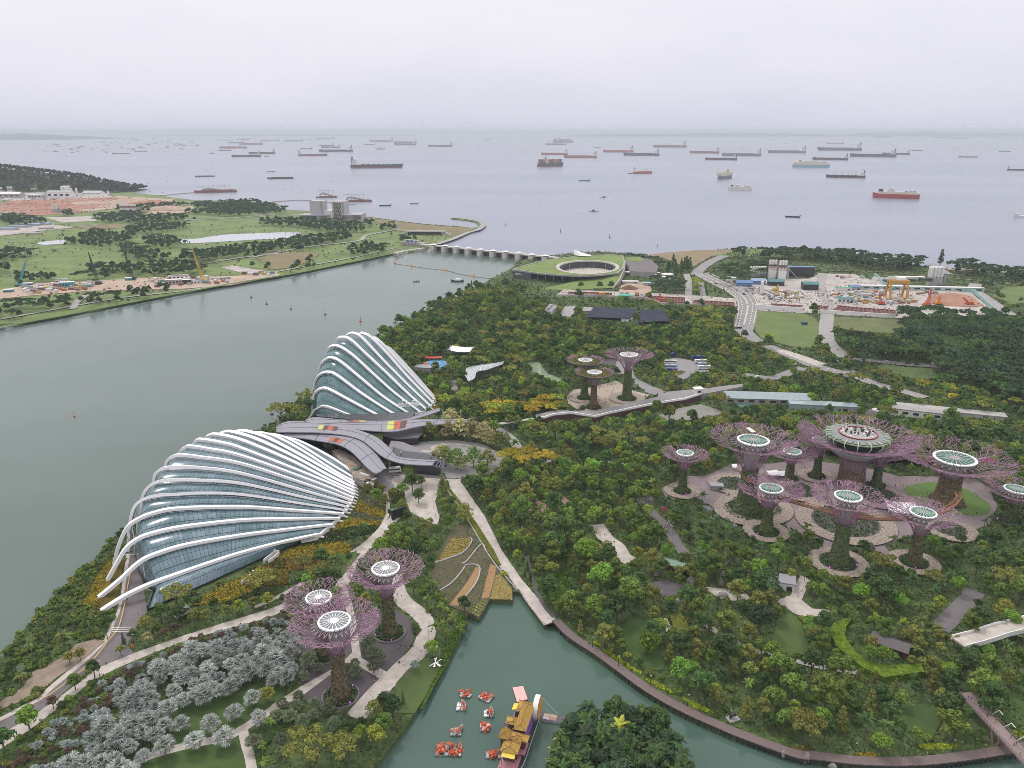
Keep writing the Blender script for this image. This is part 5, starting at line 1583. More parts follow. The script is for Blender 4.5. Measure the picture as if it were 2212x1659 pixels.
 # ------------------------------------------------------------------ generic buildings
def house(nm,fr,x,y,size,yaw,wallm,roofm,lab,rooftype='flat',cat='building',z=0,windows=0,door=True):
 p=G(*fr(x,y))
 lx,ly,h=size
 e=empty(nm,(p.x,p.y,0),yaw,lab,cat)
 MB().box((0,0,h/2-.1),(lx,ly,h+.2)).build('wall',wallm,e)
 if rooftype=='flat':
  MB().box((0,0,h+.25),(lx+.8,ly+.8,.5)).build('roof',roofm,e)
 else :
  rr=h+ly*.22
  b=MB()
  for s in(-1,1):
   b.add([(-lx/2-.6,s*(ly/2+.8),h-.1),(lx/2+.6,s*(ly/2+.8),h-.1),(lx/2+.6,0,rr),(-lx/2-.6,0,rr),(-lx/2-.6,s*(ly/2+.8),h+.15),(lx/2+.6,s*(ly/2+.8),h+.15),(lx/2+.6,0,rr+.25),(-lx/2-.6,0,rr+.25)],[(0,1,2,3),(7,6,5,4),(0,4,5,1),(1,5,6,2),(3,2,6,7),(0,3,7,4)])
  b.build('roof',roofm,e)
  MB().add([(-lx/2,-ly/2,h),(-lx/2,ly/2,h),(-lx/2,0,rr-.1),(lx/2,-ly/2,h),(lx/2,ly/2,h),(lx/2,0,rr-.1)],[(0,2,1),(3,4,5)]).build('gable',wallm,e)
 for i in range(windows):
  MB().box((-lx/2+lx*(i+.5)/windows,-ly/2-.06,h*.55),(lx/windows*.55,.14,h*.35)).build('window',MATS['dark_glazing'],e)
 if door:
  MB().box((lx*.31,-ly/2-.09,1.2),(min(3,lx*.2),.14,2.4)).build('door',M_dark,e)
 r_=max(lx,ly)/2
 CLEAR.append(Zone([(p.x+math.cos(yaw)*a-math.sin(yaw)*c,p.y+math.sin(yaw)*a+math.cos(yaw)*c) for a,c in((-lx/2,-ly/2),(lx/2,-ly/2),(lx/2,ly/2),(-lx/2,ly/2))]))
 return e
M_teal_roof=mat('teal_roof',(.07,.19,.19),.6,var=.12,scale=.3)
M_blue_roof=mat('blue_roof',(.10,.20,.36),.6,var=.15,scale=.3)
M_slate=mat('slate_roof',(.115,.10,.105),.8,var=.15,scale=1.0)
M_green_roof=mat('green_roof',(.16,.255,.19),.6,var=.12,scale=.5)
M_glassroof=mat('glass_roof',(.30,.36,.38),.25,var=.15,scale=.4)
M_timber_wall=mat('timber_wall',(.13,.05,.035),.8)
house('pavilion',fQ,965,300,(12,4.5,3.2),R(-32),M_timber_wall,M_green_roof,'long timber garden pavilion with green pitched roof among rocks','gable')
house('pavilion',fR,1010,720,(13,6.5,3.4),R(-36),M_timber_wall,M_slate,'dark slate-roofed hut inside the curved hedge ring','gable')
e=house('pavilion',fR,145,215,(12,7,3.6),R(-18),M_white_rough,mat('mauve_sheet',(.27,.255,.28),.6),'small pavilion with mauve-grey curved roof by the pale path','flat')
house('kiosk',fP,462,545,(7,4,2.8),R(-8),M_grey,M_grey,'small grey kiosk beside the slim steel tree','flat')
house('greenhouse',fI,220,1235,(62,14,4.6),R(-5),M_conc_grey,M_glassroof,'long low hall with a ribbed glass roof behind the big steel trees','gable',windows=8)
house('greenhouse',fI,660,1290,(48,9,4),R(-9),M_glassroof,M_glassroof,'long low glass shed beside the ribbed glass hall','flat')
house('service_block',fI,1370,1345,(34,8,5),R(-20),M_white_rough,M_conc_grey,'white service block with a roof garden behind the steel trees','flat',windows=5)
house('service_block',fI,1640,1330,(70,9,3.2),R(-19),M_stone,M_stone,'long terrace block with planted roof strips past the white service block','flat')
house('shed',fI,830,470,(19,8.2,4.8),R(-4),M_white_rough,M_teal_roof,'teal-roofed yard shed with a white front beside the crossing road','gable',windows=4)
house('shed',fI,560,372,(19,12.1,7.8),R(-5),M_dark,M_teal_roof,'tall open shed with a green-teal roof by the trees','gable')
house('shed',fI,465,268,(45,9.9,13.2),R(-2),MATS['dark_glazing'],M_blue_roof,'large dark open shed under a flat blue-grey roof beside the silos','flat')
house('shed',fI,55,345,(20,12.1,5.4),R(-12),M_blue_roof,M_blue_roof,'blue-roofed workshop nearest the flyover','gable')
house('shed',fI,165,330,(18,11,5.4),R(-12),M_blue_roof,mat('paleblue_roof',(.26,.34,.44),.6),'pale-blue-roofed workshop, second from the flyover','gable')
house('shed',fI,300,340,(20,11,6),R(-8),M_dark,M_teal_roof,'teal workshop roof between dark trees in the yard','gable')
house('shed',fI,905,372,(13,7.7,4.2),R(-4),M_stone,M_blue_roof,'small shed with a slate-blue roof in the container yard','gable')
house('shed',fI,820,378,(20,5.5,3.6),R(-3),M_white_rough,mat('emerald_roof',(.06,.30,.20),.6),'low white shed with an emerald roof patch in the yard','flat')
house('shed',fI,1215,335,(29,8.8,6),R(-4),mat('navy_wall',(.02,.035,.11),.6),mat('navy_roof',(.025,.045,.15),.6),'navy blue storage shed by the gravel heaps','flat')
house('site_office',fI,1330,290,(40,5.5,3),R(-6),M_white_rough,M_white,'long white low site roof behind the gravel heaps','flat')
house('site_office',fI,1420,378,(150,6,5),R(-7),mat('pale_teal_wall',(.36,.47,.45),.7),M_white_rough,'very long pale teal hoarding building along the excavation','flat',windows=12)
house('shed',fI,520,645,(5.5,3.9,3),R(-3),mat('teal_wall',(.03,.10,.13),.6),MATS['teal_wall'] if 'teal_wall' in MATS else M_teal_roof,'dark teal hut in the green field','flat')
house('shed',fI,1262,700,(7,3.9,3),R(-12),M_stone,mat('sky_sheet',(.40,.50,.58),.6),'small pale blue tarpaulin shed on the clearing','gable')
house('shed',fC,1715,1285,(12,8.8,5.4),R(-10),M_white_rough,M_white,'small white shed beside the flyover by dark woods','flat')
house('shed',fC,940,1300,(21,5.5,3),R(-3),M_stone,M_white,'flat white open shed above the brown spoil heap','flat')
house('shed',fC,1080,1315,(15,7.7,3.6),R(-3),M_stone,mat('cyan_sheet',(.25,.50,.55),.6),'cyan-roofed site shed beside the spoil heap','flat')
house('site_office',fC,900,1415,(14,6.6,4.2),R(-4),mat('mint_wall',(.06,.30,.22),.7),mat('mint_roof',(.10,.42,.30),.7),'mint green site hut in the excavation strip','gable')
house('site_office',fH,235,628,(8,5,4),0,M_dark,M_dark,'small black hut in the wooded slope near the reservoir','flat')
house('shed',fH,1140,632,(12,8,3),R(-3),M_white_rough,mat('cream_sheet',(.62,.58,.52),.7),'small cream shed between the black shade nets','flat')
house('shed',fH,830,560,(10,18,3),R(-12),M_stone,M_conc_grey,'grey narrow shed at the left end of the black shade nets','flat')
p=G(*fB(600,800))
e=empty('twin_tower_block',(p.x,p.y,0),R(-6),'pale block with two towers, one patterned yellow and black, on the far shore','building')
sB=.51234*K*p.y/FOC*1.02
M_lilac=mat('lilac_wall',(.42,.40,.43),.8)
for nm,x,y,w,dp,h,m in(('tower',505-600,0,100,30,128,M_lilac),('tower',675-600,-4,95,34,128,M_lilac),('podium',490-600,-10,205,36,32,M_lilac),('podium',780-600,-10,140,44,40,M_lilac),('link_block',585-600,4,70,26,60,M_white_rough)):
 o=MB().box((x*sB,y,h*sB/2),(w*sB,dp,h*sB)).build(nm,m,e)
 if nm=='podium':
  f=MB()
  n=int(w/7)
  for i in range(n):
   f.box((x*sB-w*sB/2+w*sB*(i+.5)/n,y-dp/2-.1,h*sB*.5),(w*sB/n*.5,.5,h*sB*.75))
  f.build('windows',MATS['dark_glazing'],o)
 if nm=='tower':
  MB().box(((x+w*.36)*sB,y-dp/2-.2,h*sB*.5),(w*.1*sB,1.0,h*sB)).build('fin_wall',M_grey,o)
 if nm=='tower' and x>0:
  f1,f2=MB(),MB()
  r=random.Random(2)
  for i in range(10):
   for j in range(12):
    (f1 if(i+j*3)%5 in(0,2) else f2).box(((x-33+i*5.6)*sB,y-dp/2-.2,(8+j*9.8)*sB),(4.2*sB,.6,8.0*sB))
  f1.build('facade_panels',mat('ochre_panel',(.34,.33,.14),.7),o)
  f2.build('facade_panels',MATS['dark_glazing'],o)
CLEAR.append(Zone([(p.x-90,p.y-25),(p.x+110,p.y-25),(p.x+110,p.y+25),(p.x-90,p.y+25)]))
p=G(*fB(1320,925))
e=empty('grass_roof_pavilion',(p.x,p.y,0),R(-2),'low grass-banked pavilion on the dry headland','building')
MB().box((0,0,3.2),(62,14,6.4)).build('wall',MATS['dark_glazing'],e);MB().box((0,0,6.9),(78,18,.9)).build('roof',M_conc_grey,e)
for s in(-1,1):
 MB().add([(s*34,-9,6.4),(s*52,-9,0),(s*34,-9,0),(s*34,9,6.4),(s*52,9,0),(s*34,9,0)],[(0,1,2),(5,4,3),(0,3,4,1),(0,2,5,3)]).build('side_ramp',M_conc_grey,e)
M_silo=mat('silo_white',(.68,.66,.64),.6,var=.08,scale=.3)
M_silo_red=mat('silo_red',(.45,.05,.05),.6)
def silos(fr,x,y,n,r_,h,leg,lab,yaw=0.0,band=None,gap=2.15,rows=1):
 p=G(*fr(x,y))
 e=empty('silo_plant',(p.x,p.y,0),yaw,lab,'silo')
 for j in range(rows):
  for i in range(n):
   cx,cy=(i-(n-1)/2)*r_*gap,j*r_*2.2
   o=MB().lathe((cx,cy,leg),[(r_*.25,-r_*.9),(r_,0),(r_,h),(r_*.5,h+r_*.25)],10).build('silo',M_silo,e)
   if band:
    MB().lathe((cx,cy,leg+h*.18),[(r_*1.015,0),(r_*1.015,h*.12)],10,cap=False).build('stripe',M_silo_red,o)
    MB().lathe((cx,cy,leg+h*.36),[(r_*1.015,0),(r_*1.015,h*.16)],10,cap=False).build('stripe',M_dark,o)
 if leg>3:
  MB().box((0,r_*(rows-1),leg*.5-.5),(n*r_*2,rows*r_*2.0,leg-1)).build('plant_house',M_stone if not band else M_white_rough,e)
 MB().box((n*r_*1.1+2,0,leg*.6+.2),(r_*1.4,r_*1.2,leg*1.2+.4)).build('lift_tower',M_grey,e)
 MB().tube([(n*r_*1.2,0,leg+h*.3),(n*r_*1.2+h*1.2,-3,1)],.8,4).build('conveyor',M_grey,e)
 return e
silos(fI,270,285,3,1.8,12.5,13,'three white silos with red and black bands, nearer the flyover',band=True)
silos(fI,347,292,3,1.8,12.5,13,'three white silos with red and black bands beside the dark shed',band=True)
silos(fI,160,272,6,1.9,10,4,'row of short white silos at the flyover end of the works',R(8))
silos(fI,1525,345,4,2.1,13,12,'tall white silo cluster on dark legs behind the excavation',rows=2)
silos(fI,190,412,1,2.0,15,2,'single slim white silo near the blue workshops')
silos(fA,505,632,2,5.5,26,5,'pair of tall white silos on the sandy far bank',rows=2)
silos(fA,575,628,2,3,20,3,'two slim white silos beside the pair of tall ones',gap=5)
silos(fA,80,605,3,2.8,12,8,'white silo group near the far wooded hill',band=True)
silos(fA,10,610,2,2.8,12,8,'white silos at the picture edge by the wooded hill',band=True)
silos(fA,425,755,3,2.5,12,9,'white silos over a dark hopper on the red earth')
silos(fA,990,765,7,2.7,10,13,'wide dark batching plant with white silos on the far earth yard',band=True)
silos(fA,1660,705,3,2.4,9,7,'white silos with red bands half in far trees',band=True)
silos(fA,835,625,1,3.5,11,3,'single white silo on the far sandy flat')
for x,y,sx,sy,h,m,lab in((90,640,70,24,12,M_stone,'long grey-green works shed by the far hill'),(470,640,75,24,16,M_white_rough,'pale works hall under the tall far silos'),(280,645,40,20,10,M_stone,'small grey works block between far silos'),(330,640,26,18,16,M_white_rough,'squat white works tower on the far yard'),(720,615,60,30,5,M_white_rough,'low white shed roofs on the far sandy flat'),(270,600,20,14,14,M_white_rough,'white works block against the far wooded hill')):
 house('works_shed',fA,x,y,(sx,sy,h),R(-3),m,M_white_rough if m is M_stone else M_grey,lab,'gable' if sx>50 else 'flat',door=False,windows=4)
for i,(x,y,w) in enumerate(((60,890,40),(150,870,46),(230,858,42),(320,852,38))):
 house('solar_shed',fA,x,y,(w,15,4),R(-6),M_stone,mat('solar_blue',(.20,.27,.42),.35,var=.15,scale=.3),'long low shed with blue panel roof on the far bank','flat',door=False)['group']='blue panel sheds of the far depot'
for x,y,w,lab in((355,885,70,'pale low wall-like depot block, nearer the pond'),(265,925,70,'pale low depot block by the green, lower one')):
 house('depot_block',fA,x,y,(w*.4,7,4),R(4),M_yard,M_conc,lab,'flat',door=False)
for x,y,sx,sy,h,m,lab in((1375,1270,62,12,12,M_white_rough,'white portal site building by the yellow crane'),(520,1330,42,14,14,mat('cyan_wall',(.08,.34,.40),.6),'cyan sided site office stack on the far quay'),(320,1340,24,12,4,mat('turq_roof',(.05,.42,.46),.6),'turquoise site shed on the far quay'),(70,1370,26,12,8,mat('teal_site',(.12,.32,.33),.6),'teal site shed on the far quay near the picture edge'),(210,1315,30,12,6,M_blue_roof,'dark blue site shed by the turquoise crane'),(480,1295,34,12,10,M_white_rough,'white site cabins behind the cyan office'),(1340,1310,48,12,14,M_stone,'grey stacked site cabins beside dark trees on the quay'),(1430,1305,34,12,12,MATS['dark_glazing'],'black netted scaffold on the far quay'),(1530,1300,50,10,8,M_white_rough,'long white hoarding near the yellow crane foot'),(1700,1270,60,8,5,M_white_rough,'white site hoarding toward the red barriers'),(990,1280,20,10,8,MATS['turq_roof'],'turquoise excavator shed on the red-brown strip'),(440,1345,40,8,5,M_white_rough,'row of white cabins in front of the cyan office')):
 house('site_office',fA,x,y,(sx*.42,sy*.45,h*.5),R(14),m,M_white_rough if m is not M_white_rough else M_grey,lab,'flat',door=False,windows=5)
def lattice_crane(fr,x,y,tx,ty,col,lab,base=True):
 p=G(*fr(x,y))
 tz=zat(p.x,p.y,fr(tx,ty)[1])
 dx=(fr(tx,ty)[0]-fr(x,y)[0])/FOC*p.y*1.03
 e=empty('crawler_crane',(p.x,p.y,0),0,lab,'crane')
 m=mat('crane_'+col,{'yellow':(.55,.36,.04),'teal':(.08,.36,.38),'black':(.05,.045,.05),'red':(.52,.10,.035),'orange':(.60,.22,.03)}[col],.5)
 b=MB()
 r_=max(.5,p.y/1500)
 top=Vector((dx,0,tz))
 c=[Vector((sx*1.6,sy*1.6,2)) for sx in(-1,1) for sy in(-1,1)]
 for q in c:
  b.tube([q,top+q*.15],.28*r_+.12,4)
 n=14
 for i in range(n):
  f0,f1=i/n,(i+1)/n
  for k,l in((0,1),(1,3),(3,2),(2,0)):
   b.tube([c[k].lerp(top,f0),c[l].lerp(top,f1)],.2*r_,3)
 b.build('boom',m,e)
 if base:
  MB().box((0,0,2.6),(7,5,3.4)).build('cab',m,e)
  for s in(-1,1):
   MB().box((0,s*3,.8),(9,1.6,1.6)).build('track',M_dark,e)
 MB().tube([top,top+Vector((1.5,0,-tz*.4))],.12*r_,4).build('cable',M_dark,e)
 return e
lattice_crane(fA,1565,1285,1510,1035,'yellow','tall yellow lattice crane on the far quay')
lattice_crane(fA,150,1320,238,1120,'teal','slanting turquoise lattice crane on the far quay')
lattice_crane(fA,757,1310,722,1060,'black','dark piling rig tower, left one of two on the far quay')
lattice_crane(fA,1020,1275,990,1065,'black','dark piling rig tower, the one standing farther along the quay')
lattice_crane(fI,1110,490,1085,395,'red','red crawler crane boom in the container yard')
lattice_crane(fI,1465,500,1478,365,'red','slim red piling mast at the edge of the earth pit')
lattice_crane(fI,1550,490,1552,420,'orange','short orange piling mast by the earth pit')
lattice_crane(fI,1790,490,1730,430,'red','red long-arm excavator boom in the earth pit')
lattice_crane(fC,1180,1440,1160,1370,'red','red crane arm in the excavation strip')
lattice_crane(fC,720,1395,680,1365,'orange','orange excavator arm in the strip below the spiral roof')
lattice_crane(fI,300,385,318,335,'yellow','small yellow mobile crane arm by the workshops')
p=G(*fI(1225,440))
e=empty('gantry_crane',(p.x,p.y,0),R(-4),'wide orange-yellow gantry crane over the stacked steel','crane')
mg=mat('gantry_yellow',(.48,.25,.05),.5)
sI=.51175*K*p.y/FOC*.92
for y in(-3,3):
 MB().box((0,y,21),(165*sI,2.4,4)).build('beam',mg,e)
for x in(-70,70):
 for y in(-9,9):
  MB().tube([(x*sI,y*.4,20),(x*sI,y,0)],1.5,4).build('leg',mg,e)
 MB().box((x*sI,0,1),(3,22,1.6)).build('end_truck',mg,e)
MB().box((20*sI,0,24.5),(9,7,4)).build('trolley',M_white,e)
M_strut=mat('strut_red',(.20,.065,.05),.7)
def strutting(fr,line,w,n,lab,dark=True):
 q=gp(fr,line,0)
 L=smooth_line(q,6)
 e=empty('trench_strutting',(L[0].x,L[0].y,0),0,lab,'excavation')
 l_=[(p.x-L[0].x,p.y-L[0].y) for p in L]
 _layer[0]+=.008
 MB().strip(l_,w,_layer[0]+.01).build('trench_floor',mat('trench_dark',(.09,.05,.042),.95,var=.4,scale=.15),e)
 for s in(-1,1):
  MB().wall(offs(l_,s*w/2),1.4,-.2,2.2).build('wale_beam',M_strut,e)
 ln_=[Vector((x,y,0)) for x,y in l_]
 d=[0]
 for i in range(1,len(ln_)):
  d.append(d[-1]+(ln_[i]-ln_[i-1]).length)
 for k in range(n):
  s=d[-1]*(k+.5)/n
  x=np.interp(s,d,[v.x for v in ln_]);y=np.interp(s,d,[v.y for v in ln_])
  x2=np.interp(s+1,d,[v.x for v in ln_]);y2=np.interp(s+1,d,[v.y for v in ln_])
  t=Vector((x2-x,y2-y,0))
  if t.length<.01:
   t=Vector((1,0,0))
  t.normalize()
  nn=Vector((-t.y,t.x,0))*(w/2)
  MB().tube([Vector((x,y,1.4))-nn,Vector((x,y,1.4))+nn],.8,5).build('strut',M_strut,e)
 return e
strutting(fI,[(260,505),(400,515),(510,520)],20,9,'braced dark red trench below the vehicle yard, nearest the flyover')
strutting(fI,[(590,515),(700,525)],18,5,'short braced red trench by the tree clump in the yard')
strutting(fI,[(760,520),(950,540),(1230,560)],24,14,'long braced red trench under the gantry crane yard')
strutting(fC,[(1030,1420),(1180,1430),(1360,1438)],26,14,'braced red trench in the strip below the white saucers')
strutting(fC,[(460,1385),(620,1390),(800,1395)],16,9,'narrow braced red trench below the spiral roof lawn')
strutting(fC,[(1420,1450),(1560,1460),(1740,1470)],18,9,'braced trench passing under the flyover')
q=sheet('earth_pit',gp(fI,[(1450,470),(1500,420),(1640,400),(1800,425),(1900,500),(1820,510),(1600,500)]),mat('pit_earth',(.33,.17,.11),.95,var=.4,scale=.06))
tag(MB().wall(xy(smooth_line(gp(fI,[(1060,268),(1100,300),(1170,350),(1500,372),(1800,395),(1880,450),(1965,525)],0),4)),1.2,0,4.5).build('hoarding',mat('teal_hoarding',(.27,.42,.38),.7)),'pale teal hoarding round the earth pit','fence')
tag(MB().wall(xy(gp(fI,[(140,522),(510,548)],0)),1.2,0,5.5).build('hoarding',M_white_rough),'white hoarding between the green field and the red trench','fence')
tag(MB().wall(xy(gp(fI,[(640,555),(900,572),(1220,592)],0)),1.2,0,4.5).build('hoarding',M_white_rough),'white hoarding below the long red trench','fence')
tag(MB().wall(xy(gp(fC,[(380,1405),(700,1408),(1050,1425),(1180,1468),(1540,1482)],0)),1.2,0,3.5).build('hoarding',M_yard),'pale hoarding along the excavation strip below the spiral roof','fence')
def heap(fr,x,y,rx,ry,h,m,lab,cat='earth heap'):
 p=G(*fr(x,y))
 r=random.Random(int(x+y))
 rows=[]
 for j,(q,z) in enumerate(((1,-.3),(.75,.35),(.45,.75),(.15,.98),(.01,1.0))):
  rows.append([(math.cos(2*math.pi*k/18)*rx*q*r.uniform(.88,1.12),math.sin(2*math.pi*k/18)*ry*q*r.uniform(.88,1.12),h*z*r.uniform(.9,1.1)) for k in range(18)])
 tag(MB().grid(rows,close=True).build('spoil_heap',m,loc=(p.x,p.y,0)),lab,cat)
 CLEAR.append(Zone([(p.x-rx,p.y-ry),(p.x+rx,p.y-ry),(p.x+rx,p.y+ry),(p.x-rx,p.y+ry)]))
heap(fC,930,1345,14,9,5,M_soilbrown,'brown spoil heap below the white open shed')
heap(fC,1000,1335,12,8,3,M_sand,'pale sandy heap beside the brown spoil heap')
heap(fI,1110,300,16,9,4,M_stone,'grey gravel heap by the navy shed')
heap(fI,1200,290,13,8,4,M_stone,'grey gravel heap behind the first one by the navy shed')
for i,(x,y,rx,h,m) in enumerate(((200,690,90,9,M_red_earth),(420,700,70,8,M_red_earth),(700,690,80,8,M_sand),(860,690,70,9,M_sand),(1000,680,80,12,M_sand),(1150,690,80,9,M_red_earth),(640,720,60,6,M_red_earth),(1300,740,90,12,M_sand),(330,735,70,5,M_red_earth))):
 heap(fA,x,y,rx,30,h,m,'broad low %s mound on the far earthworks'%('red' if m is M_red_earth else 'pale sand'),'earth heap')
for o in[o for o in COL.objects if o.name.startswith('spoil_heap') and 'far earthworks' in(o.get('label') or '')]:
 o['group']='mounds of the far earthworks, '+('red' if 'red' in o['label'] else 'sand')
 # ------------------------------------------------------------------ garden canopies, tents, nets
def net_roof(pts,lab):
 q=gp(fH,pts,4)
 e=empty('shade_net',(q[0].x,q[0].y,0),0,lab,'shade net')
 loc=[(p.x-q[0].x,p.y-q[0].y) for p in q]
 m=mat('black_net',(.018,.020,.048),.85,var=.35,scale=.08)
 MB().prism(loc,3.4,4.0).build('net',m,e)
 a,b,c,d=[Vector((x,y,4.03)) for x,y in loc[:4]]
 for i in range(1,12):
  MB().tube([a.lerp(b,i/12),d.lerp(c,i/12)],.22,4).build('ridge_wire',mat('net_wire',(.05,.05,.08),.7),e)
 for x,y in loc:
  MB().tube([(x,y,0),(x,y,3.9)],.2,4).build('post',M_grey,e)
 CLEAR.append(Zone(xy(q)))
net_roof([(812,598),(882,520),(1222,536),(1175,612),(1110,628)][:4],'larger black shade net roof over nursery beds')
net_roof([(1230,642),(1256,542),(1425,542),(1492,628)],'smaller black shade net roof over nursery beds')
U=smooth_line(gp(fS,[(455,455),(480,400),(560,378),(660,365),(772,350)],9),5)
Lo=smooth_line(gp(fS,[(490,505),(540,480),(560,430),(640,412),(765,368)],9),5)
e=empty('wave_canopy',(U[0].x,U[0].y,0),0,'grey glass canopy curved like a leaf among the trees','canopy')
o0=Vector((U[0].x,U[0].y,0))
rows=[[Lo[k].lerp(U[k],f)-o0+Vector((0,0,1.2*math.sin(math.pi*f))) for k in range(len(U))] for f in(0,.33,.66,1)]
b=MB().grid(rows);b.grid([[p-Vector((0,0,.4)) for p in r] for r in rows[::-1]])
b.build('glass_roof',mat('canopy_glass',(.36,.39,.41),.2,var=.2,scale=.6),e)
for k in range(0,len(U),2):
 MB().tube([r[k]+Vector((0,0,.1)) for r in rows],.16,4).build('roof_beam',M_white,e)
for k in(4,10,16):
 MB().tube([(rows[1][k].x,rows[1][k].y,0),(rows[1][k].x,rows[1][k].y,rows[1][k].z)],.3,6).build('post',M_grey,e)
CLEAR.append(Zone([(p.x,p.y) for p in U]+[(p.x,p.y) for p in Lo[::-1]]))
def tent(fr,x,y,lx,ly,h,yaw,m,lab,sweep=1.5,cat='tent'):
 p=G(*fr(x,y))
 e=empty('canopy_tent',(p.x,p.y,0),yaw,lab,cat)
 rows=[]
 for j in range(5):
  f=j/4*2-1
  rows.append([(lx/2*g,ly/2*f,h*.62+sweep*(1-f*f)*(.6+.4*math.cos(g*1.5))+sweep*.5*g*g) for g in(-1,-.5,0,.5,1)])
 b=MB().grid(rows);b.grid([[(a,c,z-.15) for a,c,z in r] for r in rows[::-1]])
 b.build('fabric_roof',m,e,smooth=True)
 for sx in(-1,1):
  for sy in(-1,1):
   MB().tube([(sx*lx*.46,sy*ly*.46,0),(sx*lx*.46,sy*ly*.46,h*.66)],.12,5).build('pole',M_grey,e)
 CLEAR.append(Zone([(p.x-lx/2,p.y-ly/2),(p.x+lx/2,p.y-ly/2),(p.x+lx/2,p.y+ly/2),(p.x-lx/2,p.y+ly/2)]))
tent(fF,1640,395,24,13,7,R(-20),M_white,'white swept fabric canopy by the blue playground',3.0)
tent(fP,775,478,7,6,4.5,R(10),M_white,'white peaked tent on the grove court, the pointed one',1.6)
tent(fP,822,478,6,6,4,R(0),M_white,'small flat-topped white tent beside the pointed one')
tent(fP,560,435,3,4,4,0,M_white,'tiny white tent under the hatch-canopy steel tree')
tent(fP,1500,690,15,13,7,R(-12),M_white,'large white stage canopy under the end of the orange walkway',2.5)
tent(fF,1420,440,16,4,4,R(4),mat('red_fabric',(.55,.07,.06),.7),'long red and orange shade sail over the blue playground',1.0,'shade sail')
house('pergola',fF,1370,520,(20,8,3.2),R(-12),M_stone,M_grey,'grey flat pergola roof beside the blue playground','flat',cat='pergola')
p=G(*fP(1380,150))
e=empty('domed_hut',(p.x,p.y,0),0,'dark domed hut with a white round top behind the rooftop bar','building')
MB().lathe((0,0,0),[(9,0),(8.6,4),(6.5,6.5),(4.6,7.6)],24).build('roof',M_slate,e)
MB().lathe((0,0,7.5),[(4.6,0),(4.5,.5),(.1,.7)],24).build('oculus',M_white,e)
for i,pts in enumerate(([(1010,318),(1150,350),(1330,372),(1480,392),(1620,408),(1760,420)],[(1760,420),(1900,430),(2030,418)])):
 q=smooth_line(gp(fP,pts,0),5)
 e=empty('colonnade',(q[0].x,q[0].y,0),0,('long colonnade draped in magenta blossom behind the steel trees','shorter end of the blossom colonnade near the picnic lawn')[i],'colonnade')
 l_=[(p.x-q[0].x,p.y-q[0].y) for p in q]
 MB().wall(l_,7,4.6,5.4).build('roof_slab',M_conc_grey,e)
 MB().wall(offs(l_,2.5),.5,0,4.6).build('back_wall',MATS['dark_glazing'],e)
 for x,y in offs(l_,-2.8)[::3]:
  MB().tube([(x,y,0),(x,y,4.6)],.45,6).build('column',M_conc,e)
 rng=np.random.default_rng(3+i)
 L3=np.array(offs(l_,-3.2));L4=np.array(offs(l_,2))
 n=1800
 k=rng.integers(0,len(L3)-1,n);f=rng.uniform(0,1,n)[:,None];w=rng.uniform(0,1,n)[:,None]**2
 P_=(L3[k]*(1-f)+L3[k+1]*f)*(1-w)+(L4[k]*(1-f)+L4[k+1]*f)*w
 P_=np.concatenate([P_+rng.normal(0,.3,(n,2)),(5.8-2.4*rng.uniform(0,1,(n,1))**2*(w<.12))],1)
 link('blossom',quad_mesh('blossom',leaf_quads(P_,np.tile([0,-.5,1.],(n,1)),np.full(n,.9),rng,.7),mat('magenta_blossom',(.30,.065,.16),.9,island=.5)),e)
p=G(*fS(1055,440))
e=empty('fountain',(p.x,p.y,0),0,'small white fountain jet in the lily pond','fountain')
MB().lathe((0,0,.3),[(1.4,0),(.8,2),(.35,6),(.1,7.5)],10).build('jet',M_white,e)
MB().lathe((0,0,.28),[(7,0),(7,.2),(6.5,.25)],20,sx=1.2).build('basin',mat('dark_pool',(.06,.065,.06),.1),e)
for i,(fr,x,y,lab) in enumerate(((fQ,1410,250,'pale mauve star trellis with violet flowers among shrubs'),(fQ,1580,250,'pale mauve star trellis with red flowers among shrubs'),(fP,80,640,'lattice arch over the path topped with pink blossom'),(fP,190,790,'lattice arch over the path without blossom'))):
 p=G(*fr(x,y))
 e=empty('trellis',(p.x,p.y,0),i*.7,lab,'trellis')
 b=MB()
 for k in range(7):
  a=k*.9
  b.tube([(math.cos(a)*4,math.sin(a)*3,0),(math.cos(a+.6)*1.5,math.sin(a+.6)*1.5,4),(math.cos(a+2.8)*4.2,math.sin(a+2.8)*3,5.6)],.16,4)
 b.build('lattice',mat('trellis_mauve',(0.27,0.22,0.25),.6),e)
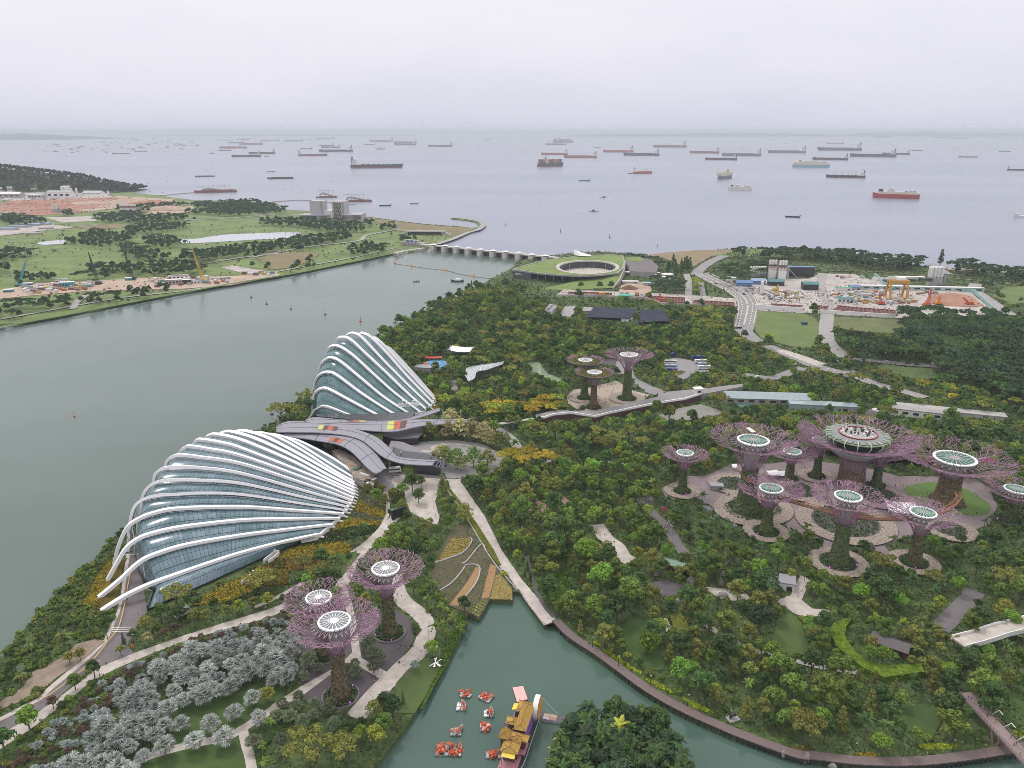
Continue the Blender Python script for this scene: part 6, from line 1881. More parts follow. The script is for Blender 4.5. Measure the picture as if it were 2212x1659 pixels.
for i,(fr,x,y,h,w,lab) in enumerate(((fQ,1335,420,7.5,1.7,'tall pale standing stone by the pale path'),(fQ,1190,400,5.0,.9,'slim tilted pale stone at the path corner'),(fQ,1080,400,3.0,2.3,'cluster boulder beside the green-roofed pavilion'),(fQ,835,510,2.6,1.5,'grey boulder on the dark wave-lined terrace'),(fQ,970,565,1.8,1.7,'pale boulder below the weeping bushes'),(fQ,795,335,2.6,1.6,'small boulder at the end of the green-roofed pavilion'),(fQ,1340,515,2.0,2.8,'grey animal-like rock on the pale plaza'),(fR,170,1545,1.4,1.0,'rock standing in the lagoon off the boardwalk, first'),(fR,355,1580,2.4,1.2,'tall rock at the boardwalk edge in the lagoon'),(fR,560,1650,1.4,1.4,'rock in the lagoon cut by the bottom of the picture'))):
 p=G(*fr(x,y))
 r=random.Random(i)
 rows=[[(math.cos(2*math.pi*k/9)*w*q*r.uniform(.7,1.2),math.sin(2*math.pi*k/9)*w*q*r.uniform(.7,1.2),h*z) for k in range(9)] for q,z in((.9,-.6),(1,.1),(.8,.4),(.62,.7),(.3,.95),(.02,1.0))]
 tag(MB().grid(rows,close=True).build('boulder',mat('boulder_stone',(.25,.23,.21),.9,var=.45,scale=.9,bump=.6),loc=(p.x,p.y,0)),lab,'rock')
p=G(*fQ(1420,1520))
e=empty('statue',(p.x,p.y,0),R(20),'dark bronze figure on a white base by the boardwalk corner','statue')
MB().box((0,0,.4),(4.2,3,.5)).build('base',M_stone,e)
MB().tube([(-1.2,0,.8),(-.6,.2,1.8),(.2,0,2.4),(1.0,-.2,1.6)],[.3,.7,.8,.4],8).build('figure',mat('bronze',(.05,.04,.035),.4),e)
p=G(*fK(1150,1085))
e=empty('display_screen',(p.x,p.y,0),R(38),'black slatted display screen on the forecourt edge by the dome slope','screen')
MB().box((0,0,3.2),(9,.8,5.2)).build('panel',M_dark,e)
for i in range(6):
 MB().box((-3.7+i*1.5,-.5,3.2),(.3,.3,5.2)).build('fin',M_dark,e)
for x in(-3.5,3.5):
 MB().box((x,0,.4),(1,1.6,.8)).build('foot',M_dark,e)
p=G(*fK(1105,1045))
e=empty('low_screen',(p.x,p.y,0),R(5),'low dark box with a teal top edge beside the black screen','screen')
MB().box((0,0,1.0),(6,1.6,2.0)).build('panel',M_dark,e);MB().box((.6,0,2.05),(4,1.2,.1)).build('top',mat('teal_screen',(.04,.35,.36),.5),e)
for x,y,lab in((1990,170,'white concrete tunnel portal in the orange flower bed'),(2160,0,'grey concrete slot wall in the flower bed by the path')):
 p=G(*fL(x,y))
 e=empty('portal',(p.x,p.y,0),R(70),lab,'portal')
 MB().wall([(-5,-1.4),(3,-1.4)],.4,0,2.2).build('side_wall',M_white_rough,e);MB().wall([(-5,1.4),(3,1.4)],.4,0,2.2).build('side_wall',M_white_rough,e)
 MB().box((3.2,0,1.5),(.4,3.2,3.0)).build('end_wall',M_white_rough,e);MB().box((-1,0,.08),(8,2.2,.1)).build('floor',M_conc_grey,e)
 # ------------------------------------------------------------------ ships
M_sup=mat('ship_white',(.62,.60,.57),.6)
HC={'navy':(.035,.05,.10),'dark':(.03,.035,.05),'red':(.38,.10,.07),'blue':(.06,.13,.26),'brown':(.20,.085,.075),'grey':(.16,.17,.2),'cream':(.6,.54,.42),'cyan':(.22,.38,.46),'white':(.6,.6,.6),'pink':(.42,.25,.24),'crimson':(.34,.045,.05),'green':(.08,.14,.13)}
M_boot=mat('boot_red',(.24,.075,.06),.7)
M_deckred=mat('ship_deck',(.16,.08,.07),.8)
M_boxes=[mat('box_%d'%i,c,.7) for i,c in enumerate(((.30,.08,.06),(.25,.12,.08),(.10,.14,.22),(.35,.25,.18),(.2,.06,.05)))]
def ship(px,py,lpx,col,typ,lab,bow=1,boot='boot_red',head=0.0,grp=None,hfac=1.0):
 """bow=1: bow to the right of the picture; head turns it off the picture plane"""
 c=G(px,py,-2)
 d=math.sqrt(c.x**2+c.y**2)
 L=lpx*d/FOC/max(.25,abs(math.cos(head)))
 base=math.atan2(-c.x,c.y)
 yaw=base+(0 if bow>0 else math.pi)+head
 e=empty({'tanker':'tanker','bulk':'bulk_carrier','box':'container_ship','cars':'car_carrier','barge':'barge','small':'small_ship','survey':'survey_ship','tug':'tugboat'}[typ],(c.x,c.y,-2),yaw,lab,{'barge':'barge','tug':'boat','small':'boat'}.get(typ,'ship'),grp)
 W=L*{'barge':.26,'small':.24,'tug':.3,'cars':.17,'survey':.2}.get(typ,.16)
 D=max(L*{'tanker':.062,'bulk':.066,'box':.075,'cars':.10,'barge':.05,'small':.09,'survey':.10,'tug':.12}[typ]*hfac,2.0)
 hm=mat('hull_'+col,HC[col],.6)
 def hullm(z0,z1,m,nm,sc=1.0,par=e):
  rows=[]
  N=12
  for z in(z0,z1):
   r=[]
   for i in range(N+1):
    f=i/N
    x=-L/2+L*f
    w=W/2*(1-max(0,(f-.8)/.2)**2.0)*(1-.25*max(0,(.08-f)/.08))*sc
    zz=z+(D*.25*max(0,(f-.86)/.14) if z==D else 0)
    r.append((x+(L*.015 if z==D and f>.95 else 0),max(w,W*.02),zz))
   rows.append([(x,-w,zz) for x,w,zz in r]+[(x,w,zz) for x,w,zz in r[::-1]])
  b=MB().grid(rows,close=True)
  n=len(rows[1])
  for i in range(N):
   b.add([rows[1][i],rows[1][i+1],rows[1][n-2-i],rows[1][n-1-i]],[(0,1,2,3)])
  return b.build(nm,m,par)
 hl=hullm(D*.3 if boot else-1,D,hm,'hull')
 if boot:
  hullm(-1,D*.3-.01,MATS[boot] if boot in MATS else M_boot,'boot_topping',1.002)
 if typ in('tanker','bulk','box','small','tug'):
  sx=-L*(.5-.075) if typ not in('box',) else-L*.18
  sl,sh=L*(.085 if L>60 else .2),D*(1.7 if typ!='small' else .9)
  if typ=='tug':
   sx,sh=L*.1,D*1.1
  sp=MB().box((sx,0,D+sh*.35),(sl,W*.8,sh*.7)).build('superstructure',M_sup,e)
  MB().box((sx+sl*.1,0,D+sh*.85),(sl*.6,W*1.0,sh*.3)).build('bridge',M_sup,sp)
  MB().box((sx+sl*.36,0,D+sh*.86),(sl*.1,W*.86,sh*.1)).build('windows',M_dark,sp)
  if typ!='tug':
   MB().tube([(sx-sl*.45,0,D),(sx-sl*.45,0,D+sh*1.25)],sl*.18,6).build('funnel',hm if col not in('red',) else M_dark,e)
  MB().tube([(sx,0,D+sh),(sx,0,D+sh*1.5)],max(.3,L*.004),4).build('mast',M_grey,e)
 if typ=='tanker':
  MB().box((L*.05,0,D+D*.08),(L*.72,W*.12,D*.16)).build('deck_pipes',M_deckred,e)
  for s in(-.06,.06):
   MB().tube([(L*.08,W*s,D),(L*.08,W*s,D+D*.7)],max(.4,L*.003),4).build('derrick',M_sup,e)
  MB().box((L*.44,0,D*1.2),(L*.05,W*.3,D*.25)).build('forecastle',hm,e)
 if typ=='bulk':
  n=7
  for i in range(n):
   MB().box((-L*.3+L*.68*(i+.5)/n,0,D*1.08),(L*.065,W*.55,D*.16)).build('hatch_cover',hm if i%2 else M_deckred,e)
  if 'crane' in lab:
   for i in range(4):
    x=-L*.25+L*.17*i
    k=MB().box((x,0,D*1.75),(L*.022,L*.022,D*1.4)).build('deck_crane',M_sup,e)
    MB().tube([(x,0,D*2.3),(x+L*.1,0,D*1.9)],L*.006,4).build('jib',M_sup,k)
 if typ=='box':
  r=random.Random(int(px))
  n=9
  for i in range(n):
   x=-L*.46+L*.88*(i+.5)/n
   if abs(x+L*.18)<L*.05:
    continue
   for j in range(4):
    MB().box((x,W*(j-1.5)*.235,D+D*.55*r.uniform(.75,1.2)),(L*.085,W*.215,D*1.2)).build('container_block',M_boxes[r.randrange(5)],e)
 if typ=='cars':
  MB().box((-L*.02,0,D+D*.55),(L*.92,W*.98,D*1.1)).build('car_decks',mat('hull_cream',HC['cream'],.6),e)
  MB().box((L*.33,0,D*2.25),(L*.1,W*1.0,D*.35)).build('bridge',M_sup,e)
  MB().box((-L*.3,0,D*2.35),(L*.06,W*.3,D*.6)).build('funnel',mat('hull_red',HC['red'],.6),e)
  MB().box((0,0,D*2.14),(L*.4,W*.4,D*.1)).build('roof_vents',M_grey,e)
 if typ=='survey':
  MB().box((-L*.05,0,D*1.25),(L*.86,W*.9,D*.5)).build('car_decks',mat('hull_cream',HC['cream'],.6),e).name='deckhouse'
  s=MB().box((L*.12,0,D*1.75),(L*.16,W*.8,D*.5)).build('superstructure',M_sup,e)
  MB().box((L*.12,0,D*2.15),(L*.1,W*.9,D*.3)).build('bridge',M_sup,s)
  MB().box((L*.34,0,D*1.75),(L*.1,W*.7,D*.6)).build('helideck',M_dark,e)
  MB().tube([(L*.1,0,D*2.2),(L*.1,0,D*3.0)],L*.006,4).build('mast',M_sup,e)
  for x in(-.2,-.3,-.38):
   MB().box((L*x,0,D*1.6),(L*.06,W*.7,D*.35)).build('winch',M_grey,e)
 if typ=='barge':
  MB().box((-L*.05,0,D*1.1),(L*.8,W*.8,D*.3)).build('cargo',M_deckred if col!='grey' else M_grey,e)
  MB().box((-L*.42,0,D*1.6),(L*.08,W*.6,D*1.4)).build('wheelhouse',M_sup,e)
 return e
PF=lambda fr,x,y:fr(x,y)
ship(*fB(943,413),105,'dark','bulk','largest dark bulk carrier with cream tower, alone off the far shore',1)
ship(*fB(452,320),57,'brown','tanker','maroon tanker with cream stern tower, nearest of its cluster',1)
ship(*fB(632,290),67,'navy','tanker','long navy tanker just behind the maroon one',-1)
ship(*fB(590,258),37,'blue','tanker','blue tanker behind the long navy one',-1)
ship(*fB(560,243),29,'navy','tanker','short navy tanker, farthest in the cluster of the maroon one',-1)
ship(*fB(402,268),24,'red','tanker','short red tanker above the maroon one',-1)
ship(*fA(1895,328),55,'dark','tanker','black tanker nearest the harbour anchorage of small craft',-1)
ship(*fA(2015,305),50,'dark','tanker','black and white tanker behind the nearest black one',-1)
ship(*fA(1795,262),50,'red','tanker','red tanker overlapped by a small purple ship',-1)
ship(*fA(1730,280),23,'navy','tanker','small purple-blue ship in front of a red tanker',1)
ship(*fA(1930,234),44,'red','tanker','pale red long tanker beyond the red one',-1)
for i,(x,y,l) in enumerate(((1690,200,14),(1760,206,16),(1815,222,30),(1865,198,24),(2085,206,32),(2260,208,34),(2360,200,20),(1900,190,14),(2500,192,36),(1970,192,10))):
 ship(*fA(x,y),l,'grey','tanker','grey tanker faint in haze beyond the red ships',-1,grp='faint tankers beyond the red ships')
for i,(x,y,l,s) in enumerate(((980,213,48,'fourth-row grey-blue tanker left of a matching pair'),(1165,222,46,'grey-blue tanker, upper of two overlapping'),(1162,237,44,'grey-blue tanker, lower of two overlapping'),(1432,250,50,'grey tanker alone on open water past the overlapping two'),(888,236,23,'small grey tanker close to a boxy white ship'),(1793,193,20,'tiny grey tanker near the horizon in mid-sea'))):
 ship(*fB(x,y),l,'grey' if i not in(2,) else 'navy','tanker',s,-1)
ship(*fB(975,270),18,'white','cars','boxy white ship below the grey-blue tankers',1)
ship(*fC(422,218),42,'blue','box','pale blue container ship, farthest',1)
ship(*fC(368,236),42,'grey','tanker','low grey tanker in front of the pale blue container ship',-1)
ship(*fC(358,311),55,'red','tanker','red tanker above the laden container ship',-1)
ship(*fC(558,335),68,'red','tanker','red tanker with black funnel below and past the first red one',-1)
ship(*fC(848,292),62,'red','tanker','red tanker whose stern is hidden by a navy one',-1)
ship(*fC(1026,318),72,'navy','tanker','navy tanker with a white midship patch overlapping a red one',-1)
ship(*fC(328,402),52,'navy','box','laden container ship with red boxes',1,head=.5,hfac=1.5)
ship(*fC(1245,255),66,'brown','tanker','grey-red large tanker highest in mid-sea',-1,boot='boot_red')
ship(*fC(1510,300),58,'brown','tanker','dull red tanker with white tower right of mid-sea',-1)
ship(*fC(1795,320),75,'grey','tanker','long slate tanker behind a dark one',-1)
ship(*fC(1638,352),62,'dark','tanker','dark tanker in front of the long slate one',-1)
ship(*fC(1035,456),38,'red','bulk','rust-red bulk carrier with four white cranes',1,head=.35,boot=None,hfac=1.5)
ship(*fC(945,456),11,'dark','small','dark bunker boat alongside the rust-red bulk carrier',-1,boot=None)
ship(*fC(588,513),22,'blue','small','small blue coaster on open water',-1,boot=None)
ship(*fC(1662,495),22,'grey','cars','white and blue car carrier seen bow-on',-1,head=1.25,boot=None,hfac=.9)
ship(*fC(1782,582),46,'white','survey','white work ship with a black waterline',-1,boot=None)
ship(*fC(684,259),13,'dark','small','tiny dark coaster between two red tankers, far out',-1,boot=None)
ship(*fC(602,208),9,'grey','barge','tiny grey barge near the far island',1,boot=None)
ship(*fD(193,298),70,'grey','tanker','slate tanker with a dark funnel above the car carrier',-1)
ship(*fD(595,279),78,'navy','tanker','long violet-navy tanker, highest of the right-hand group',-1)
ship(*fD(525,352),64,'dark','tanker','black tanker just above the cream car carrier',-1)
ship(*fD(852,328),80,'navy','tanker','navy tanker with a stepped deck, partly covering another',-1)
ship(*fD(1030,310),46,'navy','tanker','dark tanker sticking out behind the stepped navy one',-1)
ship(*fD(563,228),31,'pink','tanker','pinkish faint tanker near the far coast',-1)
ship(*fD(375,408),68,'cyan','cars','cream and pale blue car carrier broadside',1,boot=None,hfac=.75)
ship(*fD(642,488),70,'dark','bulk','black cargo ship with two white cranes, near the red survey ship',-1)
ship(*fD(1028,645),80,'crimson','survey','crimson and cream survey ship, nearest large one',-1,boot=None)
ship(*fD(236,792),28,'dark','small','small dark coaster nearest the wooded shore',-1,boot=None)
ship(*fD(1186,280),18,'dark','barge','small dark barge beyond the overlapping navy tankers',1,boot=None)
ship(*fD(1583,331),31,'grey','barge','long low grey barge toward the picture edge',1,boot=None)
ship(*fD(1865,287),19,'dark','barge','small dark barge high at the picture edge',1,boot=None)
ship(*fD(1970,432),34,'dark','bulk','black cargo ship cut by the picture edge',1)
ship(*fD(2040,795),40,'white','small','white ferry mostly outside the picture',1,boot=None)
for i,(x,y,l) in enumerate(((930,179,29),(1380,183,24),(1522,189,26),(183,228,11),(1800,180,12),(1850,190,14),(800,275,6))):
 ship(*fD(x,y),l,'grey','tanker' if l>20 else 'barge','grey vessel faint against the far coast',-1,boot=None,grp='faint vessels along the far coast')
ship(*fB(205,495),50,'dark','barge','long black barge off the spit of jetties',-1,boot=None)
ship(*fB(132,444),14,'dark','small','small dark boat above the long black barge',-1,boot=None)
ship(*fA(1575,480),36,'green','barge','dark green barge off the wooded hill',1,boot=None)
ship(*fB(1008,705),24,'navy','small','blue and black workboat near the jetties',-1,boot=None)
ship(*fB(1232,690),16,'navy','small','smaller blue workboat right of the other near the jetties',-1,boot=None)
ship(*fA(928,305),30,'grey','barge','long grey barge in front of the small anchored craft',1,boot=None)
ship(*fA(1082,290),22,'grey','barge','shorter grey barge beside the long one before the small craft',-1,boot=None)
for fr,x,y,l,lab in((fB,560,640,42,'moored crane barge heaped with brown cargo, nearer the towers'),(fB,790,672,62,'moored crane barge heaped with brown cargo at the spit tip'),(fA,1660,600,78,'moored crane barge cluster off the wooded hill')):
 e=ship(*fr(x,y),l,'brown','barge',lab,-1,boot=None)
 s=l*.51234
 b=MB()
 Lb=l*math.hypot(e.location.x,e.location.y)/FOC
 for i in range(6):
  xx=-Lb*.35+Lb*.13*i
  b.tube([(xx,-4,4),(xx,-4,22)],.6,4);b.tube([(xx,-4,22),(xx+Lb*.13,-4,20)],.5,4)
 b.build('gantry',M_grey,e)
 MB().tube([(-Lb*.3,0,5),(Lb*.2,0,14),(Lb*.35,0,8)],[2,3.5,2],6).build('conveyor',M_stone,e)
cl=[(430,234),(455,247),(485,270),(515,239),(540,230),(550,273),(555,296),(600,257),(625,249),(595,287),(610,268),(712,269),(755,262),(785,277),(815,285),(818,296),(820,240),(780,217),(800,217),(855,224),(915,230),(932,258),(1020,271),(1075,256),(1095,254),(1140,234),(1190,224),(1222,283),(1265,290),(1285,257),(1288,246),(1340,234),(1370,242),(1400,267),(1410,243),(965,208),(985,224),(1030,198),(1100,206),(1180,193),(1250,214),(1230,222),(1290,212),(1310,198),(1320,222),(1345,238),(1450,214),(1480,216),(1535,203),(1518,242),(350,285),(428,288),(1628,303),(2052,326),(1360,228),(1385,232),(1015,268),(990,268),(1060,205),(890,215)]
proto_craft=None
for i,(x,y) in enumerate(cl):
 c=G(*fA(x,y),-2)
 L_=rnd.uniform(5.5,11)*c.y/FOC
 if proto_craft is None:
  proto_craft=empty('anchored_craft',c,.2,'small pale craft in the crowded far anchorage','boat','small craft of the far anchorage')
  b=MB()
  b.grid([[(x_,-w,z) for x_,w in((-.5,.11),(0,.14),(.3,.12),(.5,.01))]+[(x_,w,z) for x_,w in((.5,.01),(.3,.12),(0,.14),(-.5,.11))] for z in(-.02,.1)],close=True)
  b.add([(-.5,-.11,.1),(0,-.14,.1),(.3,-.12,.1),(.5,0,.1),(.3,.12,.1),(0,.14,.1),(-.5,.11,.1)],[tuple(range(7))])
  b.build('hull',mat('hull_grey',HC['grey'],.6),proto_craft)
  MB().box((-.2,0,.2),(.3,.16,.22)).build('wheelhouse',M_sup,proto_craft)
  MB().tube([(.05,0,.1),(.05,0,.42)],.015,4).build('mast',M_grey,proto_craft)
  proto_craft.scale=(L_,L_,L_)
 else :
  copy_tree(proto_craft,c,rnd.uniform(-.6,.6)+(math.pi if rnd.random()<.5 else 0),L_)
M_foam=mat('foam',(.62,.64,.68),.8)
for fr,x,y,dirx,wk_,lab in((fC,735,642,-1,[(750,645),(900,658),(1150,690),(1700,735)],'white speedboat trailing a wake, farther out'),(fC,660,748,1,[(640,745),(480,735),(200,700),(-100,660)],'white speedboat trailing a wake, nearer one')):
 p=G(*fr(x,y),-2)
 e=empty('speedboat',p,0 if dirx>0 else math.pi,lab,'boat')
 o=boat_mesh().build('hull',M_white,e)
 o.scale=(5.5,4.5,3.2)
 MB().box((-1,0,3.6),(7,4,2.6)).build('cabin',M_dark,e)
 L=smooth_line(gp(fr,wk_,-1.96),6)
 n=len(L)
 for s in(0,1):
  rows=[[],[]]
  for i,q in enumerate(L):
   f=i/(n-1)
   w0,w1=(0+10*f,3.5*(1-f)+.4+10*f)
   sg=1 if s else-1
   rows[0].append((q.x,q.y+sg*w0,-1.96));rows[1].append((q.x,q.y+sg*w1,-1.96))
  tag(MB().grid(rows).build('wake',mat('wake_foam',(.34,.36,.42),.5),),kind='stuff')
 tag(MB().strip(xy(L[:5]),6,-1.93).build('wake',M_foam),kind='stuff')
p=gp(fD,[(290,793),(600,798),(1000,815)],-1.95)
tag(MB().strip(xy(p),5,-1.95).build('wake',MATS['wake_foam']),kind='stuff')
p=G(*fB(1562,1285),-1.95)
e=empty('launch',p,math.pi-.1,'white cabin launch on the calm water before the barrage','boat')
o=boat_mesh().build('hull',mat('hull_navy',HC['navy'],.6),e);o.scale=(3.6,2.6,2.2)
MB().box((-.5,0,2.4),(9,3.4,2.2)).build('cabin',M_white,e);MB().box((-.5,0,3.8),(5,3,.9)).build('flybridge',M_white,e)
p=G(*fB(1248,1287),-1.95)
e=empty('rowing_dinghy',p,.3,'tiny pale dinghy on the calm water before the barrage','boat')
o=boat_mesh().build('hull',M_stone,e);o.scale=(2,1.6,1.4)
MB().box((0,0,1.7),(1.2,1,1.4)).build('cover',M_grey,e)
for fr,x,y,s,c,lab in((fB,97,1460,1.3,'stone','pale buoy on the reservoir, row of four, first from the far bank'),(fB,285,1498,1.3,'stone','pale buoy on the reservoir, row of four, second'),(fB,547,1540,1.4,'stone','pale buoy on the reservoir, row of four, third'),(fB,818,1592,1.5,'orange','orange-topped buoy on the reservoir above the tall dome'),(fA,1931,1408,1.3,'stone','pale buoy close to the far bank'),(fE,1973,795,1.2,'stone','white buoy off the bank between the domes'),(fE,540,812,.8,'orange','tiny orange marker on open reservoir water'),(fB,1934,855,1.6,'orange','red sea marker off the curved breakwater'),(fC,1148,1018,1.5,'orange','slim red sea marker off the brown beach'),(fC,782,947,1.8,'dark','dark sea buoy beyond the spiral roof'),(fC,404,906,1.8,'dark','dark sea buoy beyond the barrage')):
 p=G(*fr(x,y),-1.95)
 s*=.6
 e=empty('buoy',p,0,lab,'buoy')
 m={'stone':M_stone,'orange':mat('buoy_orange',(.5,.13,.05),.6),'dark':M_dark}[c]
 MB().lathe((0,0,-.3),[(.3,0),(1.7*s,.3),(1.7*s,1.1),(.5*s,1.5)],10).build('float',M_dark if c=='stone' else m,e)
 MB().lathe((0,0,1.4),[(.5*s,0),(.25*s,3.4*s),(.6*s,3.6*s),(.5*s,4.6*s),(.1,4.9*s)],6).build('topmark',m,e)
 # ------------------------------------------------------------------ vehicles
M_tyre=mat('tyre',(.02,.02,.02),.9)
M_wind=mat('vehicle_glass',(.03,.04,.05),.15)
def car_proto(col,nm='car'):
 b=MB()
 prof_=[(-2.1,.35),(-2.1,.95),(-1.7,1.05),(-1.2,1.5),(.5,1.5),(1.1,1.0),(2.0,.85),(2.15,.5),(2.15,.35)]
 b.add([(x,-.85,z) for x,z in prof_]+[(x,.85,z) for x,z in prof_],[tuple(range(8,-1,-1)),tuple(range(9,18))]+[(i,i+1,i+10,i+9) for i in range(8)]+[(8,0,9,17)])
 me=b.mesh('body',mat('car_'+col,{'white':(.7,.7,.7),'black':(.03,.03,.035),'silver':(.4,.41,.43),'red':(.4,.04,.03),'blue':(.05,.10,.3)}[col],.3))
 g=MB();g.box((-.3,0,1.28),(1.9,1.74,.34));g.box((.92,0,1.2),(.3,1.5,.3),tilt=('Y',.6))
 w=MB()
 for x in(-1.3,1.3):
  for y in(-.82,.82):
   w.tube([(x,y-.1,.33),(x,y+.1,.33)],.33,8)
 return me,g.mesh('windows',M_wind),w
CARP={}
def car(p,yaw,col,lab,grp=None,z=.3):
 if col not in CARP:
  me,g,w=car_proto(col)
  wm=MB().tube([(0,-.1,.33),(0,.1,.33)],.33,8).mesh('wheel',M_tyre)
  CARP[col]=(me,g,wm)
 me,g,wm=CARP[col]
 e=empty('car',(p.x,p.y,z),yaw,lab,'car',grp)
 link('body',me,e);link('windows',g,e)
 for x in(-1.3,1.3):
  for y in(-.82,.82):
   link('wheel',wm,e,(x,y,0))
for i in range(9):
 p=G(*fH(480+8*i,580-8.5*i))
 car(p,R(20),rnd.choice(('white','silver','silver')),'pale car parked in the row by the black shade nets','parked cars by the shade nets')
for i in range(6):
 p=G(*fH(535+8*i,585-9*i))
 car(p,R(20),rnd.choice(('white','silver')),'pale car parked in the row by the black shade nets','parked cars by the shade nets')
for fr,x,y,yw,c,lab in((fT,1445,775,-.5,'black','dark car waiting at the junction by the tree row'),(fT,1475,805,-.5,'white','white car waiting behind the dark one at the junction'),(fT,1965,912,-.4,'black','black car crossing the junction box'),(fT,1910,762,-.6,'white','white car beneath roadside trees past the junction'),(fT,1060,937,.3,'white','white car turning on the side road by the bright bush'),(fT,912,35,-.8,'black','dark car on the flyover bend'),(fC,1518,1232,-.5,'white','white car at the roundabout end of the flyover'),(fC,1600,1308,-.5,'black','dark car high on the flyover'),(fC,1815,1388,-.8,'black','dark car on the inner flyover lane'),(fC,1680,1103,0,'white','white van-like car on the shore road'),(fT,1750,485,1.4,'black','black car at the crossing stop line'),(fT,1912,540,1.6,'black','dark car beneath the tree by the crossing'),(fI,1315,950,-.1,'black','black car parked under the dark canopy trees, first'),(fI,1385,958,-.1,'black','black car parked under the dark canopy trees, second'),(fI,1160,935,-.1,'silver','silver car under the dark canopy trees'),(fI,915,300,.2,'white','white vehicle parked by the yard trees'),(fM,790,545,.8,'black','x'))[:-1]:
 car(G(*fr(x,y)),yw,c,lab,z=.7)
def bus(fr,x,y,yaw,col,lab,L_=11.0,z=.6):
 p=G(*fr(x,y))
 e=empty('coach',(p.x,p.y,z),yaw,lab,'bus')
 m=mat('bus_'+col,{'white':(.68,.68,.67),'blue':(.03,.055,.26),'paleblue':(.36,.46,.62),'red':(.5,.07,.04),'dark':(.05,.05,.07)}[col],.35)
 b=MB()
 prof_=[(-L_/2,.5),(-L_/2,3.1),(-L_/2+.3,3.4),(L_/2-.6,3.4),(L_/2-.05,2.2),(L_/2,.5)]
 n=len(prof_)
 b.add([(a,-1.25,c) for a,c in prof_]+[(a,1.25,c) for a,c in prof_],[tuple(range(n-1,-1,-1)),tuple(range(n,2*n))]+[(i,i+1,i+1+n,i+n) for i in range(n-1)]+[(n-1,0,n,2*n-1)])
 b.build('body',m,e)
 for s in(-1,1):
  MB().box((-.3,s*1.26,2.35),(L_*.88,.04,.8)).build('side_window',M_wind,e)
 MB().box((L_/2-.22,0,2.3),(.1,2.2,1.4),tilt=('Y',-.4)).build('windscreen',M_wind,e)
 MB().box((-L_*.1,0,3.5),(2.4,1.5,.25)).build('roof_unit',M_grey if col!='white' else M_stone,e)
 for a in(-L_*.3,L_*.32):
  for s in(-1.1,1.1):
   MB().tube([(a,s-.15,.48),(a,s+.15,.48)],.48,8).build('wheel',M_tyre,e)
bus(fH,1490,975,-.06,'white','white coach with green skirt parked on the coach park, upper of its row')
bus(fH,1490,1012,-.06,'paleblue','pale blue coach parked below the white one')
bus(fH,1490,1040,-.06,'blue','dark blue coach, lowest of its row on the coach park')
bus(fH,1700,942,math.pi,'blue','dark blue coach at the far corner of the coach park')
bus(fH,1725,970,math.pi,'white','white coach below the dark blue one at the hedge side')
bus(fH,1740,995,math.pi,'paleblue','short pale coach in the middle of the hedge side',7)
bus(fH,1755,1018,math.pi,'white','white coach lowest on the hedge side of the coach park')
bus(fH,1508,915,1.0,'blue','dark blue lorry at the far end of the coach park beside an orange boom',7)
bus(fH,505,1330,.12,'blue','long dark blue tram coach behind yellow trees',16)
bus(fH,300,1345,.12,'red','tram coach with red and white roof behind yellow trees',14)
bus(fK,1118,730,.25,'white','white open shuttle bus on the forecourt drive',7.5)
bus(fK,965,752,1.5,'white','small white cart parked at the wavy roof',3.2)
bus(fL,1450,455,.9,'white','white minibus half hidden in trees below the near dome',6.5)
bus(fK,1135,487,.0,'white','white shuttle cart parked beside the round hall',5)
p=G(*fH(1510,905))
tag(MB().tube([(0,0,1),(-9,-1,6)],.45,5).build('mobile_crane_boom',mat('gantry_yellow',(.62,.30,.04),.5),loc=(p.x,p.y,.6)),'orange crane boom by the coach park entrance','crane')
CBOX=None
cc_=['white','white','white','silver','silver','paleblue','teal','rust','rust','orange','yellow']
ccv={'white':(.62,.60,.58),'silver':(.36,.36,.37),'paleblue':(.27,.33,.41),'teal':(.14,.27,.26),'rust':(.22,.11,.08),'orange':(.42,.17,.05),'yellow':(.45,.36,.11)}
CM={}
def yardbox(p,L_,yaw,c,nm,lab,grp):
 if(nm,c) not in CM:
  b=MB()
  if nm=='container':
   b.box((0,0,1.3),(6,2.4,2.6))
   for i in range(9):
    b.box((-2.7+i*.67,-1.23,1.3),(.2,.08,2.2))
   CM[nm,c]=[('body',b.mesh('body',mat('yard_'+c,ccv[c],.7)))]
   d=MB();d.box((3.03,0,1.3),(.06,2.2,2.4))
   CM[nm,c].append(('door',d.mesh('door',M_grey)))
  else :
   b.box((-.8,0,1.9),(5.4,2.4,2.4))
   cb=MB();cb.box((2.9,0,1.5),(1.7,2.3,2.0))
   g_=MB();g_.box((3.78,0,1.9),(.06,2.0,.8))
   wh=MB()
   for x in(-2.4,2.7):
    for y in(-1,1):
     wh.tube([(x,y-.15,.45),(x,y+.15,.45)],.45,7)
   CM[nm,c]=[('cargo_box',b.mesh('cargo_box',mat('yard_'+c,ccv[c],.7))),('cab',cb.mesh('cab',M_white_rough)),('windscreen',g_.mesh('windscreen',M_wind)),('wheels',wh.mesh('wheels',M_tyre))]
 e=empty(nm,(p.x,p.y,.7),yaw,lab,nm,grp)
 e.scale=(L_,L_,L_)
 for n_,me in CM[nm,c]:
  link(n_,me,e)
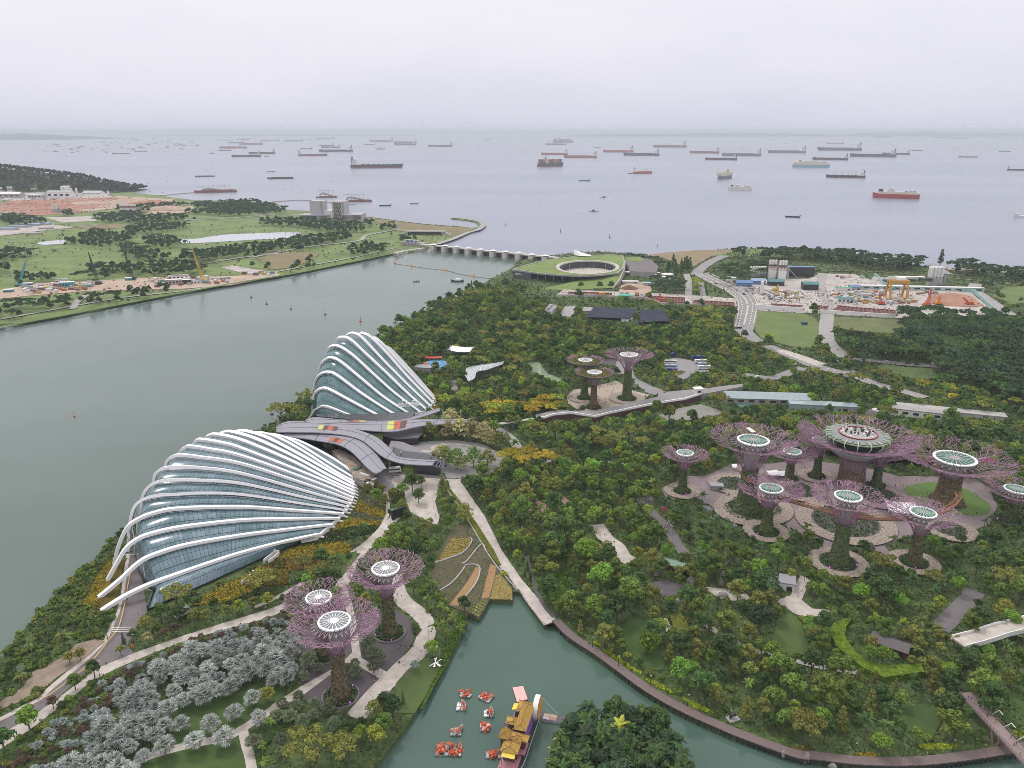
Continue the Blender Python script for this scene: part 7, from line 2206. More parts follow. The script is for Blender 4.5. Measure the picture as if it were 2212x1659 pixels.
yz=[(fI,[(230,420),(300,395),(510,400),(500,445),(260,455)],60,'lorry','vehicle yard beside the flyover'),(fI,[(740,410),(960,400),(960,470),(900,480),(760,450)],34,'container','container yard by the teal-roofed shed'),(fI,[(960,390),(1120,385),(1130,480),(990,490)],34,'container','materials yard beside the gantry crane'),(fI,[(1150,350),(1240,350),(1240,385),(1150,385)],10,'container','stack yard in front of the navy shed'),(fI,[(60,370),(160,360),(180,400),(90,400)],16,'container','store ground between workshops'),(fI,[(1160,455),(1330,455),(1380,480),(1180,490)],22,'container','ground under the gantry crane'),(fI,[(1380,400),(1560,400),(1560,430),(1400,425)],10,'container','ground behind the earth pit'),(fC,[(850,1380),(1080,1385),(1040,1410),(860,1405)],12,'container','strip below the brown spoil heap'),(fA,[(160,1330),(700,1300),(700,1350),(200,1390)],34,'container','far quay works by the turquoise crane'),(fA,[(1150,1270),(1750,1255),(1750,1300),(1200,1335)],26,'container','far quay works by the yellow crane'),(fA,[(1850,1220),(2110,1225),(2060,1245),(1900,1245)],10,'container','far quay end by red barriers'),(fA,[(0,650),(480,640),(480,660),(0,690)],22,'container','far works yard under the hill'),(fI,[(760,260),(1000,265),(1000,290),(780,290)],8,'lorry','lorry park by the yard trees')]
YARDZ=[]
for fr,pl,n,nm,lab in yz:
 Z=Zone(xy(gp(fr,pl)))
 k=0
 tries=0
 far=fr is fA
 while k<n and tries<4000:
  tries+=1
  x,y=rnd.uniform(Z.b[0],Z.b[2]),rnd.uniform(Z.b[1],Z.b[3])
  if not inside(Z.p,x,y):
   continue
  if any((x-a)**2+(y-b_)**2<(5.0 if not far else 8)**2 for a,b_ in YARDZ):
   continue
  YARDZ.append((x,y))
  c=rnd.choice(cc_)
  yardbox(Vector((x,y,0)),rnd.uniform(.8,1.15)*(1.2 if far else .85),R(rnd.choice((-4,-4,86,-8)))+rnd.uniform(-.05,.05),c,nm,'%s %s standing in the %s'%({'paleblue':'pale blue','rust':'rust-brown'}.get(c,c),nm if nm=='lorry' else 'box container',lab),'%s boxes of the %s'%(c,lab))
  k+=1
  # ------------------------------------------------------------------ vegetation
def leafy(m):
 """let light through the leaves"""
 t=m.node_tree
 b=t.nodes['Principled BSDF']
 tr_=nd(t,'ShaderNodeBsdfTranslucent')
 ad=nd(t,'ShaderNodeAddShader')
 src=b.inputs['Base Color'].links[0].from_socket
 dk=nd(t,'ShaderNodeHueSaturation',inp={'Value':.55})
 t.links.new(src,dk.inputs['Color'])
 t.links.new(dk.outputs[0],tr_.inputs['Color'])
 t.links.new(b.outputs[0],ad.inputs[0])
 t.links.new(tr_.outputs[0],ad.inputs[1])
 t.links.new(ad.outputs[0],t.nodes['Material Output'].inputs['Surface'])
 return m
def leafmat(nm,c,isl=.5,ov=.3):
 return leafy(mat('leaf_'+nm,c,.85,objvar=ov,island=isl,spec=.25))
LM={'mid':leafmat('mid',(.098,.148,.028)),'dark':leafmat('dark',(.052,.096,.026)),'deep':leafmat('deep',(.036,.066,.029)),'olive':leafmat('olive',(.155,.168,.038)),'bright':leafmat('bright',(.132,.22,.03)),'lime':leafmat('lime',(.20,.24,.032)),'yellow':leafmat('yellow',(.30,.245,.026)),'cream':leafmat('cream',(.29,.275,.125)),'brown':leafmat('brown',(.105,.075,.052)),'silver':leafmat('silver',(.275,.295,.275),.5,.25),'bluegrey':leafmat('bluegrey',(.235,.265,.255),.45,.2),'pink':leafmat('pink',(.34,.08,.12)),'coco':leafmat('coco',(.085,.115,.032)),'fan':leafmat('fan',(.115,.145,.08))}
M_trunk=mat('bark',(.12,.095,.075),.9,var=.2,scale=2)
M_palmtrunk=mat('palm_bark',(.16,.135,.11),.9,var=.2,scale=2)
def lobes_pts(rng,lobes,n,zmin=-.45):
 w=np.array([l[3]*l[3] for l in lobes]);w/=w.sum()
 k=rng.choice(len(lobes),n,p=w)
 L=np.array(lobes)[k]
 D_=rng.normal(0,1,(n,3));D_/=np.linalg.norm(D_,axis=1,keepdims=True)
 lo=D_[:,2]<zmin
 D_[lo,2]*=-1
 r_=(rng.uniform(.8,1.05,n)*L[:,3])[:,None]
 sq=np.stack([np.ones(n),np.ones(n),L[:,4]],1)
 return L[:,:3]+D_*r_*sq,D_*np.array([1,1,1.15])
def trunk_mb(h,r0,seed,spread=1.6,n=4,z0=.5):
 r=random.Random(seed)
 b=MB()
 b.tube([(0,0,-.3),(r.uniform(-.1,.1),r.uniform(-.1,.1),h*.5),(0,0,h)],[r0*1.3,r0,r0*.8],6)
 for i in range(n):
  a=6.28*i/n+r.uniform(-.4,.4)
  b.tube([(0,0,h*.85),(math.cos(a)*spread*.5,math.sin(a)*spread*.5,h*1.25),(math.cos(a)*spread,math.sin(a)*spread,h*1.55)],[r0*.6,r0*.4,r0*.15],4)
 return b
def make_crown(kind,seed,lod):
 rng=np.random.default_rng(seed)
 r=random.Random(seed)
 ls=[]
 if kind=='broad':
  n=r.randint(7,10)
  for i in range(n):
   a=6.28*i/n+r.uniform(-.4,.4)
   q=r.uniform(1.1,2.5)
   ls.append((math.cos(a)*q,math.sin(a)*q,r.uniform(4.6,7.0),r.uniform(1.1,1.75),r.uniform(.75,1.0)))
  for i in range(3):
   ls.append((r.uniform(-.9,.9),r.uniform(-.9,.9),r.uniform(6.8,8.0),r.uniform(1.2,1.7),.85))
  tb=trunk_mb(3.6,.22,seed)
  nq,sz=(1150,.66) if lod==0 else(360,1.15)
 elif kind=='round':
  for i in range(14):
   t=r.uniform(0,6.28);z=r.uniform(-.3,1)
   q=math.sqrt(max(0,1-z*z))*2.6
   ls.append((math.cos(t)*q,math.sin(t)*q,5.2+z*2.6,r.uniform(.9,1.3),.9))
  ls.append((0,0,5.2,2.7,.95))
  tb=trunk_mb(3.0,.25,seed)
  nq,sz=(1100,.55) if lod==0 else(330,1.0)
 elif kind=='rain':
  n=11
  for i in range(n):
   a=6.28*i/n*2.3
   q=5.2*math.sqrt((i+.5)/n)
   ls.append((math.cos(a)*q,math.sin(a)*q,r.uniform(6.9,7.7)+(1-q/5.2)*1.0,r.uniform(1.5,2.3),r.uniform(.36,.5)))
  tb=trunk_mb(4.4,.34,seed,3.6,6)
  nq,sz=(1000,.75) if lod==0 else(340,1.2)
 elif kind=='layer':
  for j,(z,q,m) in enumerate(((3.4,2.6,6),(5.0,2.2,5),(6.5,1.5,4),(7.8,.5,2))):
   for i in range(m):
    a=6.28*i/m+j+r.uniform(-.3,.3)
    ls.append((math.cos(a)*q,math.sin(a)*q,z+r.uniform(-.3,.3),r.uniform(1.1,1.5),.38))
  tb=trunk_mb(3.2,.2,seed,1.5)
  nq,sz=(900,.55) if lod==0 else(300,1.0)
 elif kind=='cone':
  for i in range(9):
   z=1.0+i*.95
   ls.append((r.uniform(-.15,.15),r.uniform(-.15,.15),z,1.05*(1-i/10.5),1.3))
  tb=trunk_mb(1.2,.16,seed,.3,2)
  nq,sz=(420,.42) if lod==0 else(170,.7)
 elif kind=='pine':
  for i in range(13):
   z=2.0+i*.62
   q=(1-i/14)*1.9
   a=i*2.4
   ls.append((math.cos(a)*q*.6,math.sin(a)*q*.6,z,.65+q*.32,.75))
  tb=trunk_mb(5,.2,seed,.6,3)
  nq,sz=(800,.5) if lod==0 else(280,.9)
 elif kind=='weep':
  for i in range(9):
   a=6.28*i/9
   q=r.uniform(1.0,2.0)
   ls.append((math.cos(a)*q,math.sin(a)*q,r.uniform(2.4,5.2),r.uniform(.8,1.2),1.5))
  tb=trunk_mb(3.2,.2,seed,1.2)
  nq,sz=(800,.55) if lod==0 else(280,1.0)
 else :
  n=6
  for i in range(n):
   a=6.28*i/n+r.uniform(-.4,.4)
   q=r.uniform(.4,1.2)
   ls.append((math.cos(a)*q,math.sin(a)*q,r.uniform(.5,1.2),r.uniform(.6,1.0),.9))
  tb=trunk_mb(.5,.1,seed,.5,3)
  nq,sz=(330,.42) if lod==0 else(120,.75)
 P_,N_=lobes_pts(rng,ls,nq,-.1 if kind in('rain','layer') else-.45)
 if kind=='weep':
  N_[:,2]*=.3
 V=leaf_quads(P_,N_,np.full(nq,sz*1.12),rng,.4)
 return V,tb
def frond(b,az,el,L_,w,droop,mi=0,seg=4):
 pts=[]
 for i in range(seg+1):
  f=i/seg
  x=L_*f*math.cos(el)*(1-.12*f*droop)
  z=L_*(f*math.sin(el)-droop*f*f)
  pts.append(Vector((math.cos(az)*x,math.sin(az)*x,z)))
 sd_=Vector((-math.sin(az),math.cos(az),0))
 for s in(-1,1):
  rows=[[],[]]
  for i,p in enumerate(pts):
   f=i/seg
   ww=w*(.25+1.0*math.sin(math.pi*min(1,.12+f*.86)))
   rows[0].append(p)
   rows[1].append(p+sd_*(s*ww)+Vector((0,0,-ww*.55)))
  b.grid(rows if s>0 else rows[::-1],mi)
def make_palm(kind,seed):
 r=random.Random(seed)
 b,t=MB(),MB()
 if kind=='palm':
  t.tube([(0,0,-.3),(.1,0,3),(0,0,6)],[.2,.15,.13],6)
  for i in range(15):
   c=MB();frond(c,6.28*i/15*2.6+r.uniform(-.2,.2),r.uniform(.1,1.1),r.uniform(2.4,3.1),.42,r.uniform(.3,.7))
   b.add([Vector(p)+Vector((0,0,6)) for p in c.v],c.f)
 elif kind=='coco':
  t.tube([(-.6,0,-.3),(-.3,.1,3),(0,0,6.5)],[.24,.18,.15],6)
  for i in range(18):
   c=MB();frond(c,6.28*i/18*2.6+r.uniform(-.2,.2),r.uniform(-.1,1.1),r.uniform(3.6,4.6),.55,r.uniform(.35,.75),seg=5)
   b.add([Vector(p)+Vector((0,0,6.5)) for p in c.v],c.f)
 else :
  h=3.0
  t.tube([(0,0,-.3),(0,0,h)],[.24,.2],6)
  for i in range(17):
   az=i*2.399+r.uniform(-.2,.2)
   el=-.35+1.5*((i+.5)/17)**.9
   pl=r.uniform(1.0,1.5)
   d=Vector((math.cos(az)*math.cos(el),math.sin(az)*math.cos(el),math.sin(el)))
   c=Vector((0,0,h))+d*pl
   t.tube([(0,0,h),c],[.05,.04],3,caps=False)
   x=Vector((-math.sin(az),math.cos(az),0))
   y=d
   nrm=x.cross(y)
   R_=r.uniform(1.15,1.5)
   m=11
   for k in range(m):
    a0=-2.0+4.0*k/m
    a1=-2.0+4.0*(k+1)/m
    am=(a0+a1)/2
    def dd(a,q,u=0.0):return c+(y*math.cos(a)+x*math.sin(a))*q+nrm*u-Vector((0,0,.18*q*q))
    b.add([c,dd(a0+.03,R_*.72,-.05),dd(am,R_*r.uniform(.9,1.1),.02),dd(a1-.03,R_*.72,-.05),dd(am,R_*.6,.09)],[(0,1,4),(1,2,4),(4,2,3),(0,4,3)])
 return b,t
PROTO={}
def proto(kind,mk,lod,var):
 key=(kind,mk,lod,var)
 if key in PROTO:
  return PROTO[key]
 sd_=100+var*17+sum(ord(c) for c in kind)
 if kind in('palm','coco','fan'):
  b,t=make_palm(kind,sd_)
  if lod==0:
   PROTO[key]=(b.mesh('fronds',LM[mk]),t.mesh('trunk',M_palmtrunk))
  else :
   b.add(t.v,t.f,1)
   PROTO[key]=(b.mesh('crown',[LM[mk],M_palmtrunk]),None)
 else :
  gk=('_geo',kind,lod,var)
  if gk not in PROTO:
   PROTO[gk]=make_crown(kind,sd_,lod)
  V,tb=PROTO[gk]
  if lod==0:
   PROTO[key]=(quad_mesh('crown',V,LM[mk]),tb.mesh('trunk',M_trunk))
  else :
   PROTO[key]=(quad_mesh('crown',V,[LM[mk],M_trunk],extra=tb),None)
 return PROTO[key]
NOM={'broad':8.8,'round':8.6,'rain':9.2,'layer':8.3,'cone':9.6,'pine':10.2,'weep':6.6,'shrub':2.0,'palm':7.5,'coco':8.6,'fan':4.9}
NAMES={'broad':'leafy_tree','round':'round_tree','rain':'umbrella_tree','layer':'layered_tree','cone':'cypress','pine':'casuarina','weep':'weeping_tree','shrub':'shrub','palm':'palm','coco':'coconut_palm','fan':'fan_palm'}
COLW={'mid':'mid green','dark':'dark green','deep':'very dark green','olive':'olive','bright':'bright green','lime':'lime green','yellow':'yellow-topped','cream':'cream-tipped','brown':'brownish','silver':'silver-grey','bluegrey':'blue-grey','pink':'pink-flowered','coco':'green','fan':'grey-green'}
SHAPEW={'broad':'leafy tree','round':'round-crowned tree','rain':'flat-topped umbrella tree','layer':'tiered tree','cone':'narrow cypress','pine':'feathery casuarina','weep':'weeping tree','shrub':'low shrub','palm':'feather palm','coco':'coconut palm','fan':'fan palm'}
PLANTS=[]
def put(kind,mk,p,h,label=None,place=None):
 PLANTS.append((math.hypot(p[0],p[1]),p[0],p[1],kind,mk,h,place,label))
def limit(x,y,h,r_):
 """height that keeps the paths and roofs behind a plant in sight"""
 if any(z.has(x,y,r_*(.3 if z.hard else .15)) for z in CLEARN(x,y)):
  return 0
 d=math.hypot(x,y)
 ux,uy=x/d,y/d
 L_=h*d/CZ*.9
 n=max(2,int(L_/4))
 for i in range(1,n+1):
  s=L_*i/n
  if any(z.hard and z.has(x+ux*s,y+uy*s) for z in CLEARN(x+ux*s,y+uy*s)):
   return max(0,s*CZ/d)
 return h
_cells={}
def build_cells():
 _cells.clear()
 for z in CLEAR+WET_Z:
  b=z.b
  for i in range(int(b[0]//40)-1,int(b[2]//40)+2):
   for j in range(int(b[1]//40)-1,int(b[3]//40)+2):
    _cells.setdefault((i,j),[]).append(z)
WET_Z=[]
def CLEARN(x,y):
 return _cells.get((int(x//40),int(y//40)),())
class Grid:
 def __init__(s,c):
  s.c,s.g=c,{}
 def ok(s,x,y,r_):
  i,j=int(x//s.c),int(y//s.c)
  n=int(r_//s.c)+1
  for a in range(i-n,i+n+1):
   for b in range(j-n,j+n+1):
    for(u,v,q) in s.g.get((a,b),()):
     if(u-x)**2+(v-y)**2<((r_+q)/2)**2:
      return False
  return True
 def put(s,x,y,r_):
  s.g.setdefault((int(x//s.c),int(y//s.c)),[]).append((x,y,r_))
GRID=Grid(6.0)
def fill(zone,mix,spacing,place,n_try=None,test=None,enforce=.85,jitter=.35):
 """dart-throw plants of a mix [(weight, kind, material, hmin, hmax)] into a zone"""
 b=zone.b
 area=(b[2]-b[0])*(b[3]-b[1])
 n_try=n_try or int(area/(spacing*spacing)*3.2)
 ws=[m[0] for m in mix]
 for _ in range(min(n_try,60000)):
  x,y=rnd.uniform(b[0],b[2]),rnd.uniform(b[1],b[3])
  if not zone.has(x,y):
   continue
  px,py=proj((x,y,4))
  if px<-60 or px>2275 or py>1740:
   continue
  if test and not test(x,y):
   continue
  _,kind,mk,h0,h1=rnd.choices(mix,ws)[0]
  h=h0+(h1-h0)*rnd.random()**1.3
  sp=spacing*rnd.uniform(1-jitter,1+jitter)*(2*h/(h0+h1))**.8
  if kind=='shrub':
   sp*=.6
  if not GRID.ok(x,y,sp):
   continue
  lim=limit(x,y,h,sp*.5)
  if lim<=0:
   continue
  if lim<h and rnd.random()<enforce:
   h=lim
   sp*=max(.6,h/h0) if h<h0 else 1
   if h<h0*.5:
    if h<.7:
     continue
    kind,h='shrub',min(h,2.2)
  GRID.put(x,y,sp)
  put(kind,mk,(x,y),h,place=place)
def Zp(fr,pts,z=4.0):
 return Zone(xy(gp(fr,pts,z)))
BEDS=[]
def bed(fr,pts,mk,dens,size,h=.9,z=.5,lab=None):
 zn=Zone(xy(gp(fr,pts,z)))
 BEDS.append((zn,mk,dens,size,h,lab))
 return zn
fb=[]
for pts,mk in(([(1880,625),(1980,650),(2080,715),(2060,745),(1960,730),(1860,690)],'gold'),([(1850,650),(1900,660),(2000,690),(1930,700)],'rust'),([(1700,830),(1640,830),(1760,770),(1850,745),(2050,765),(2045,790),(1850,800)],'gold'),([(1830,600),(1900,560),(2010,640),(1990,680),(1900,640)],'greyg'),([(1790,705),(1860,700),(2060,745),(2050,765),(1900,755)],'greyg'),([(1500,900),(1640,850),(1850,805),(2040,795),(2000,840),(1830,880),(1800,905),(1430,945)],'dkgreen'),([(1430,945),(1800,900),(1850,955),(1760,1000),(1560,1030),(1330,1010)],'gold'),([(1330,1010),(1560,1030),(1700,1020),(1560,1090),(1420,1100),(1250,1060)],'rust'),([(1240,1060),(1420,1100),(1420,1190),(1250,1200),(1180,1110)],'rust'),([(1150,1120),(1230,1180),(1180,1240),(1000,1310),(800,1330),(790,1300),(1000,1190)],'gold'),([(1180,1240),(1230,1210),(1240,1250),(1100,1300),(980,1340),(1000,1310)],'dkgreen'),([(1270,1040),(1400,1020),(1400,1090),(1280,1100)],'dkgreen'),([(1420,1190),(1600,1100),(1740,1020),(1780,1010),(1700,1080),(1480,1180)],'dkgreen'),([(30,1330),(130,1150),(240,1010),(300,1030),(290,1110),(180,1270),(110,1330)],'gold'),([(300,1030),(340,1010),(310,1080),(285,1270),(230,1330),(150,1390),(60,1400),(110,1330),(180,1270)],'rustgreen'),([(0,1400),(30,1330),(110,1130),(235,985),(240,1010),(130,1150),(30,1350)],'grassgreen')):
 fb.append(bed(fJ,pts,mk,2.0,.85,1.0))
fb.append(bed(fF,[(1405,640),(1440,660),(1490,760),(1440,770),(1400,690)],'gold',1.2,1.0))
fb.append(bed(fF,[(1360,830),(1440,790),(1480,800),(1440,850),(1370,860)],'gold',1.2,1.0))
for pts in([(1160,330-330),(1160,1),(1161,1)],):
 pass
for pts,mk in(([(0,660),(90,620),(200,640),(170,690),(20,690)],'lime'),):
 pass
fb.append(bed(fN,[(1370,35),(1410,70),(1395,80),(1355,50)],'lime',2.5,.8,.5))
fb.append(bed(fQ,[(360,935),(440,970),(560,1060),(680,1130),(680,1150),(560,1085),(430,1000),(360,950)],'lime',3,.8,.5))
fb.append(bed(fQ,[(280,875),(340,890),(345,915),(290,890)],'lime',3,.8,.5))
fb.append(bed(fQ,[(690,1160),(790,1200),(860,1240),(970,1310),(940,1310),(830,1260),(700,1185)],'lime',3,.8,.5))
fb.append(bed(fQ,[(1010,1330),(1150,1390),(1270,1450),(1250,1475),(1100,1410),(1010,1350)],'lime',3,.8,.5))
fb.append(bed(fR,[(1240,1470),(1400,1455),(1560,1470),(1540,1500),(1280,1510)],'lime',3,.8,.5))
fb.append(bed(fR,[(1980,1380),(2078,1330),(2078,1420),(2010,1410)],'lime',3,.8,.6))
fb.append(bed(fR,[(730,1540),(870,1530),(960,1570),(850,1580)],'gold',2,.8,.5))
fb.append(bed(fR,[(200,1490),(370,1470),(400,1510),(230,1520)],'rustgreen',2,.8,.5))
fb.append(bed(fM,[(1860,830),(1800,820),(1700,1040),(1600,1240),(1640,1260),(1740,1110),(1840,900)],'brightg',2.2,1.0,1.0))
fb.append(bed(fM,[(1640,1255),(1560,1400),(1480,1560),(1440,1640),(1470,1640),(1590,1400),(1680,1250)],'brightg',2.2,.9,.7))
fb.append(bed(fO,[(960,1290),(1000,1270),(1130,1180),(1180,1260),(1200,1400),(1150,1460),(1060,1440),(1000,1380)],'brightg',1.6,1.0,1.0))
fb.append(bed(fR,[(520,610),(560,545),(640,500),(720,490),(660,560),(650,640),(720,760),(860,850),(1000,880),(1240,865),(1500,850),(1640,830),(1560,905),(1380,915),(1180,945),(960,975),(800,900),(600,740)],'hedge',3.2,.8,2.6,lab='tall bright hedge curving round the slate-roofed hut'))
fb.append(bed(fQ,[(905,690),(980,660),(1040,720),(1070,830),(1000,900),(950,830)],'hedge2',3.0,.8,2.0,lab='clipped olive hedge block beside the stepping-stone path'))
fb.append(bed(fH,[(1695,905),(1760,945),(1830,1010),(1840,1045),(1815,1050),(1800,1010),(1740,955),(1690,920)],'hedge2',1.2,1.2,2.5,lab='curved olive hedge round the coach park'))
fb.append(bed(fH,[(1420,1010),(1440,960),(1450,930),(1440,930),(1415,970)],'gold',1.2,1.2,2))
fb.append(bed(fK,[(1480,780),(1560,860),(1640,960),(1760,1120),(1900,1340),(1960,1460),(1930,1460),(1700,1130),(1540,900)],'hedge2',1.5,.9,.6,lab='low olive hedge strip along the pale promenade'))
NOFILL=[Zone(b[0].p,bool(b[5]) or 'gold' in b[1] or 'lime' in b[1]) for b in BEDS]
WET_Z=[Zone(lag_w),Zone(res_poly)]
CROPZ=[c[0] for c in CROPS]
PLAIN=NOFILL+CROPZ+[Zone(xy(gp(fO,[(180,1260),(215,1100),(330,900),(400,860),(470,880),(560,1010),(640,1150),(770,1340),(772,1412),(605,1405),(560,1490),(525,1540),(440,1500),(310,1455),(240,1350)])))]
CLEAR_ALL=list(CLEAR)
CLEAR=CLEAR+[Zone(z.p,z.hard) for z in PLAIN]
build_cells_src=CLEAR
WET_Z=[]
build_cells()
onland=lambda x,y:MAIN.has(x,y)
# --- single plants the photograph picks out
def one(fr,x,y,kind,mk,h,lab,z=0):
 p=G(*fr(x,y),z)
 put(kind,mk,p,h,label=lab)
 GRID.put(p.x,p.y,h*.75)
 z_=Zone([(p.x+2.5*math.cos(k*1.05),p.y+2.5*math.sin(k*1.05)) for k in range(6)])
 for i in range(int(z_.b[0]//40),int(z_.b[2]//40)+1):
  for j in range(int(z_.b[1]//40),int(z_.b[3]//40)+1):
   _cells.setdefault((i,j),[]).append(z_)
one(fQ,335,480,'round','bright',15,'big round bright green tree standing on the slope above the boardwalk')
one(fQ,740,985,'weep','bright',11,'vivid green drooping tree alone on the dark lawn near the boardwalk')
one(fQ,220,250,'round','bright',13,'bright domed tree behind the big round one, beside the pale path')
one(fQ,580,640,'broad','mid',16,'broad mid green tree between the round tree and the dark terrace')
one(fQ,1680,540,'round','dark',15,'dark round tree beside the pale plaza and curved-roof pavilion')
one(fQ,1640,820,'round','deep',14,'very dark broad tree beside the small lawn with brown patches')
one(fQ,1460,520,'broad','olive',6,'small tree standing on the pale plaza')
one(fQ,750,300,'broad','olive',11,'olive tree at the end of the green-roofed pavilion')
one(fQ,430,985,'weep','olive',5,'drooping olive tree where the boardwalk widens')
one(fQ,900,1060,'pine','olive',9,'thin olive tree with bare pale trunk near the stepping path')
one(fR,750,640,'coco','coco',8,'coconut palm at the bend of the curved hedge')
one(fR,980,590,'coco','yellow',6,'yellowing palm behind the slate hut')
one(fR,1110,570,'coco','lime',6,'lime-tinged palm behind the slate hut, second')
one(fO,1610,520,'broad','bright',10,'light green spreading tree by the curved pergola')
one(fO,880,415,'rain','yellow',10.5,'wide tree covered in yellow leaves by the forecourt road')
one(fO,720,420,'rain','yellow',8,'smaller yellow-leaved tree touching the wide one')
one(fO,1010,420,'rain','yellow',8.5,'yellow-leaved tree on the far end of the yellow clump')
for x,y,h in((800,430,9.5),(940,440,9.5),(760,400,8.5),(850,455,9),(1060,435,8)):
 one(fO,x,y,'rain','yellow',h,'x');PLANTS[-1]=PLANTS[-1][:6]+('packed in the yellow clump by the forecourt road',None)
one(fO,1480,900,'broad','lime',7,'lime bush tree beside the slim bamboo clump')
one(fO,1050,1240,'broad','lime',8,'yellow-green tree on the slope by the promenade tip')
for i,(x,y) in enumerate(((868,1080),(905,1130),(880,1190),(930,1170),(860,1240),(900,1270))):
 one(fO,x,y,'cone','dark',7,'narrow dark cypress beside the stepped garden path')
 PLANTS[-1]=PLANTS[-1][:6]+('by the stepped garden path',None)
for x,y,h,lab in((1260,640,11,'dark'),(1300,800,9,'mid')):
 pass
one(fK,1255,880,'broad','dark',12,'dark tree clump on the first oval island of the forecourt')
one(fK,1230,800,'broad','mid',12,'mid green tall tree behind the first oval island')
one(fK,1330,850,'broad','mid',8,'lighter small tree on the edge of the first oval island')
one(fK,1305,970,'broad','dark',9,'dark slim tree on the nearest oval island of the forecourt')
for x,y in((1500,800),(1495,850),(1480,900),(1470,950)):
 one(fK,x,y,'coco','coco',6.5,'x');PLANTS[-1]=PLANTS[-1][:6]+('in the narrow bed between forecourt and promenade',None)
for x,y,h in((1515,1060,7),(1530,1180,8),(1450,1250,8),(1400,1380,8),(1500,1000,6)):
 one(fK,x,y,'round','mid',h,'x');PLANTS[-1]=PLANTS[-1][:6]+('in the row beside the promenade',None)
one(fK,1065,695,'fan','fan',8,'grey-green fan palm at the mouth of the wavy roof')
for x,y,h in((1390,470,10),(1500,440,9),(1540,470,11),(1640,470,12),(1730,480,13),(1820,500,12),(1880,530,10),(1950,540,9),(1560,400,13)):
 one(fK,x,y,'layer','cream' if rnd.random()<.65 else 'olive',h*1.25,'x');PLANTS[-1]=PLANTS[-1][:6]+('grouped behind the round hall',None)
for x,y,h,m in((1430,690,9,'cream'),(1520,680,11,'mid'),(1610,700,11,'mid'),(1640,715,8,'cream'),(1740,690,11,'mid'),(1850,680,9,'olive'),(1480,640,10,'cream')):
 one(fK,x,y,'layer',m,h*1.2,'x');PLANTS[-1]=PLANTS[-1][:6]+('in the island of the forecourt road',None)
for x,y,h,m in((900,880,6,'olive'),(960,860,6,'olive'),(1010,900,6,'olive'),(1100,950,8,'olive'),(1150,970,8,'mid'),(1180,1000,6,'olive')):
 one(fK,x,y,'weep',m,h,'x');PLANTS[-1]=PLANTS[-1][:6]+('at the foot of the dome slope by the forecourt',None)
for x,y,h in((2010,1170,6.5),(1860,1290,6.5),(1680,1380,7),(1440,1380,6.5),(1315,1565,7.5),(1548,1520,7),(1785,1490,7),(2060,1340,7)):
 one(fL,x,y,'fan','silver',h,'x');PLANTS[-1]=PLANTS[-1][:6]+('spaced out along the lawn path',None)
one(fL,2120,1140,'fan','olive',6.5,'yellow-green fan palm at the end of the spaced silver row')
for x,y,h,m,lab in((752,940,8,'dark','round dark tree at the fork of the waterfront path'),(600,1040,6.5,'mid','thin young tree beside the fork tree on the waterfront path'),(235,1350,9,'bright','green tree beside the waterfront path, second from the picture edge'),(40,1540,10,'dark','dark green tree at the picture edge by the waterfront path'),(425,1185,5,'brown','almost bare thin tree on the waterfront path'),(555,830,5,'olive','small yellowish tree in the sand bed beside the road, nearer'),(640,810,5.5,'olive','small yellowish tree in the sand bed beside the road, farther'),(960,770,5,'olive','small tree in a round grass spot on the road junction'),(985,690,8,'deep','narrow dark cypress by the road junction')):
 one(fL,x,y,'cone' if 'cypress' in lab else 'broad',m,h,lab)
for x,y,h,m,lab in((1280,500,9,'dark','dense dark tree at the low corner of the nearer dome'),(1160,590,8,'olive','yellow-green tree nearest the road beside the dark corner tree'),(1540,530,8,'olive','yellow-green tree beside the white minibus'),(1630,520,7,'olive','olive tree in the row below the flower beds, first'),(1800,480,7,'olive','olive tree in the row below the flower beds, second'),(1900,440,7,'lime','light tree in the row below the flower beds, third'),(2010,400,6,'olive','olive tree in the row below the flower beds, fourth'),(1180,690,6.5,'cream','pale cream-leaved tree by the path edge'),(1300,650,6,'brown','brownish spreading bush beside the cream tree'),(1390,610,6,'brown','brownish spreading bush farther along the path edge'),(1060,660,6,'dark','dark bushy tree beside the small sign')):
 one(fL,x,y,'broad',m,h,lab)
for x,y,h in((480,1290,7),(1010,1140,7.5),(1040,1220,6.5),(1105,1250,5.5),(445,1400,4.5),(570,1330,4.5),(885,1375,5.5),(885,1290,4.5),(1045,1330,5.5),(820,1340,4.5),(970,1130,4.5),(390,1580,4.5),(530,1640,4.5),(680,1640,4.5),(250,1640,4.5)):
 one(fM,x,y,'fan','fan',h,'x');PLANTS[-1]=PLANTS[-1][:6]+('on the dark court under the white-ringed steel trees',None)
one(fM,1405,1310,'round','bluegrey',4.5,'round silver-grey bush tree on the lagoon lawn')
one(fM,1500,1140,'round','bluegrey',3.2,'small silver-grey bush by the lagoon path lamp')
one(fM,1160,1590,'round','bluegrey',5,'grey-leaved tree by the lagoon path near the court wall')
one(fM,1300,1600,'cone','dark',7,'tall narrow dark tree on the lagoon lawn')
one(fM,1130,1650,'broad','dark',7,'dark tree below the grey-leaved one on the lagoon path')
isl=smooth_line(gp(fX,[(1200,1700),(1196,1640),(1225,1585),(1290,1560),(1370,1565),(1440,1600),(1475,1660),(1480,1760)]),5)
ip=xy(isl)
tag(MB().prism(ip+[(ip[-1][0],170),(ip[0][0],170)],-3,-.6).build('islet',M_soil),kind='structure')
IZ=Zone(ip+[(ip[-1][0],170),(ip[0][0],170)])
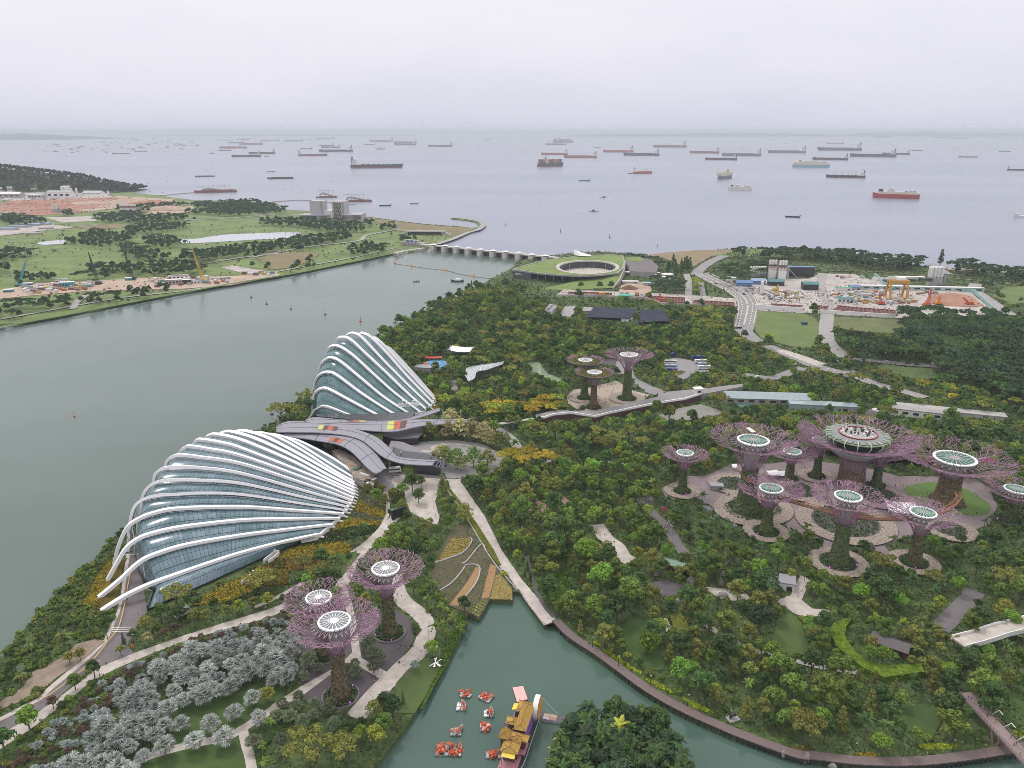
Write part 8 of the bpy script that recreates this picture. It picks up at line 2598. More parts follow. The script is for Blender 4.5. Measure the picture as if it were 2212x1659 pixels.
for _ in range(4000):
 x,y=rnd.uniform(IZ.b[0],IZ.b[2]),rnd.uniform(178,IZ.b[3])
 if IZ.has(x,y) and GRID.ok(x,y,2.6):
  GRID.put(x,y,2.6)
  d_=1.0
  put('palm' if rnd.random()<.72 else 'broad','deep' if rnd.random()<.55 else 'dark',(x,y),rnd.uniform(6.5,11.5),place='packed on the islet in the lagoon')
c=G(1335,1590,0)
put('palm','lime',(c.x,c.y-4),11,label='single yellow-green palm rising out of the dark islet')
for x,y in((1195,1640),(1205,1615),(1192,1670)):
 c=G(x,y,0);put('palm','cream',(c.x,c.y),6,place='at the near edge of the islet')
 # --- zones, most particular first
mixes={'silver':[(.8,'fan','silver',5.8,8.2),(.2,'fan','bluegrey',5,7.4)],'strip':[(.2,'fan','bluegrey',3.0,4.4),(.4,'round','brown',2.6,4.6),(.14,'shrub','bluegrey',1.5,2.4),(.14,'shrub','brown',1.4,2.4),(.12,'shrub','mid',1.4,2.2)],'bank':[(.32,'coco','coco',6,8.5),(.3,'round','dark',3,6),(.1,'round','bluegrey',3,4),(.28,'shrub','mid',1.5,2.5)],'palmlow':[(.5,'fan','fan',4,6),(.2,'palm','mid',5,7),(.3,'shrub','dark',1.5,2.4)],'garden':[(.28,'broad','mid',6,15),(.2,'broad','dark',6,15),(.10,'round','bright',6,12),(.08,'layer','olive',6,11),(.05,'broad','lime',5,9),(.10,'palm','mid',6,9),(.07,'fan','fan',4,6),(.05,'weep','olive',4,7),(.15,'shrub','mid',1.5,2.6)],'grove':[(.34,'palm','dark',6,10),(.3,'broad','dark',5,8),(.1,'fan','fan',4,6),(.1,'broad','mid',5,8),(.16,'shrub','dark',1.5,2.6)],'heritage':[(.26,'broad','mid',6,15),(.12,'broad','olive',6,12),(.12,'pine','olive',7,12),(.22,'broad','dark',6,15),(.12,'round','bright',6,12),(.04,'broad','lime',5,9),(.05,'palm','mid',6,8),(.17,'shrub','mid',1.5,2.6)],'forest':[(.30,'broad','dark',7,16),(.26,'broad','mid',7,15),(.09,'layer','olive',7,12),(.10,'round','bright',7,12),(.05,'broad','lime',7,11),(.18,'palm','dark',8,11),(.07,'rain','olive',9,13)],'yellowish':[(.45,'rain','lime',7,10),(.2,'rain','yellow',7,10),(.35,'broad','olive',6,9)],'canopy':[(.62,'rain','deep',13,17),(.25,'rain','dark',12,16),(.13,'broad','dark',10,14)],'yardtrees':[(.7,'rain','deep',10,14),(.3,'broad','dark',9,12)],'roadrow':[(.7,'rain','lime',8,11),(.3,'rain','olive',8,11)],'coast':[(.45,'rain','deep',13,17),(.55,'broad','deep',11,16)],}
fill(Zp(fL,[(520,1720),(620,1480),(720,1330),(800,1250),(1000,1130),(1150,960),(1290,860),(1500,730),(1700,680),(2212,640),(2260,900),(1900,1010),(1740,1090),(1500,1150),(1340,1260),(1270,1400),(1180,1520),(1080,1720)],3.5),mixes['silver'],3.9,'massed in the silver palm garden',enforce=0,jitter=.3)
fill(Zp(fM,[(-20,1010),(200,990),(380,1020),(385,1180),(390,1440),(150,1400),(-20,1300)],3.5),mixes['silver'],4.2,'massed in the silver palm garden',enforce=0,jitter=.3)
fill(Zp(fL,[(-40,1720),(180,1500),(380,1330),(640,1120),(880,900),(1200,770),(1500,640),(2100,470),(2260,480),(2260,620),(1700,660),(1400,790),(1280,870),(1100,1000),(950,1150),(760,1270),(620,1450),(500,1720)],2),mixes['strip'],2.7,'in the brown and grey shrub belt beside the silver palms',enforce=.3)
fill(Zp(fM,[(250,640),(400,560),(560,880),(400,1000),(150,930),(-20,1000),(-20,850),(150,800)],2),mixes['strip'],3.6,'in the brown and grey shrub belt beside the silver palms',enforce=.5)
fill(Zp(fL,[(-60,1300),(-60,800),(60,760),(230,640),(420,470),(560,360),(740,330),(900,420),(880,560),(800,660),(660,720),(400,960),(200,1080)],3),mixes['bank'],4.6,'on the waterfront bank of the reservoir',enforce=.7)
fill(Zp(fL,[(1960,1720),(1940,1400),(2212,1250),(2260,1720)],2),mixes['palmlow'],4.2,'in the palm garden below the dark court',enforce=.6)
fill(Zp(fM,[(160,1659),(440,1560),(760,1660),(900,1600),(1000,1659),(1000,1800),(100,1800)],2),mixes['palmlow'],4.0,'in the palm garden below the dark court',enforce=.6)
fill(Zp(fM,[(1100,1430),(1180,1300),(1300,1180),(1400,1000),(1410,850),(1300,740),(1330,730),(1440,860),(1440,1010),(1340,1200),(1200,1340),(1060,1530),(860,1659),(820,1640)],1),[(1,'shrub','dark',1.5,2.4)],2.6,'along the court wall by the lagoon path',enforce=1)
fill(Zp(fO,[(20,960),(60,860),(120,790),(190,830),(180,920),(100,1020),(60,1050)],3),[(.5,'round','dark',4,6),(.5,'round','olive',4,6)],4,'in the rows behind the terraced field',enforce=.6)
fill(Zp(fO,[(80,1250),(200,1240),(300,1420),(300,1500),(440,1510),(430,1570),(400,1660),(180,1660),(140,1480)],3),[(.4,'palm','mid',5,8),(.3,'broad','mid',4,7),(.3,'shrub','mid',1.5,2.5)],4.2,'between the terraced field and the lagoon path',enforce=.7)
gold_zone=Zp(fS,[(600,700),(640,660),(800,640),(960,640),(1190,600),(1250,650),(1230,720),(1000,730),(900,740),(650,730)],8)
fill(gold_zone,[(.65,'rain','yellow',8,10),(.35,'rain','lime',8,10)],6.5,'in the yellow clump before the plant-bowl trees',enforce=.1)
fill(Zp(fS,[(270,660),(300,610),(420,540),(520,560),(500,640),(400,670)],7),[(1,'rain','lime',8,9.5)],7,'beside the tall dome',enforce=.1)
fill(Zp(fH,[(1250,1000),(1440,1050),(1540,1090),(1640,1090),(1800,1050),(2100,1060),(2060,1120),(1760,1155),(1460,1180),(1330,1140),(1230,1080)],5),[(.5,'broad','olive',6,8),(.25,'broad','lime',6,8),(.25,'broad','mid',6,9)],7,'round the coach park',enforce=.8)
fill(Zp(fT,[(440,180),(540,160),(560,130),(640,110),(700,150),(690,300),(760,420),(930,500),(860,520),(520,400),(380,290),(300,220)],7),mixes['roadrow'],11,'in the yellow-green rows beside the flyover',enforce=.5)
fill(Zp(fT,[(1130,470),(1300,560),(1500,620),(1720,680),(1850,680),(1860,740),(1700,730),(1450,650),(1250,560)],6),mixes['roadrow'],10,'along the verge of the green field',enforce=.7)
fill(Zp(fC,[(1400,1280),(1470,1250),(1470,1400),(1410,1400)],6),mixes['roadrow'],10,'in the median by the roundabout',enforce=.6)
fill(Zp(fI,[(880,960),(1050,960),(1400,1060),(1600,1090),(1850,1130),(2260,1200),(2260,1290),(1800,1220),(1500,1150),(1100,1080),(900,1010)],7),mixes['yellowish'],11,'in the yellow-green belt behind the big steel trees',enforce=.5)
fill(Zp(fI,[(1240,560),(1300,490),(1560,500),(1700,520),(1950,540),(2100,600),(2300,620),(2300,1160),(1900,1110),(1620,1060),(1560,960),(1500,930),(900,900),(790,900),(800,760),(730,690),(900,710),(1300,720),(1300,640)],12),mixes['canopy'],9.5,'in the dark canopy wood',enforce=.5)
fill(Zp(fI,[(520,560),(520,500),(570,470),(620,520),(680,640),(690,700),(620,790),(570,740)],9),[(.6,'broad','dark',10,14),(.4,'broad','mid',9,12)],9,'in the clump between the green field and the crossing road',enforce=.3)
fill(Zp(fI,[(620,300),(640,200),(740,190),(760,320),(700,330)],10),mixes['yardtrees'],13,'between the lorry roads of the yard',enforce=.3)
fill(Zp(fI,[(900,290),(910,240),(1020,240),(1020,300)],10),mixes['yardtrees'],13,'between the lorry roads of the yard',enforce=.3)
fill(Zp(fI,[(210,350),(230,290),(380,290),(500,320),(500,370),(300,370)],9),mixes['yardtrees'],16,'among the blue workshops',enforce=.2)
fill(Zp(fI,[(1180,330),(1300,300),(1460,300),(1500,330),(1800,340),(1800,370),(1300,350)],8),mixes['yardtrees'],14,'behind the earth pit',enforce=.3)
fill(Zp(fI,[(1840,340),(1900,300),(2060,310),(2070,380),(1960,420),(1880,420)],9),mixes['yardtrees'],13,'along the road past the earth pit',enforce=.3)
fill(Zp(fI,[(-160,240),(-120,190),(0,175),(240,170),(230,230),(80,260),(-100,300)],9),mixes['canopy'],12,'in the dark wood behind the short silos',enforce=.3)
fill(Zp(fI,[(-40,80),(0,60),(60,50),(70,70),(0,90)],10),mixes['coast'],10,'alone on the shore lawn',enforce=0)
fill(Zp(fI,[(200,95),(180,45),(400,45),(650,55),(950,70),(1100,110),(1300,110),(1420,120),(1400,170),(1100,170),(800,120),(500,95)],12),mixes['coast'],10,'in the shore row against the sea',enforce=0)
fill(Zp(fI,[(1650,170),(1700,140),(1830,140),(1900,160),(2212,200),(2300,210),(2300,260),(2000,230),(1800,215)],12),mixes['coast'],10,'in the shore row past the tall casuarina',enforce=0)
p=G(*fI(1565,190));put('pine','deep',p,26,label='tall lone casuarina against the sea')
fill(Zp(fC,[(900,1075),(1100,1110),(1180,1130),(1190,1170),(1050,1110),(900,1085)],6),mixes['yardtrees'],11,'behind the spiral roof',enforce=.3)
fill(Zp(fC,[(1210,1120),(1290,1110),(1290,1180),(1420,1060),(1460,1060),(1400,1190),(1290,1200),(1200,1190)],8),[(1,'pine','dark',13,19)],12,'in the tall clump behind the white saucers',enforce=.2)
fill(Zp(fC,[(1080,1300),(1100,1250),(1200,1270),(1350,1250),(1380,1300),(1350,1380),(1180,1370),(1120,1330)],8),mixes['yardtrees'],12,'below the white saucers',enforce=.3)
fill(Zp(fC,[(420,1330),(440,1280),(600,1270),(610,1330),(520,1350)],8),[(1,'broad','dark',10,14)],9,'on the lawn below the spiral roof',enforce=0)
fill(Zp(fC,[(620,1350),(660,1300),(800,1300),(800,1355)],8),[(1,'broad','dark',10,14)],9,'on the lawn at the grass ramp foot',enforce=0)
for i in range(9):
 p=G(*fC(88+i*15,1330-i*2));put('palm','dark',p,9,place='in the row before the barrage building')
fill(Zp(fC,[(0,1400),(40,1370),(350,1405),(700,1425),(1100,1450),(1080,1480),(600,1470),(300,1470),(0,1440)],5),[(.7,'broad','mid',5,8),(.3,'palm','mid',6,8)],8,'in front of the excavation strip',enforce=.5)
far_mix=[(.55,'broad','deep',9,14),(.25,'rain','deep',10,14),(.2,'broad','dark',8,12)]
farz=[(fA,[(600,985),(610,930),(760,890),(900,910),(1030,910),(1030,950),(930,985),(800,1010),(700,1010)]),(fA,[(930,900),(1100,830),(1300,830),(1460,850),(1300,890),(1100,900)]),(fA,[(1110,990),(1100,940),(1250,935),(1420,950),(1430,985),(1250,1015)]),(fA,[(930,1060),(930,1000),(1040,1010),(1200,1050),(1320,1080),(1250,1100),(1050,1110)]),(fA,[(-40,1120),(-40,1040),(280,1045),(260,1090)]),(fA,[(500,1000),(500,960),(570,950),(580,990)]),(fA,[(-40,1200),(-40,1160),(80,1160),(80,1190)]),(fA,[(660,1200),(660,1160),(900,1160),(1160,1130),(1500,1130),(1580,1160),(1560,1200),(1300,1220),(900,1220)]),(fA,[(100,1300),(110,1240),(420,1225),(420,1280)]),(fA,[(560,1240),(700,1220),(900,1240),(1000,1230),(980,1260),(640,1270)]),(fA,[(1380,1110),(1390,1060),(1500,1050),(1800,1010),(2147,980),(2147,1050),(1900,1080),(1600,1120)]),(fB,[(0,1090),(0,1000),(200,960),(500,930),(720,900),(740,950),(500,1000),(250,1060)]),(fB,[(40,840),(60,800),(500,800),(840,840),(840,890),(600,890),(300,850)]),(fB,[(280,970),(400,930),(500,930),(500,980),(380,1010)]),(fB,[(-200,770),(-700,740),(-640,690),(-200,670),(0,660),(270,720),(200,750),(0,760)]),(fA,[(-40,1530),(-40,1470),(160,1440),(160,1530)]),(fA,[(200,1500),(220,1450),(560,1410),(560,1460)]),(fA,[(590,1430),(640,1400),(940,1370),(940,1410),(700,1450)]),(fA,[(960,1400),(980,1340),(1130,1300),(1180,1350),(1100,1390)]),(fA,[(1180,1350),(1190,1310),(1300,1310),(1280,1350)]),(fB,[(300,1180),(310,1110),(450,1090),(470,1150)]),(fB,[(-100,1220),(-60,1150),(120,1160),(110,1200)]),(fB,[(720,1080),(760,1010),(900,1000),(1030,1000),(1020,1040),(830,1080)]),(fB,[(1110,970),(1120,940),(1250,945),(1240,970)]),(fB,[(850,850),(860,820),(910,820),(910,850)]),(fB,[(1030,880),(1035,840),(1080,840),(1080,880)]),(fB,[(980,880),(985,845),(1020,845),(1020,875)]),(fA,[(170,650),(180,600),(240,610),(245,650)]),(fA,[(480,800),(490,690),(550,690),(560,780),(900,760),(1100,690),(1180,690),(1180,730),(900,790),(600,800)]),(fA,[(720,810),(900,780),(1400,770),(1500,800),(1000,825)]),(fA,[(900,730),(920,640),(1000,700),(1390,680),(1380,720),(1100,740)]),(fA,[(-40,800),(100,760),(500,850),(400,860),(100,850)])]
for i,(fr,pl) in enumerate(farz):
 fill(Zp(fr,pl,6),far_mix,10,'in a clump on the far bank',test=lambda x,y:FAR.has(x,y),enforce=.3)
fill(Zp(fB,[(930,830),(1690,880),(1520,950),(1200,1000),(830,1040),(500,1080),(500,1030),(900,960),(1050,900)],3),[(.6,'broad','olive',4,7),(.4,'palm','olive',5,7)],24,'scattered over the dry headland',test=lambda x,y:FAR.has(x,y),enforce=.6)
fill(Zp(fA,[(-60,1480),(500,1420),(1000,1370),(1700,1300),(1700,1260),(1200,1280),(600,1380),(-60,1440)],3),[(.6,'broad','dark',5,9),(.4,'shrub','mid',2,3)],14,'scattered along the far quay',test=lambda x,y:FAR.has(x,y),enforce=.6)
hz=[]
for i in range(5):
 row=[]
 for k in range(30):
  t=k/29
  bx=-260+1260*t
  base=np.interp(bx,[-260,0,600,850,1000],[615,600,608,606,598])
  top=np.interp(bx,[-260,0,250,500,700,800,1000],[395,425,455,485,535,555,575])
  f=i/4
  p0=G(*fA(bx,base))
  d_=(base-top)*.51234*K*p0.y/FOC
  row.append((p0.x,p0.y+f*150,math.sin(f*math.pi*.62)*max(0,d_-12)*1.0-.5))
 hz.append(row)
tag(MB().grid(hz).build('hill',M_soil),kind='structure')
fill(Zp(fP,[(380,620),(440,600),(520,650),(650,720),(640,790),(560,780),(430,700)],1.5),[(.7,'round','bluegrey',3,4.5),(.3,'shrub','bluegrey',1.5,2.4)],4,'in the grey bush bed before the grove',enforce=.4)
fill(Zp(fP,[(0,560),(60,580),(180,620),(190,660),(60,650),(0,620)],4),[(1,'round','pink',4,5)],8,'by the lattice arch',enforce=.3)
GROVE=Zp(fP,[(150,620),(440,440),(1000,380),(1500,430),(2080,560),(2300,600),(2300,900),(1700,1000),(1000,1000),(700,960),(200,900),(250,800)],0)
fill(GROVE,mixes['grove'],4.7,'among the purple steel trees',enforce=.75)
fill(Zp(fR,[(700,520),(760,440),(1100,400),(1300,450),(1500,600),(1600,700),(1620,820),(1500,850),(1150,850),(1180,740),(1100,620),(900,560)],2),[(.5,'coco','coco',6,8.5),(.3,'broad','olive',5,7),(.2,'shrub','mid',1.6,2.4)],5.2,'inside the curved hedge ring',enforce=.5)
HER=Zp(fQ,[(-40,700),(100,300),(740,260),(1190,330),(1866,300),(2600,500),(3200,700),(3200,1660),(2000,1640),(1300,1580),(1000,1420),(500,1120),(200,900)],0)
fill(HER,mixes['heritage'],5.0,'on the garden slope above the boardwalk',enforce=.8,test=onland)
fill(Zp(fO,[(330,480),(420,440),(1000,480),(1500,440),(1700,460),(1860,640),(1860,1000),(1700,1130),(1300,1200),(1000,1330),(860,1250),(700,1020),(580,790),(440,580)],0),mixes['garden'],5.0,'between the promenade and the purple steel trees',enforce=.85,test=onland)
fill(Zp(fS,[(-100,180),(0,100),(200,-60),(500,-260),(800,-260),(1400,-60),(1800,60),(2212,120),(2212,330),(2000,400),(1900,300),(1500,280),(1250,360),(1200,560),(700,640),(300,640),(100,420),(0,280)],7),mixes['forest'],6.4,'in the wood between the tall dome and the shade nets',enforce=.95,test=onland)
SILV=LAWNS_SILVER+[Zone([(-230,190),(-140,190),(-165,300),(-150,500),(-230,500)]),Zp(fL,[(-40,1720),(380,1330),(900,870),(1500,640),(2260,480),(2260,900),(1080,1720)],0)]
fill(SILV[2],[(.6,'shrub','mid',1.4,2.6),(.25,'round','dark',2.5,4),(.15,'shrub','olive',1.4,2.4)],3.4,'on the low bank beside the near dome',test=onland,enforce=.6)
for j in range(24):
 y0_,y1_=195+30*j,225+30*j
 fill(Zone([(-.75*y1_,y0_),(.75*y1_,y0_),(.75*y1_,y1_),(-.75*y1_,y1_)]),mixes['forest'],6.6+j*.06,'in the garden woods',enforce=.92,test=lambda x,y:all(MAIN.has(x+a,y+b) for a,b in((2.5,0),(-2.5,0),(0,2.5),(0,-2.5))) and not any(z.has(x,y) for z in SILV))
PLANTS.sort(key=lambda q:q[0])
import sys
print('plants',len(PLANTS),file=sys.stderr)
cnt={}
forest={}
for d,x,y,kind,mk,h,place,lab in PLANTS:
 nm=NAMES[kind] if kind!='broad' else{'mid':'leafy_tree','dark':'dense_tree','deep':'dense_tree','olive':'bushy_tree'}.get(mk,'light_tree')
 cap=296
 lod=0 if d<470 else 1
 var=rnd.randrange(3)
 rz=rnd.uniform(0,6.28)
 sc=h/NOM[kind]
 if lab is None and cnt.get(nm,0)>=cap:
  forest.setdefault(mk,[]).append((x,y,kind,sc,rz,var))
  continue
 cnt[nm]=cnt.get(nm,0)+1
 if lab is None:
  lab='%s %s %s'%(COLW[mk],SHAPEW[kind],place)
  grp='%s %ss %s'%(COLW[mk],SHAPEW[kind],place)
 else :
  grp=None
 a,b=proto(kind,mk,lod,var)
 wob=rnd.uniform(.9,1.12)
 if b is not None:
  e=empty(nm,(x,y,0 if place!='packed on the islet in the lagoon' else-.6),rz,lab,'palm' if 'palm' in nm else 'shrub' if nm=='shrub' else 'tree',grp)
  e.scale=(sc*wob,sc*wob,sc)
  link('crown',a,e)
  link('trunk',b,e)
 else :
  o=link(nm,a,None,(x,y,0),rz,(sc*wob,sc*wob,sc))
  tag(o,lab,'palm' if 'palm' in nm else 'shrub' if nm=='shrub' else 'tree',grp)
open('/tmp/w_log.txt','w').write(str((len(PLANTS),cnt,{k:len(v) for k,v in forest.items()})))
for mk,lst in forest.items():
 Vs=[]
 for x,y,kind,sc,rz,var in lst:
  if kind in('palm','coco','fan'):
   kk=('_q',kind,var)
   if kk not in PROTO:
    b,t=make_palm(kind,300+var)
    q=[]
    for f in b.f:
     vs_=[b.v[i] for i in f]
     q+=vs_ if len(vs_)==4 else vs_+[vs_[-1]] if len(vs_)==3 else[]
    PROTO[kk]=np.array(q)
   V=PROTO[kk]
  else :
   gk=('_geo',kind,1,var)
   if gk not in PROTO:
    PROTO[gk]=make_crown(kind,100+var*17+sum(ord(c) for c in kind),1)
   V=PROTO[gk][0]
  c,s=math.cos(rz),math.sin(rz)
  Q=np.stack([(V[:,0]*c-V[:,1]*s)*sc+x,(V[:,0]*s+V[:,1]*c)*sc+y,V[:,2]*sc],1)
  Vs.append(Q)
 me=quad_mesh('forest',np.concatenate(Vs),leafy(mat('wood_'+mk,tuple(MATS['leaf_'+mk].node_tree.nodes['RGB'].outputs[0].default_value[:3]),.85,var=.4,scale=.06,island=.45,spec=.25)))
 o=link('forest',me)
 tag(o,kind='stuff')
rng=np.random.default_rng(5)
HP=[]
for _ in range(900):
 k,i=rng.integers(0,29),rng.integers(0,4)
 f,g_=rng.uniform(),rng.uniform()
 a,b,c,d=(np.array(hz[i][k]),np.array(hz[i][k+1]),np.array(hz[i+1][k]),np.array(hz[i+1][k+1]))
 HP.append((a*(1-f)+b*f)*(1-g_)+(c*(1-f)+d*f)*g_)
Vs=[]
for p in HP:
 V=PROTO.setdefault(('_geo','broad',1,0),make_crown('broad',100+sum(ord(c) for c in 'broad'),1))[0]
 s=rng.uniform(1.3,2.2)
 Vs.append(V[:800]*s+p)
tag(link('woodland',quad_mesh('woodland',np.concatenate(Vs),mat('wood_hill',(.026,.042,.028),.9,island=.4))),kind='stuff')
def scatter(nm,zone,mats_,dens,size,h,test,cap=60000,seed=1,N=(0,0,1.)):
 rng=np.random.default_rng(seed)
 b=zone.b
 n=int(min(cap,(b[2]-b[0])*(b[3]-b[1])*dens))
 X=rng.uniform(b[0],b[2],n);Y=rng.uniform(b[1],b[3],n)
 keep=[i for i in range(n) if zone.has(X[i],Y[i]) and(test is None or test(X[i],Y[i]))]
 if not keep:
  return
 if nm=='crop':
  ra=.9+.2*(seed%3)
  u_=X*math.cos(ra)+Y*math.sin(ra)
  dv=np.round(u_/1.9)*1.9+rng.normal(0,.22,n)-u_
  X,Y=X+dv*math.cos(ra),Y+dv*math.sin(ra)
 P_=np.stack([X[keep],Y[keep],rng.uniform(.05,h,len(keep))],1)
 V=leaf_quads(P_,np.tile(np.array(N),(len(keep),1)),np.full(len(keep),size),rng,.75)
 o=link(nm,quad_mesh(nm,V,mats_))
 return tag(o,kind='stuff')
BM={'gold':('bed_gold',(.27,.205,.022)),'rust':('bed_rust',(.195,.125,.028)),'rustgreen':('bed_rustgreen',(.16,.125,.03)),'greyg':('bed_grey',(.115,.125,.075)),'dkgreen':('bed_dark',(.042,.062,.018)),'lime':('bed_lime',(.30,.36,.02)),'brightg':('bed_bright',(.08,.15,.02)),'grassgreen':('bed_grass',(.10,.13,.035)),'hedge':('bed_hedge',(.17,.26,.028)),'hedge2':('bed_hedge2',(.17,.19,.035))}
onclear=lambda x,y:any(z.has(x,y) for z in CLN(x,y))
_c2={}
for z in CLEAR_ALL:
 b=z.b
 for i in range(int(b[0]//40)-1,int(b[2]//40)+2):
  for j in range(int(b[1]//40)-1,int(b[3]//40)+2):
   _c2.setdefault((i,j),[]).append(z)
CLN=lambda x,y:_c2.get((int(x//40),int(y//40)),())
for i,(zn,mk,dens,size,h,lab) in enumerate(BEDS):
 nm,c=BM[mk]
 cx_,cy_=np.mean([q[0] for q in zn.p]),np.mean([q[1] for q in zn.p])
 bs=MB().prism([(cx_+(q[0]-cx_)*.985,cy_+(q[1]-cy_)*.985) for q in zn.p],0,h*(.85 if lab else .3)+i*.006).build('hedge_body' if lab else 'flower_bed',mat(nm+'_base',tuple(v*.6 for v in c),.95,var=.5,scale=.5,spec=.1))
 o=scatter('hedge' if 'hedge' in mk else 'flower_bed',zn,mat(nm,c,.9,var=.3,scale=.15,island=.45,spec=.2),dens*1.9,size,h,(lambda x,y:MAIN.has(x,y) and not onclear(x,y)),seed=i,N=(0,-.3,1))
 if lab and o:
  del o['kind']
  tag(o,lab,'hedge')
  bs.parent=o
 else :
  tag(bs,kind='stuff')
CM_={'gold':(.30,.24,.04),'straw':(.38,.30,.10),'green':(.10,.155,.035),'young':(.28,.36,.05)}
for i,(zn,cc,h) in enumerate(CROPS):
 scatter('crop',zn,mat('crop_'+cc,CM_[cc],.9,island=.5),5.0 if cc!='straw' else 2.4,.75,h,None,seed=50+i)
veg=lambda x,y:MAIN.has(x,y) and not onclear(x,y) and not any(z.has(x,y) for z in LAWNS_SILVER) and not any(z.has(x,y) for z in PLAIN[-1:])
near_z=Zone([(-230,190),(330,190),(330,470),(-230,470)])
scatter('undergrowth',near_z,mat('under_mid',(.072,.125,.027),.9,var=.45,scale=.1,island=.5,spec=.2),.6,1.0,.9,veg,cap=100000,seed=71)
scatter('undergrowth',near_z,mat('under_olive',(.12,.14,.035),.9,var=.45,scale=.1,island=.5,spec=.2),.2,1.0,1.3,veg,cap=40000,seed=72)
scatter('undergrowth',Zone([(-180,470),(520,470),(520,900),(-180,900)]),MATS['under_mid'],.13,2.2,2.2,veg,cap=50000,seed=73)
scatter('undergrowth',Zone([(-100,900),(1100,900),(1100,1500),(-100,1500)]),mat('under_far',(.085,.12,.036),.9,var=.5,scale=.02,island=.4,spec=.2),.05,3.2,2.2,veg,cap=50000,seed=74)
scatter('undergrowth',Zone(far_poly),mat('under_bank',(.062,.088,.036),.9,var=.4,scale=.02,island=.4,spec=.2),.006,4.5,3.0,lambda x,y:FAR.has(x,y) and not onclear(x,y) and y<1700,cap=26000,seed=75)
for i,(fr,pl,nm,c) in enumerate(((fI,[(135,535),(130,400),(560,390),(900,300),(1170,350),(1440,390),(1400,500),(1220,595),(700,565)],'brown',(.20,.12,.09)),(fI,[(135,535),(130,400),(560,390),(900,300),(1170,350),(1440,390),(1400,500),(1220,595),(700,565)],'pale',(.50,.46,.43)),(fI,[(135,480),(130,400),(560,390),(1170,380),(1400,470),(1220,500)],'dark',(.07,.075,.08)),(fI,[(1450,470),(1500,410),(1640,395),(1800,420),(1900,500),(1820,525),(1500,520)],'brown',(.20,.12,.09)),(fC,[(360,1400),(430,1350),(800,1365),(1300,1385),(1750,1420),(1760,1480),(1540,1480),(1180,1465),(1050,1425)],'brown',(.20,.12,.09)),(fC,[(360,1400),(430,1350),(800,1365),(1300,1385),(1750,1420),(1760,1480),(1540,1480),(1180,1465),(1050,1425)],'pale',(.50,.46,.43)),(fA,[(-80,1420),(300,1310),(1300,1255),(2120,1220),(1760,1310),(1400,1340),(200,1395)],'brown',(.20,.12,.09)),(fA,[(-100,740),(80,650),(500,615),(900,640),(1330,672),(1000,715),(560,770),(60,760)],'pale',(.50,.46,.43)),(fA,[(-100,740),(80,650),(500,625),(900,640),(1330,672),(1000,715),(560,770),(60,760)],'brown',(.20,.12,.09)))):
 far=fr is fA
 scatter('rubble',Zone(xy(gp(fr,pl))),mat('rubble_'+nm,c,.9,island=.5),.022 if not far else .006,2.2 if not far else 4.0,1.6,None,cap=9000,seed=200+i)
 # ------------------------------------------------------------------ people
def person_mesh(seed,shirt,walking):
 r=random.Random(seed)
 me=bpy.data.meshes.new('skeleton')
 st=.22 if walking else .06
 V=[(0,0,.95),(0,0,1.2),(0,0,1.42),(0,0,1.52),(0,.01,1.66),(0,0,1.76),(-.1,0,.88),(-.11,st*.6,.48),(-.11,st,.07),(-.11,st+.13,.03),(.1,0,.88),(.11,-st*.2,.48),(.11,-st,.07),(.11,-st+.13,.03),(-.19,0,1.40),(-.25,-st*.5,1.13),(-.24,-st*.4+.1,.9),(-.235,-st*.4+.15,.80),(.19,0,1.40),(.25,st*.5,1.13),(.24,st*.6+.1,.9),(.235,st*.6+.15,.80)]
 E_=[(0,1),(1,2),(2,3),(3,4),(4,5),(0,6),(6,7),(7,8),(8,9),(0,10),(10,11),(11,12),(12,13),(2,14),(14,15),(15,16),(16,17),(2,18),(18,19),(19,20),(20,21)]
 rad=[.15,.13,.15,.055,.105,.06,.09,.065,.045,.045,.09,.065,.045,.045,.065,.05,.04,.035,.065,.05,.04,.035]
 me.from_pydata([Vector(v) for v in V],E_,[])
 o=bpy.data.objects.new('skeleton',me)
 COL.objects.link(o)
 md=o.modifiers.new('skin','SKIN')
 for i,sv in enumerate(me.skin_vertices[0].data):
  sv.radius=(rad[i]*(1.25 if i in(0,1,2) else 1),rad[i]*.85)
  sv.use_root=i==0
 sb=o.modifiers.new('sub','SUBSURF')
 sb.levels=sb.render_levels=1
 dg=bpy.context.evaluated_depsgraph_get()
 m2=bpy.data.meshes.new_from_object(o.evaluated_get(dg))
 bpy.data.objects.remove(o)
 for m in(mat('cloth_'+shirt[0],shirt[1],.9),mat('cloth_navy',(.03,.035,.06),.9),mat('skin',(.42,.26,.19),.7),mat('hair',(.02,.016,.014),.8)):
  m2.materials.append(m)
 for p in m2.polygons:
  z,y,x=p.center.z,p.center.y,abs(p.center.x)
  p.material_index=3 if z>1.70 or(z>1.58 and y<-.03) else 2 if z>1.47 or(x>.16 and z<1.12) else 0 if z>.92 else(1 if z>.1 else 3)
  p.use_smooth=True
 return m2
SHIRTS=[('white',(.62,.62,.6)),('black',(.03,.03,.035)),('red',(.42,.05,.05)),('blue',(.08,.16,.36)),('hivis',(.45,.60,.06)),('pink',(.5,.24,.28))]
PM={(s[0],w):person_mesh(i,s,w) for i,s in enumerate(SHIRTS) for w in(False,True)}
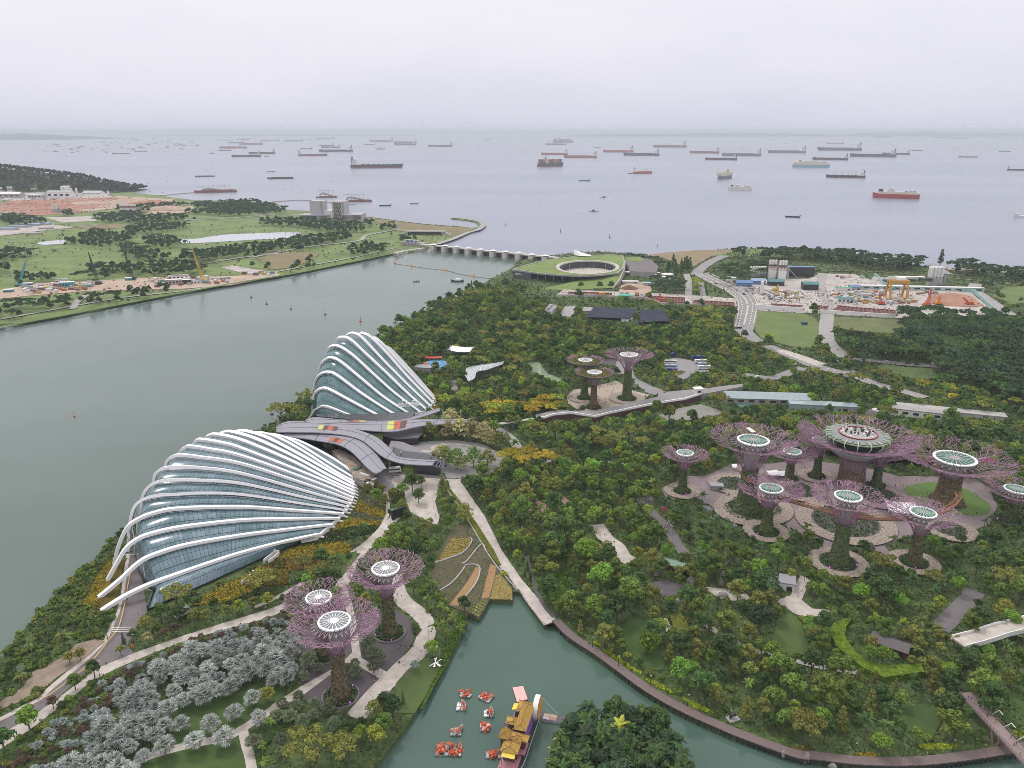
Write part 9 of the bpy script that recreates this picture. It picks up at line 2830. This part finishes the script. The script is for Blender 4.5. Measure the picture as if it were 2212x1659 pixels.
pspots=[(fH,[(1000,1190),(1060,1140),(960,1240),(930,1300),(1020,1180),(970,1270)],34,13,.8,'on the far court by the plant-bowl trees'),(fP,[(500,600),(480,640),(520,580)],12,9,.8,'beside the big hatch-canopy tree planter'),(fP,[(960,500),(1000,640),(900,560),(1240,900),(1060,930)],16,14,.8,'on the grove court'),(fP,[(1600,560),(1750,545),(1880,600),(1900,660),(1640,580)],26,16,.3,'on the picnic lawn'),(fP,[(1650,495),(950,420)],5,9,.8,'on the grey path behind the picnic lawn'),(fM,[(755,475),(1250,660),(1280,670)],4,3,.8,'on the path by the white-ringed steel trees'),(fM,[(1250,1130),(1030,1420),(1080,1290)],8,4,.8,'by the court wall'),(fL,[(1010,240),(1040,220),(1090,440),(950,410),(975,345),(985,342)],7,2.5,.7,'on the road under the near dome ribs'),(fL,[(855,610),(860,640),(140,1310)],5,2,.7,'cycling gear on the waterfront path'),(fL,[(1960,440),(2120,390)],3,3,.7,'on the path below the flower beds'),(fO,[(905,720),(920,745)],2,2,.8,'on the red paved circle in the garden'),(fO,[(1450,955),(1395,900)],5,3,.8,'on the pale garden path by the bamboo'),(fO,[(225,800),(240,850)],5,3,.8,'near the forecourt hedge'),(fR,[(310,260),(335,180)],2,1,.8,'on the pale path by the curved-roof pavilion'),(fK,[(1560,720)],1,1,.8,'by the planted wall of the forecourt road'),(fC,[(240,1160),(300,1180),(400,1110),(330,1140),(760,1095)],40,30,11.0,'on the spiral grass roof'),(fC,[(620,1195),(540,1190)],10,16,.9,'in the oval courtyard'),(fO,[(545,1380),(535,1400)],2,1,.6,'working in the terraced field')]
for fr,spots,n,spread,z,where in pspots:
 for i in range(n):
  x,y=spots[i%len(spots)]
  p=G(*fr(x,y),z)
  px,py=p.x+rnd.gauss(0,spread*.4),p.y+rnd.gauss(0,spread*.4)
  s='hivis' if 'cycling' in where and rnd.random()<.7 else rnd.choice(SHIRTS)[0] if 'hivis' not in where else 'hivis'
  w=rnd.random()<.6
  o=link('person',PM[s,w],None,(px,py,z),rnd.uniform(0,6.28),rnd.uniform(.92,1.06))
  cw={'hivis':'yellow-green','black':'dark'}.get(s,s)
  wh=where.replace('cycling gear ','')
  tag(o,'person in a %s top, %s %s'%(cw,'walking' if w else 'standing',wh),'person','people in %s tops %s %s'%(cw,'walking' if w else 'standing',wh))
for i,t in enumerate((.33,.36,.5,.53,.62,.66,.7,.74,.78,.8,.9,.93,.2,.22)):
 k=int(t*(len(L0_:=smooth_line(gp(fP,wk,zw),4))-1))
 p=L0_[k]
 s=rnd.choice(SHIRTS[:4])[0]
 o=link('person',PM[s,False],None,(p.x+rnd.uniform(-.6,.6),p.y+rnd.uniform(-.6,.6),zw),rnd.uniform(0,6.28))
 cw={'black':'dark'}.get(s,s)
 tag(o,'person in a %s top standing on the orange aerial walkway'%cw,'person','people in %s tops on the aerial walkway'%cw)
for i in range(16):
 f=rnd.uniform(.02,.95)
 p=A_b=G(*fR(1610,1060),5.5).lerp(G(*fR(2150,1640),5.5),f)
 s=rnd.choice(SHIRTS)[0]
 o=link('person',PM[s,True],None,(p.x+rnd.uniform(-1.4,1.4),p.y+rnd.uniform(-.8,.8),5.5),rnd.uniform(0,6.28))
 cw={'hivis':'yellow-green','black':'dark'}.get(s,s)
 tag(o,'person in a %s top crossing the pinkish footbridge'%cw,'person','people in %s tops on the footbridge'%cw)
 # ------------------------------------------------------------------ lamp posts and poles
def lamp_parts(h,arm):
 b=MB();b.tube([(0,0,-.2),(0,0,h*.9),(arm*.3,0,h),(arm,0,h*1.01)],[.11,.08,.06,.05],5)
 c=MB();c.box((arm,0,h),(.9 if arm>.5 else .5,.35,.18))
 return b,c
def lamps(lst,h,arm,m,label,group,wide=1.0):
 b,c=lamp_parts(h,arm)
 b.v=[(x*1,y*1,z) for x,y,z in b.v]
 me,mh=b.mesh('pole',m),c.mesh('lamp_head',M_stone)
 for fr,x,y,yw in lst:
  p=G(*fr(x,y))
  e=empty('lamp_post',(p.x,p.y,0),yw,label,'lamp post',group)
  link('pole',me,e,scale=(wide,wide,1));link('lamp_head',mh,e,scale=(wide,wide,wide))
lamps([(fQ,80,740,0),(fQ,275,935,0),(fQ,487,1090,0),(fQ,745,1250,0),(fQ,1050,1410,0),(fQ,1395,1540,0),(fR,365,1500,0),(fR,735,1560,0),(fR,1118,1570,0),(fR,1508,1535,0),(fN,1350,95,0),(fN,1538,235,0),(fN,1767,380,0),(fN,2040,520,0)],5.0,.15,M_dark,'slim dark lamp post along the lagoon boardwalk','boardwalk lamp posts')
lamps([(fM,1330,1385,2.6),(fM,1525,1060,2.6),(fM,1045,1659,2.6),(fM,1620,1230,2.6)],6.5,1.3,M_grey,'grey arm lamp post beside the lagoon path','lagoon path lamp posts')
lamps([(fK,1420,1010,2.8),(fK,1080,1140,2.8),(fL,1430,520,2.5),(fL,790,930,1),(fL,1055,720,1)],6.5,.8,M_dark,'dark lamp post by the forecourt and dome paths','dome path lamp posts')
lamps([(fT,1400,660,1),(fT,1560,720,1),(fT,1740,775,1),(fT,1975,850,1),(fT,1150,540,1),(fI,850,770,1),(fI,990,1080,1),(fI,1115,1020,1),(fI,1475,1110,1),(fI,1870,1160,1),(fI,670,170,1),(fI,1210,240,1),(fI,840,190,1)],11,2.2,M_grey,'tall grey street lamp along the roads past the woods','street lamps of the roads',1.6)
lamps([(fA,x,y,0) for x,y in((685,990),(870,990),(1165,905),(1315,880),(1187,1020),(1283,1040),(1040,1110),(262,1080),(213,1120),(2000,860),(2098,850),(1524,870),(1453,1060))]+[(fB,x,y,0) for x,y in((265,855),(148,860),(600,880),(350,940),(312,990),(370,1000),(250,990),(838,900))],24,1.5,M_grey,'tall floodlight pole on the far golf course','floodlight poles of the golf course',4.0)
p=G(*fL(1053,720))
e=empty('signboard',(p.x,p.y,0),R(20),'small orange and white signboard beside the road junction','sign')
MB().tube([(0,0,0),(0,0,1.2)],.08,5).build('post',M_dark,e);MB().box((0,0,1.8),(1.1,.12,1.6)).build('panel',mat('sign_orange',(.62,.20,.05),.6),e)
def dash(fr,line,n,w=.35,ln=3.0):
 L=smooth_line(gp(fr,line),8)
 d=[0]
 for i in range(1,len(L)):
  d.append(d[-1]+(L[i]-L[i-1]).length)
 b=MB()
 _layer[0]+=.008
 for k in range(n):
  s=d[-1]*(k+.5)/n
  pt=[[np.interp(t,d,[v[j] for v in L]) for j in(0,1)] for t in(s,s+ln)]
  b.strip(pt,w,_layer[0]+.02)
 tag(b.build('road_marking',M_line),kind='structure')
dash(fC,[(1455,1235),(1560,1290),(1680,1350),(1770,1410),(1800,1470),(1795,1530),(1770,1640)],26,1.0,5)
dash(fC,[(1520,1235),(1640,1290),(1770,1345),(1850,1410),(1880,1470),(1875,1530),(1855,1620)],26,1.0,5)
dash(fT,[(1160,590),(1300,650),(1450,720),(1620,790),(1760,830),(1900,870)],14,.6,4)
_layer[0]+=.01
tag(MB().strip(xy(smooth_line(gp(fL,[(1045,60),(1010,260),(985,400),(940,560),(850,680),(700,860),(420,1080),(320,1130)]),6)),.35,_layer[0]+.02).build('road_marking',M_yellow_line),kind='structure')
b=MB()
for k in range(3):
 a,c=G(*fL(885+k*3,565+k*16)),G(*fL(1040-k*3,562+k*16))
 b.strip([(a.x,a.y),(c.x,c.y)],.22,_layer[0]+.03)
tag(b.build('road_marking',M_line),kind='structure')
for pts,lab in(([(1425,1220),(1540,1290),(1660,1352),(1745,1412),(1772,1470),(1770,1530),(1745,1640)],'pale concrete parapet on the outer edge of the flyover'),([(1475,1232),(1600,1290),(1725,1350),(1812,1412),(1840,1470),(1836,1530),(1812,1630)],'pale concrete median between the flyover lanes'),([(1520,1215),(1660,1275),(1800,1335),(1885,1405),(1912,1470),(1905,1530),(1885,1620)],'pale concrete parapet on the inner edge of the flyover')):
 tag(MB().wall(xy(smooth_line(gp(fC,pts),6)),1.4 if 'median' not in lab else 2.4,0,1.3).build('parapet',M_conc),lab,'parapet')
 # ------------------------------------------------------------------ air
hz_m=bpy.data.materials.new('haze')
hz_m.use_nodes=True
t=hz_m.node_tree
t.nodes.clear()
o_=nd(t,'ShaderNodeOutputMaterial')
v_=nd(t,'ShaderNodeVolumePrincipled')
v_.inputs['Color'].default_value=(.86,.93,1.0,1)
v_.inputs['Density'].default_value=HAZE
v_.inputs['Anisotropy'].default_value=0.0
t.links.new(v_.outputs[0],o_.inputs['Volume'])
o=MB().box((0,32500,114),(94000,67000,240)).build('haze',hz_m)
tag(o,kind='stuff')
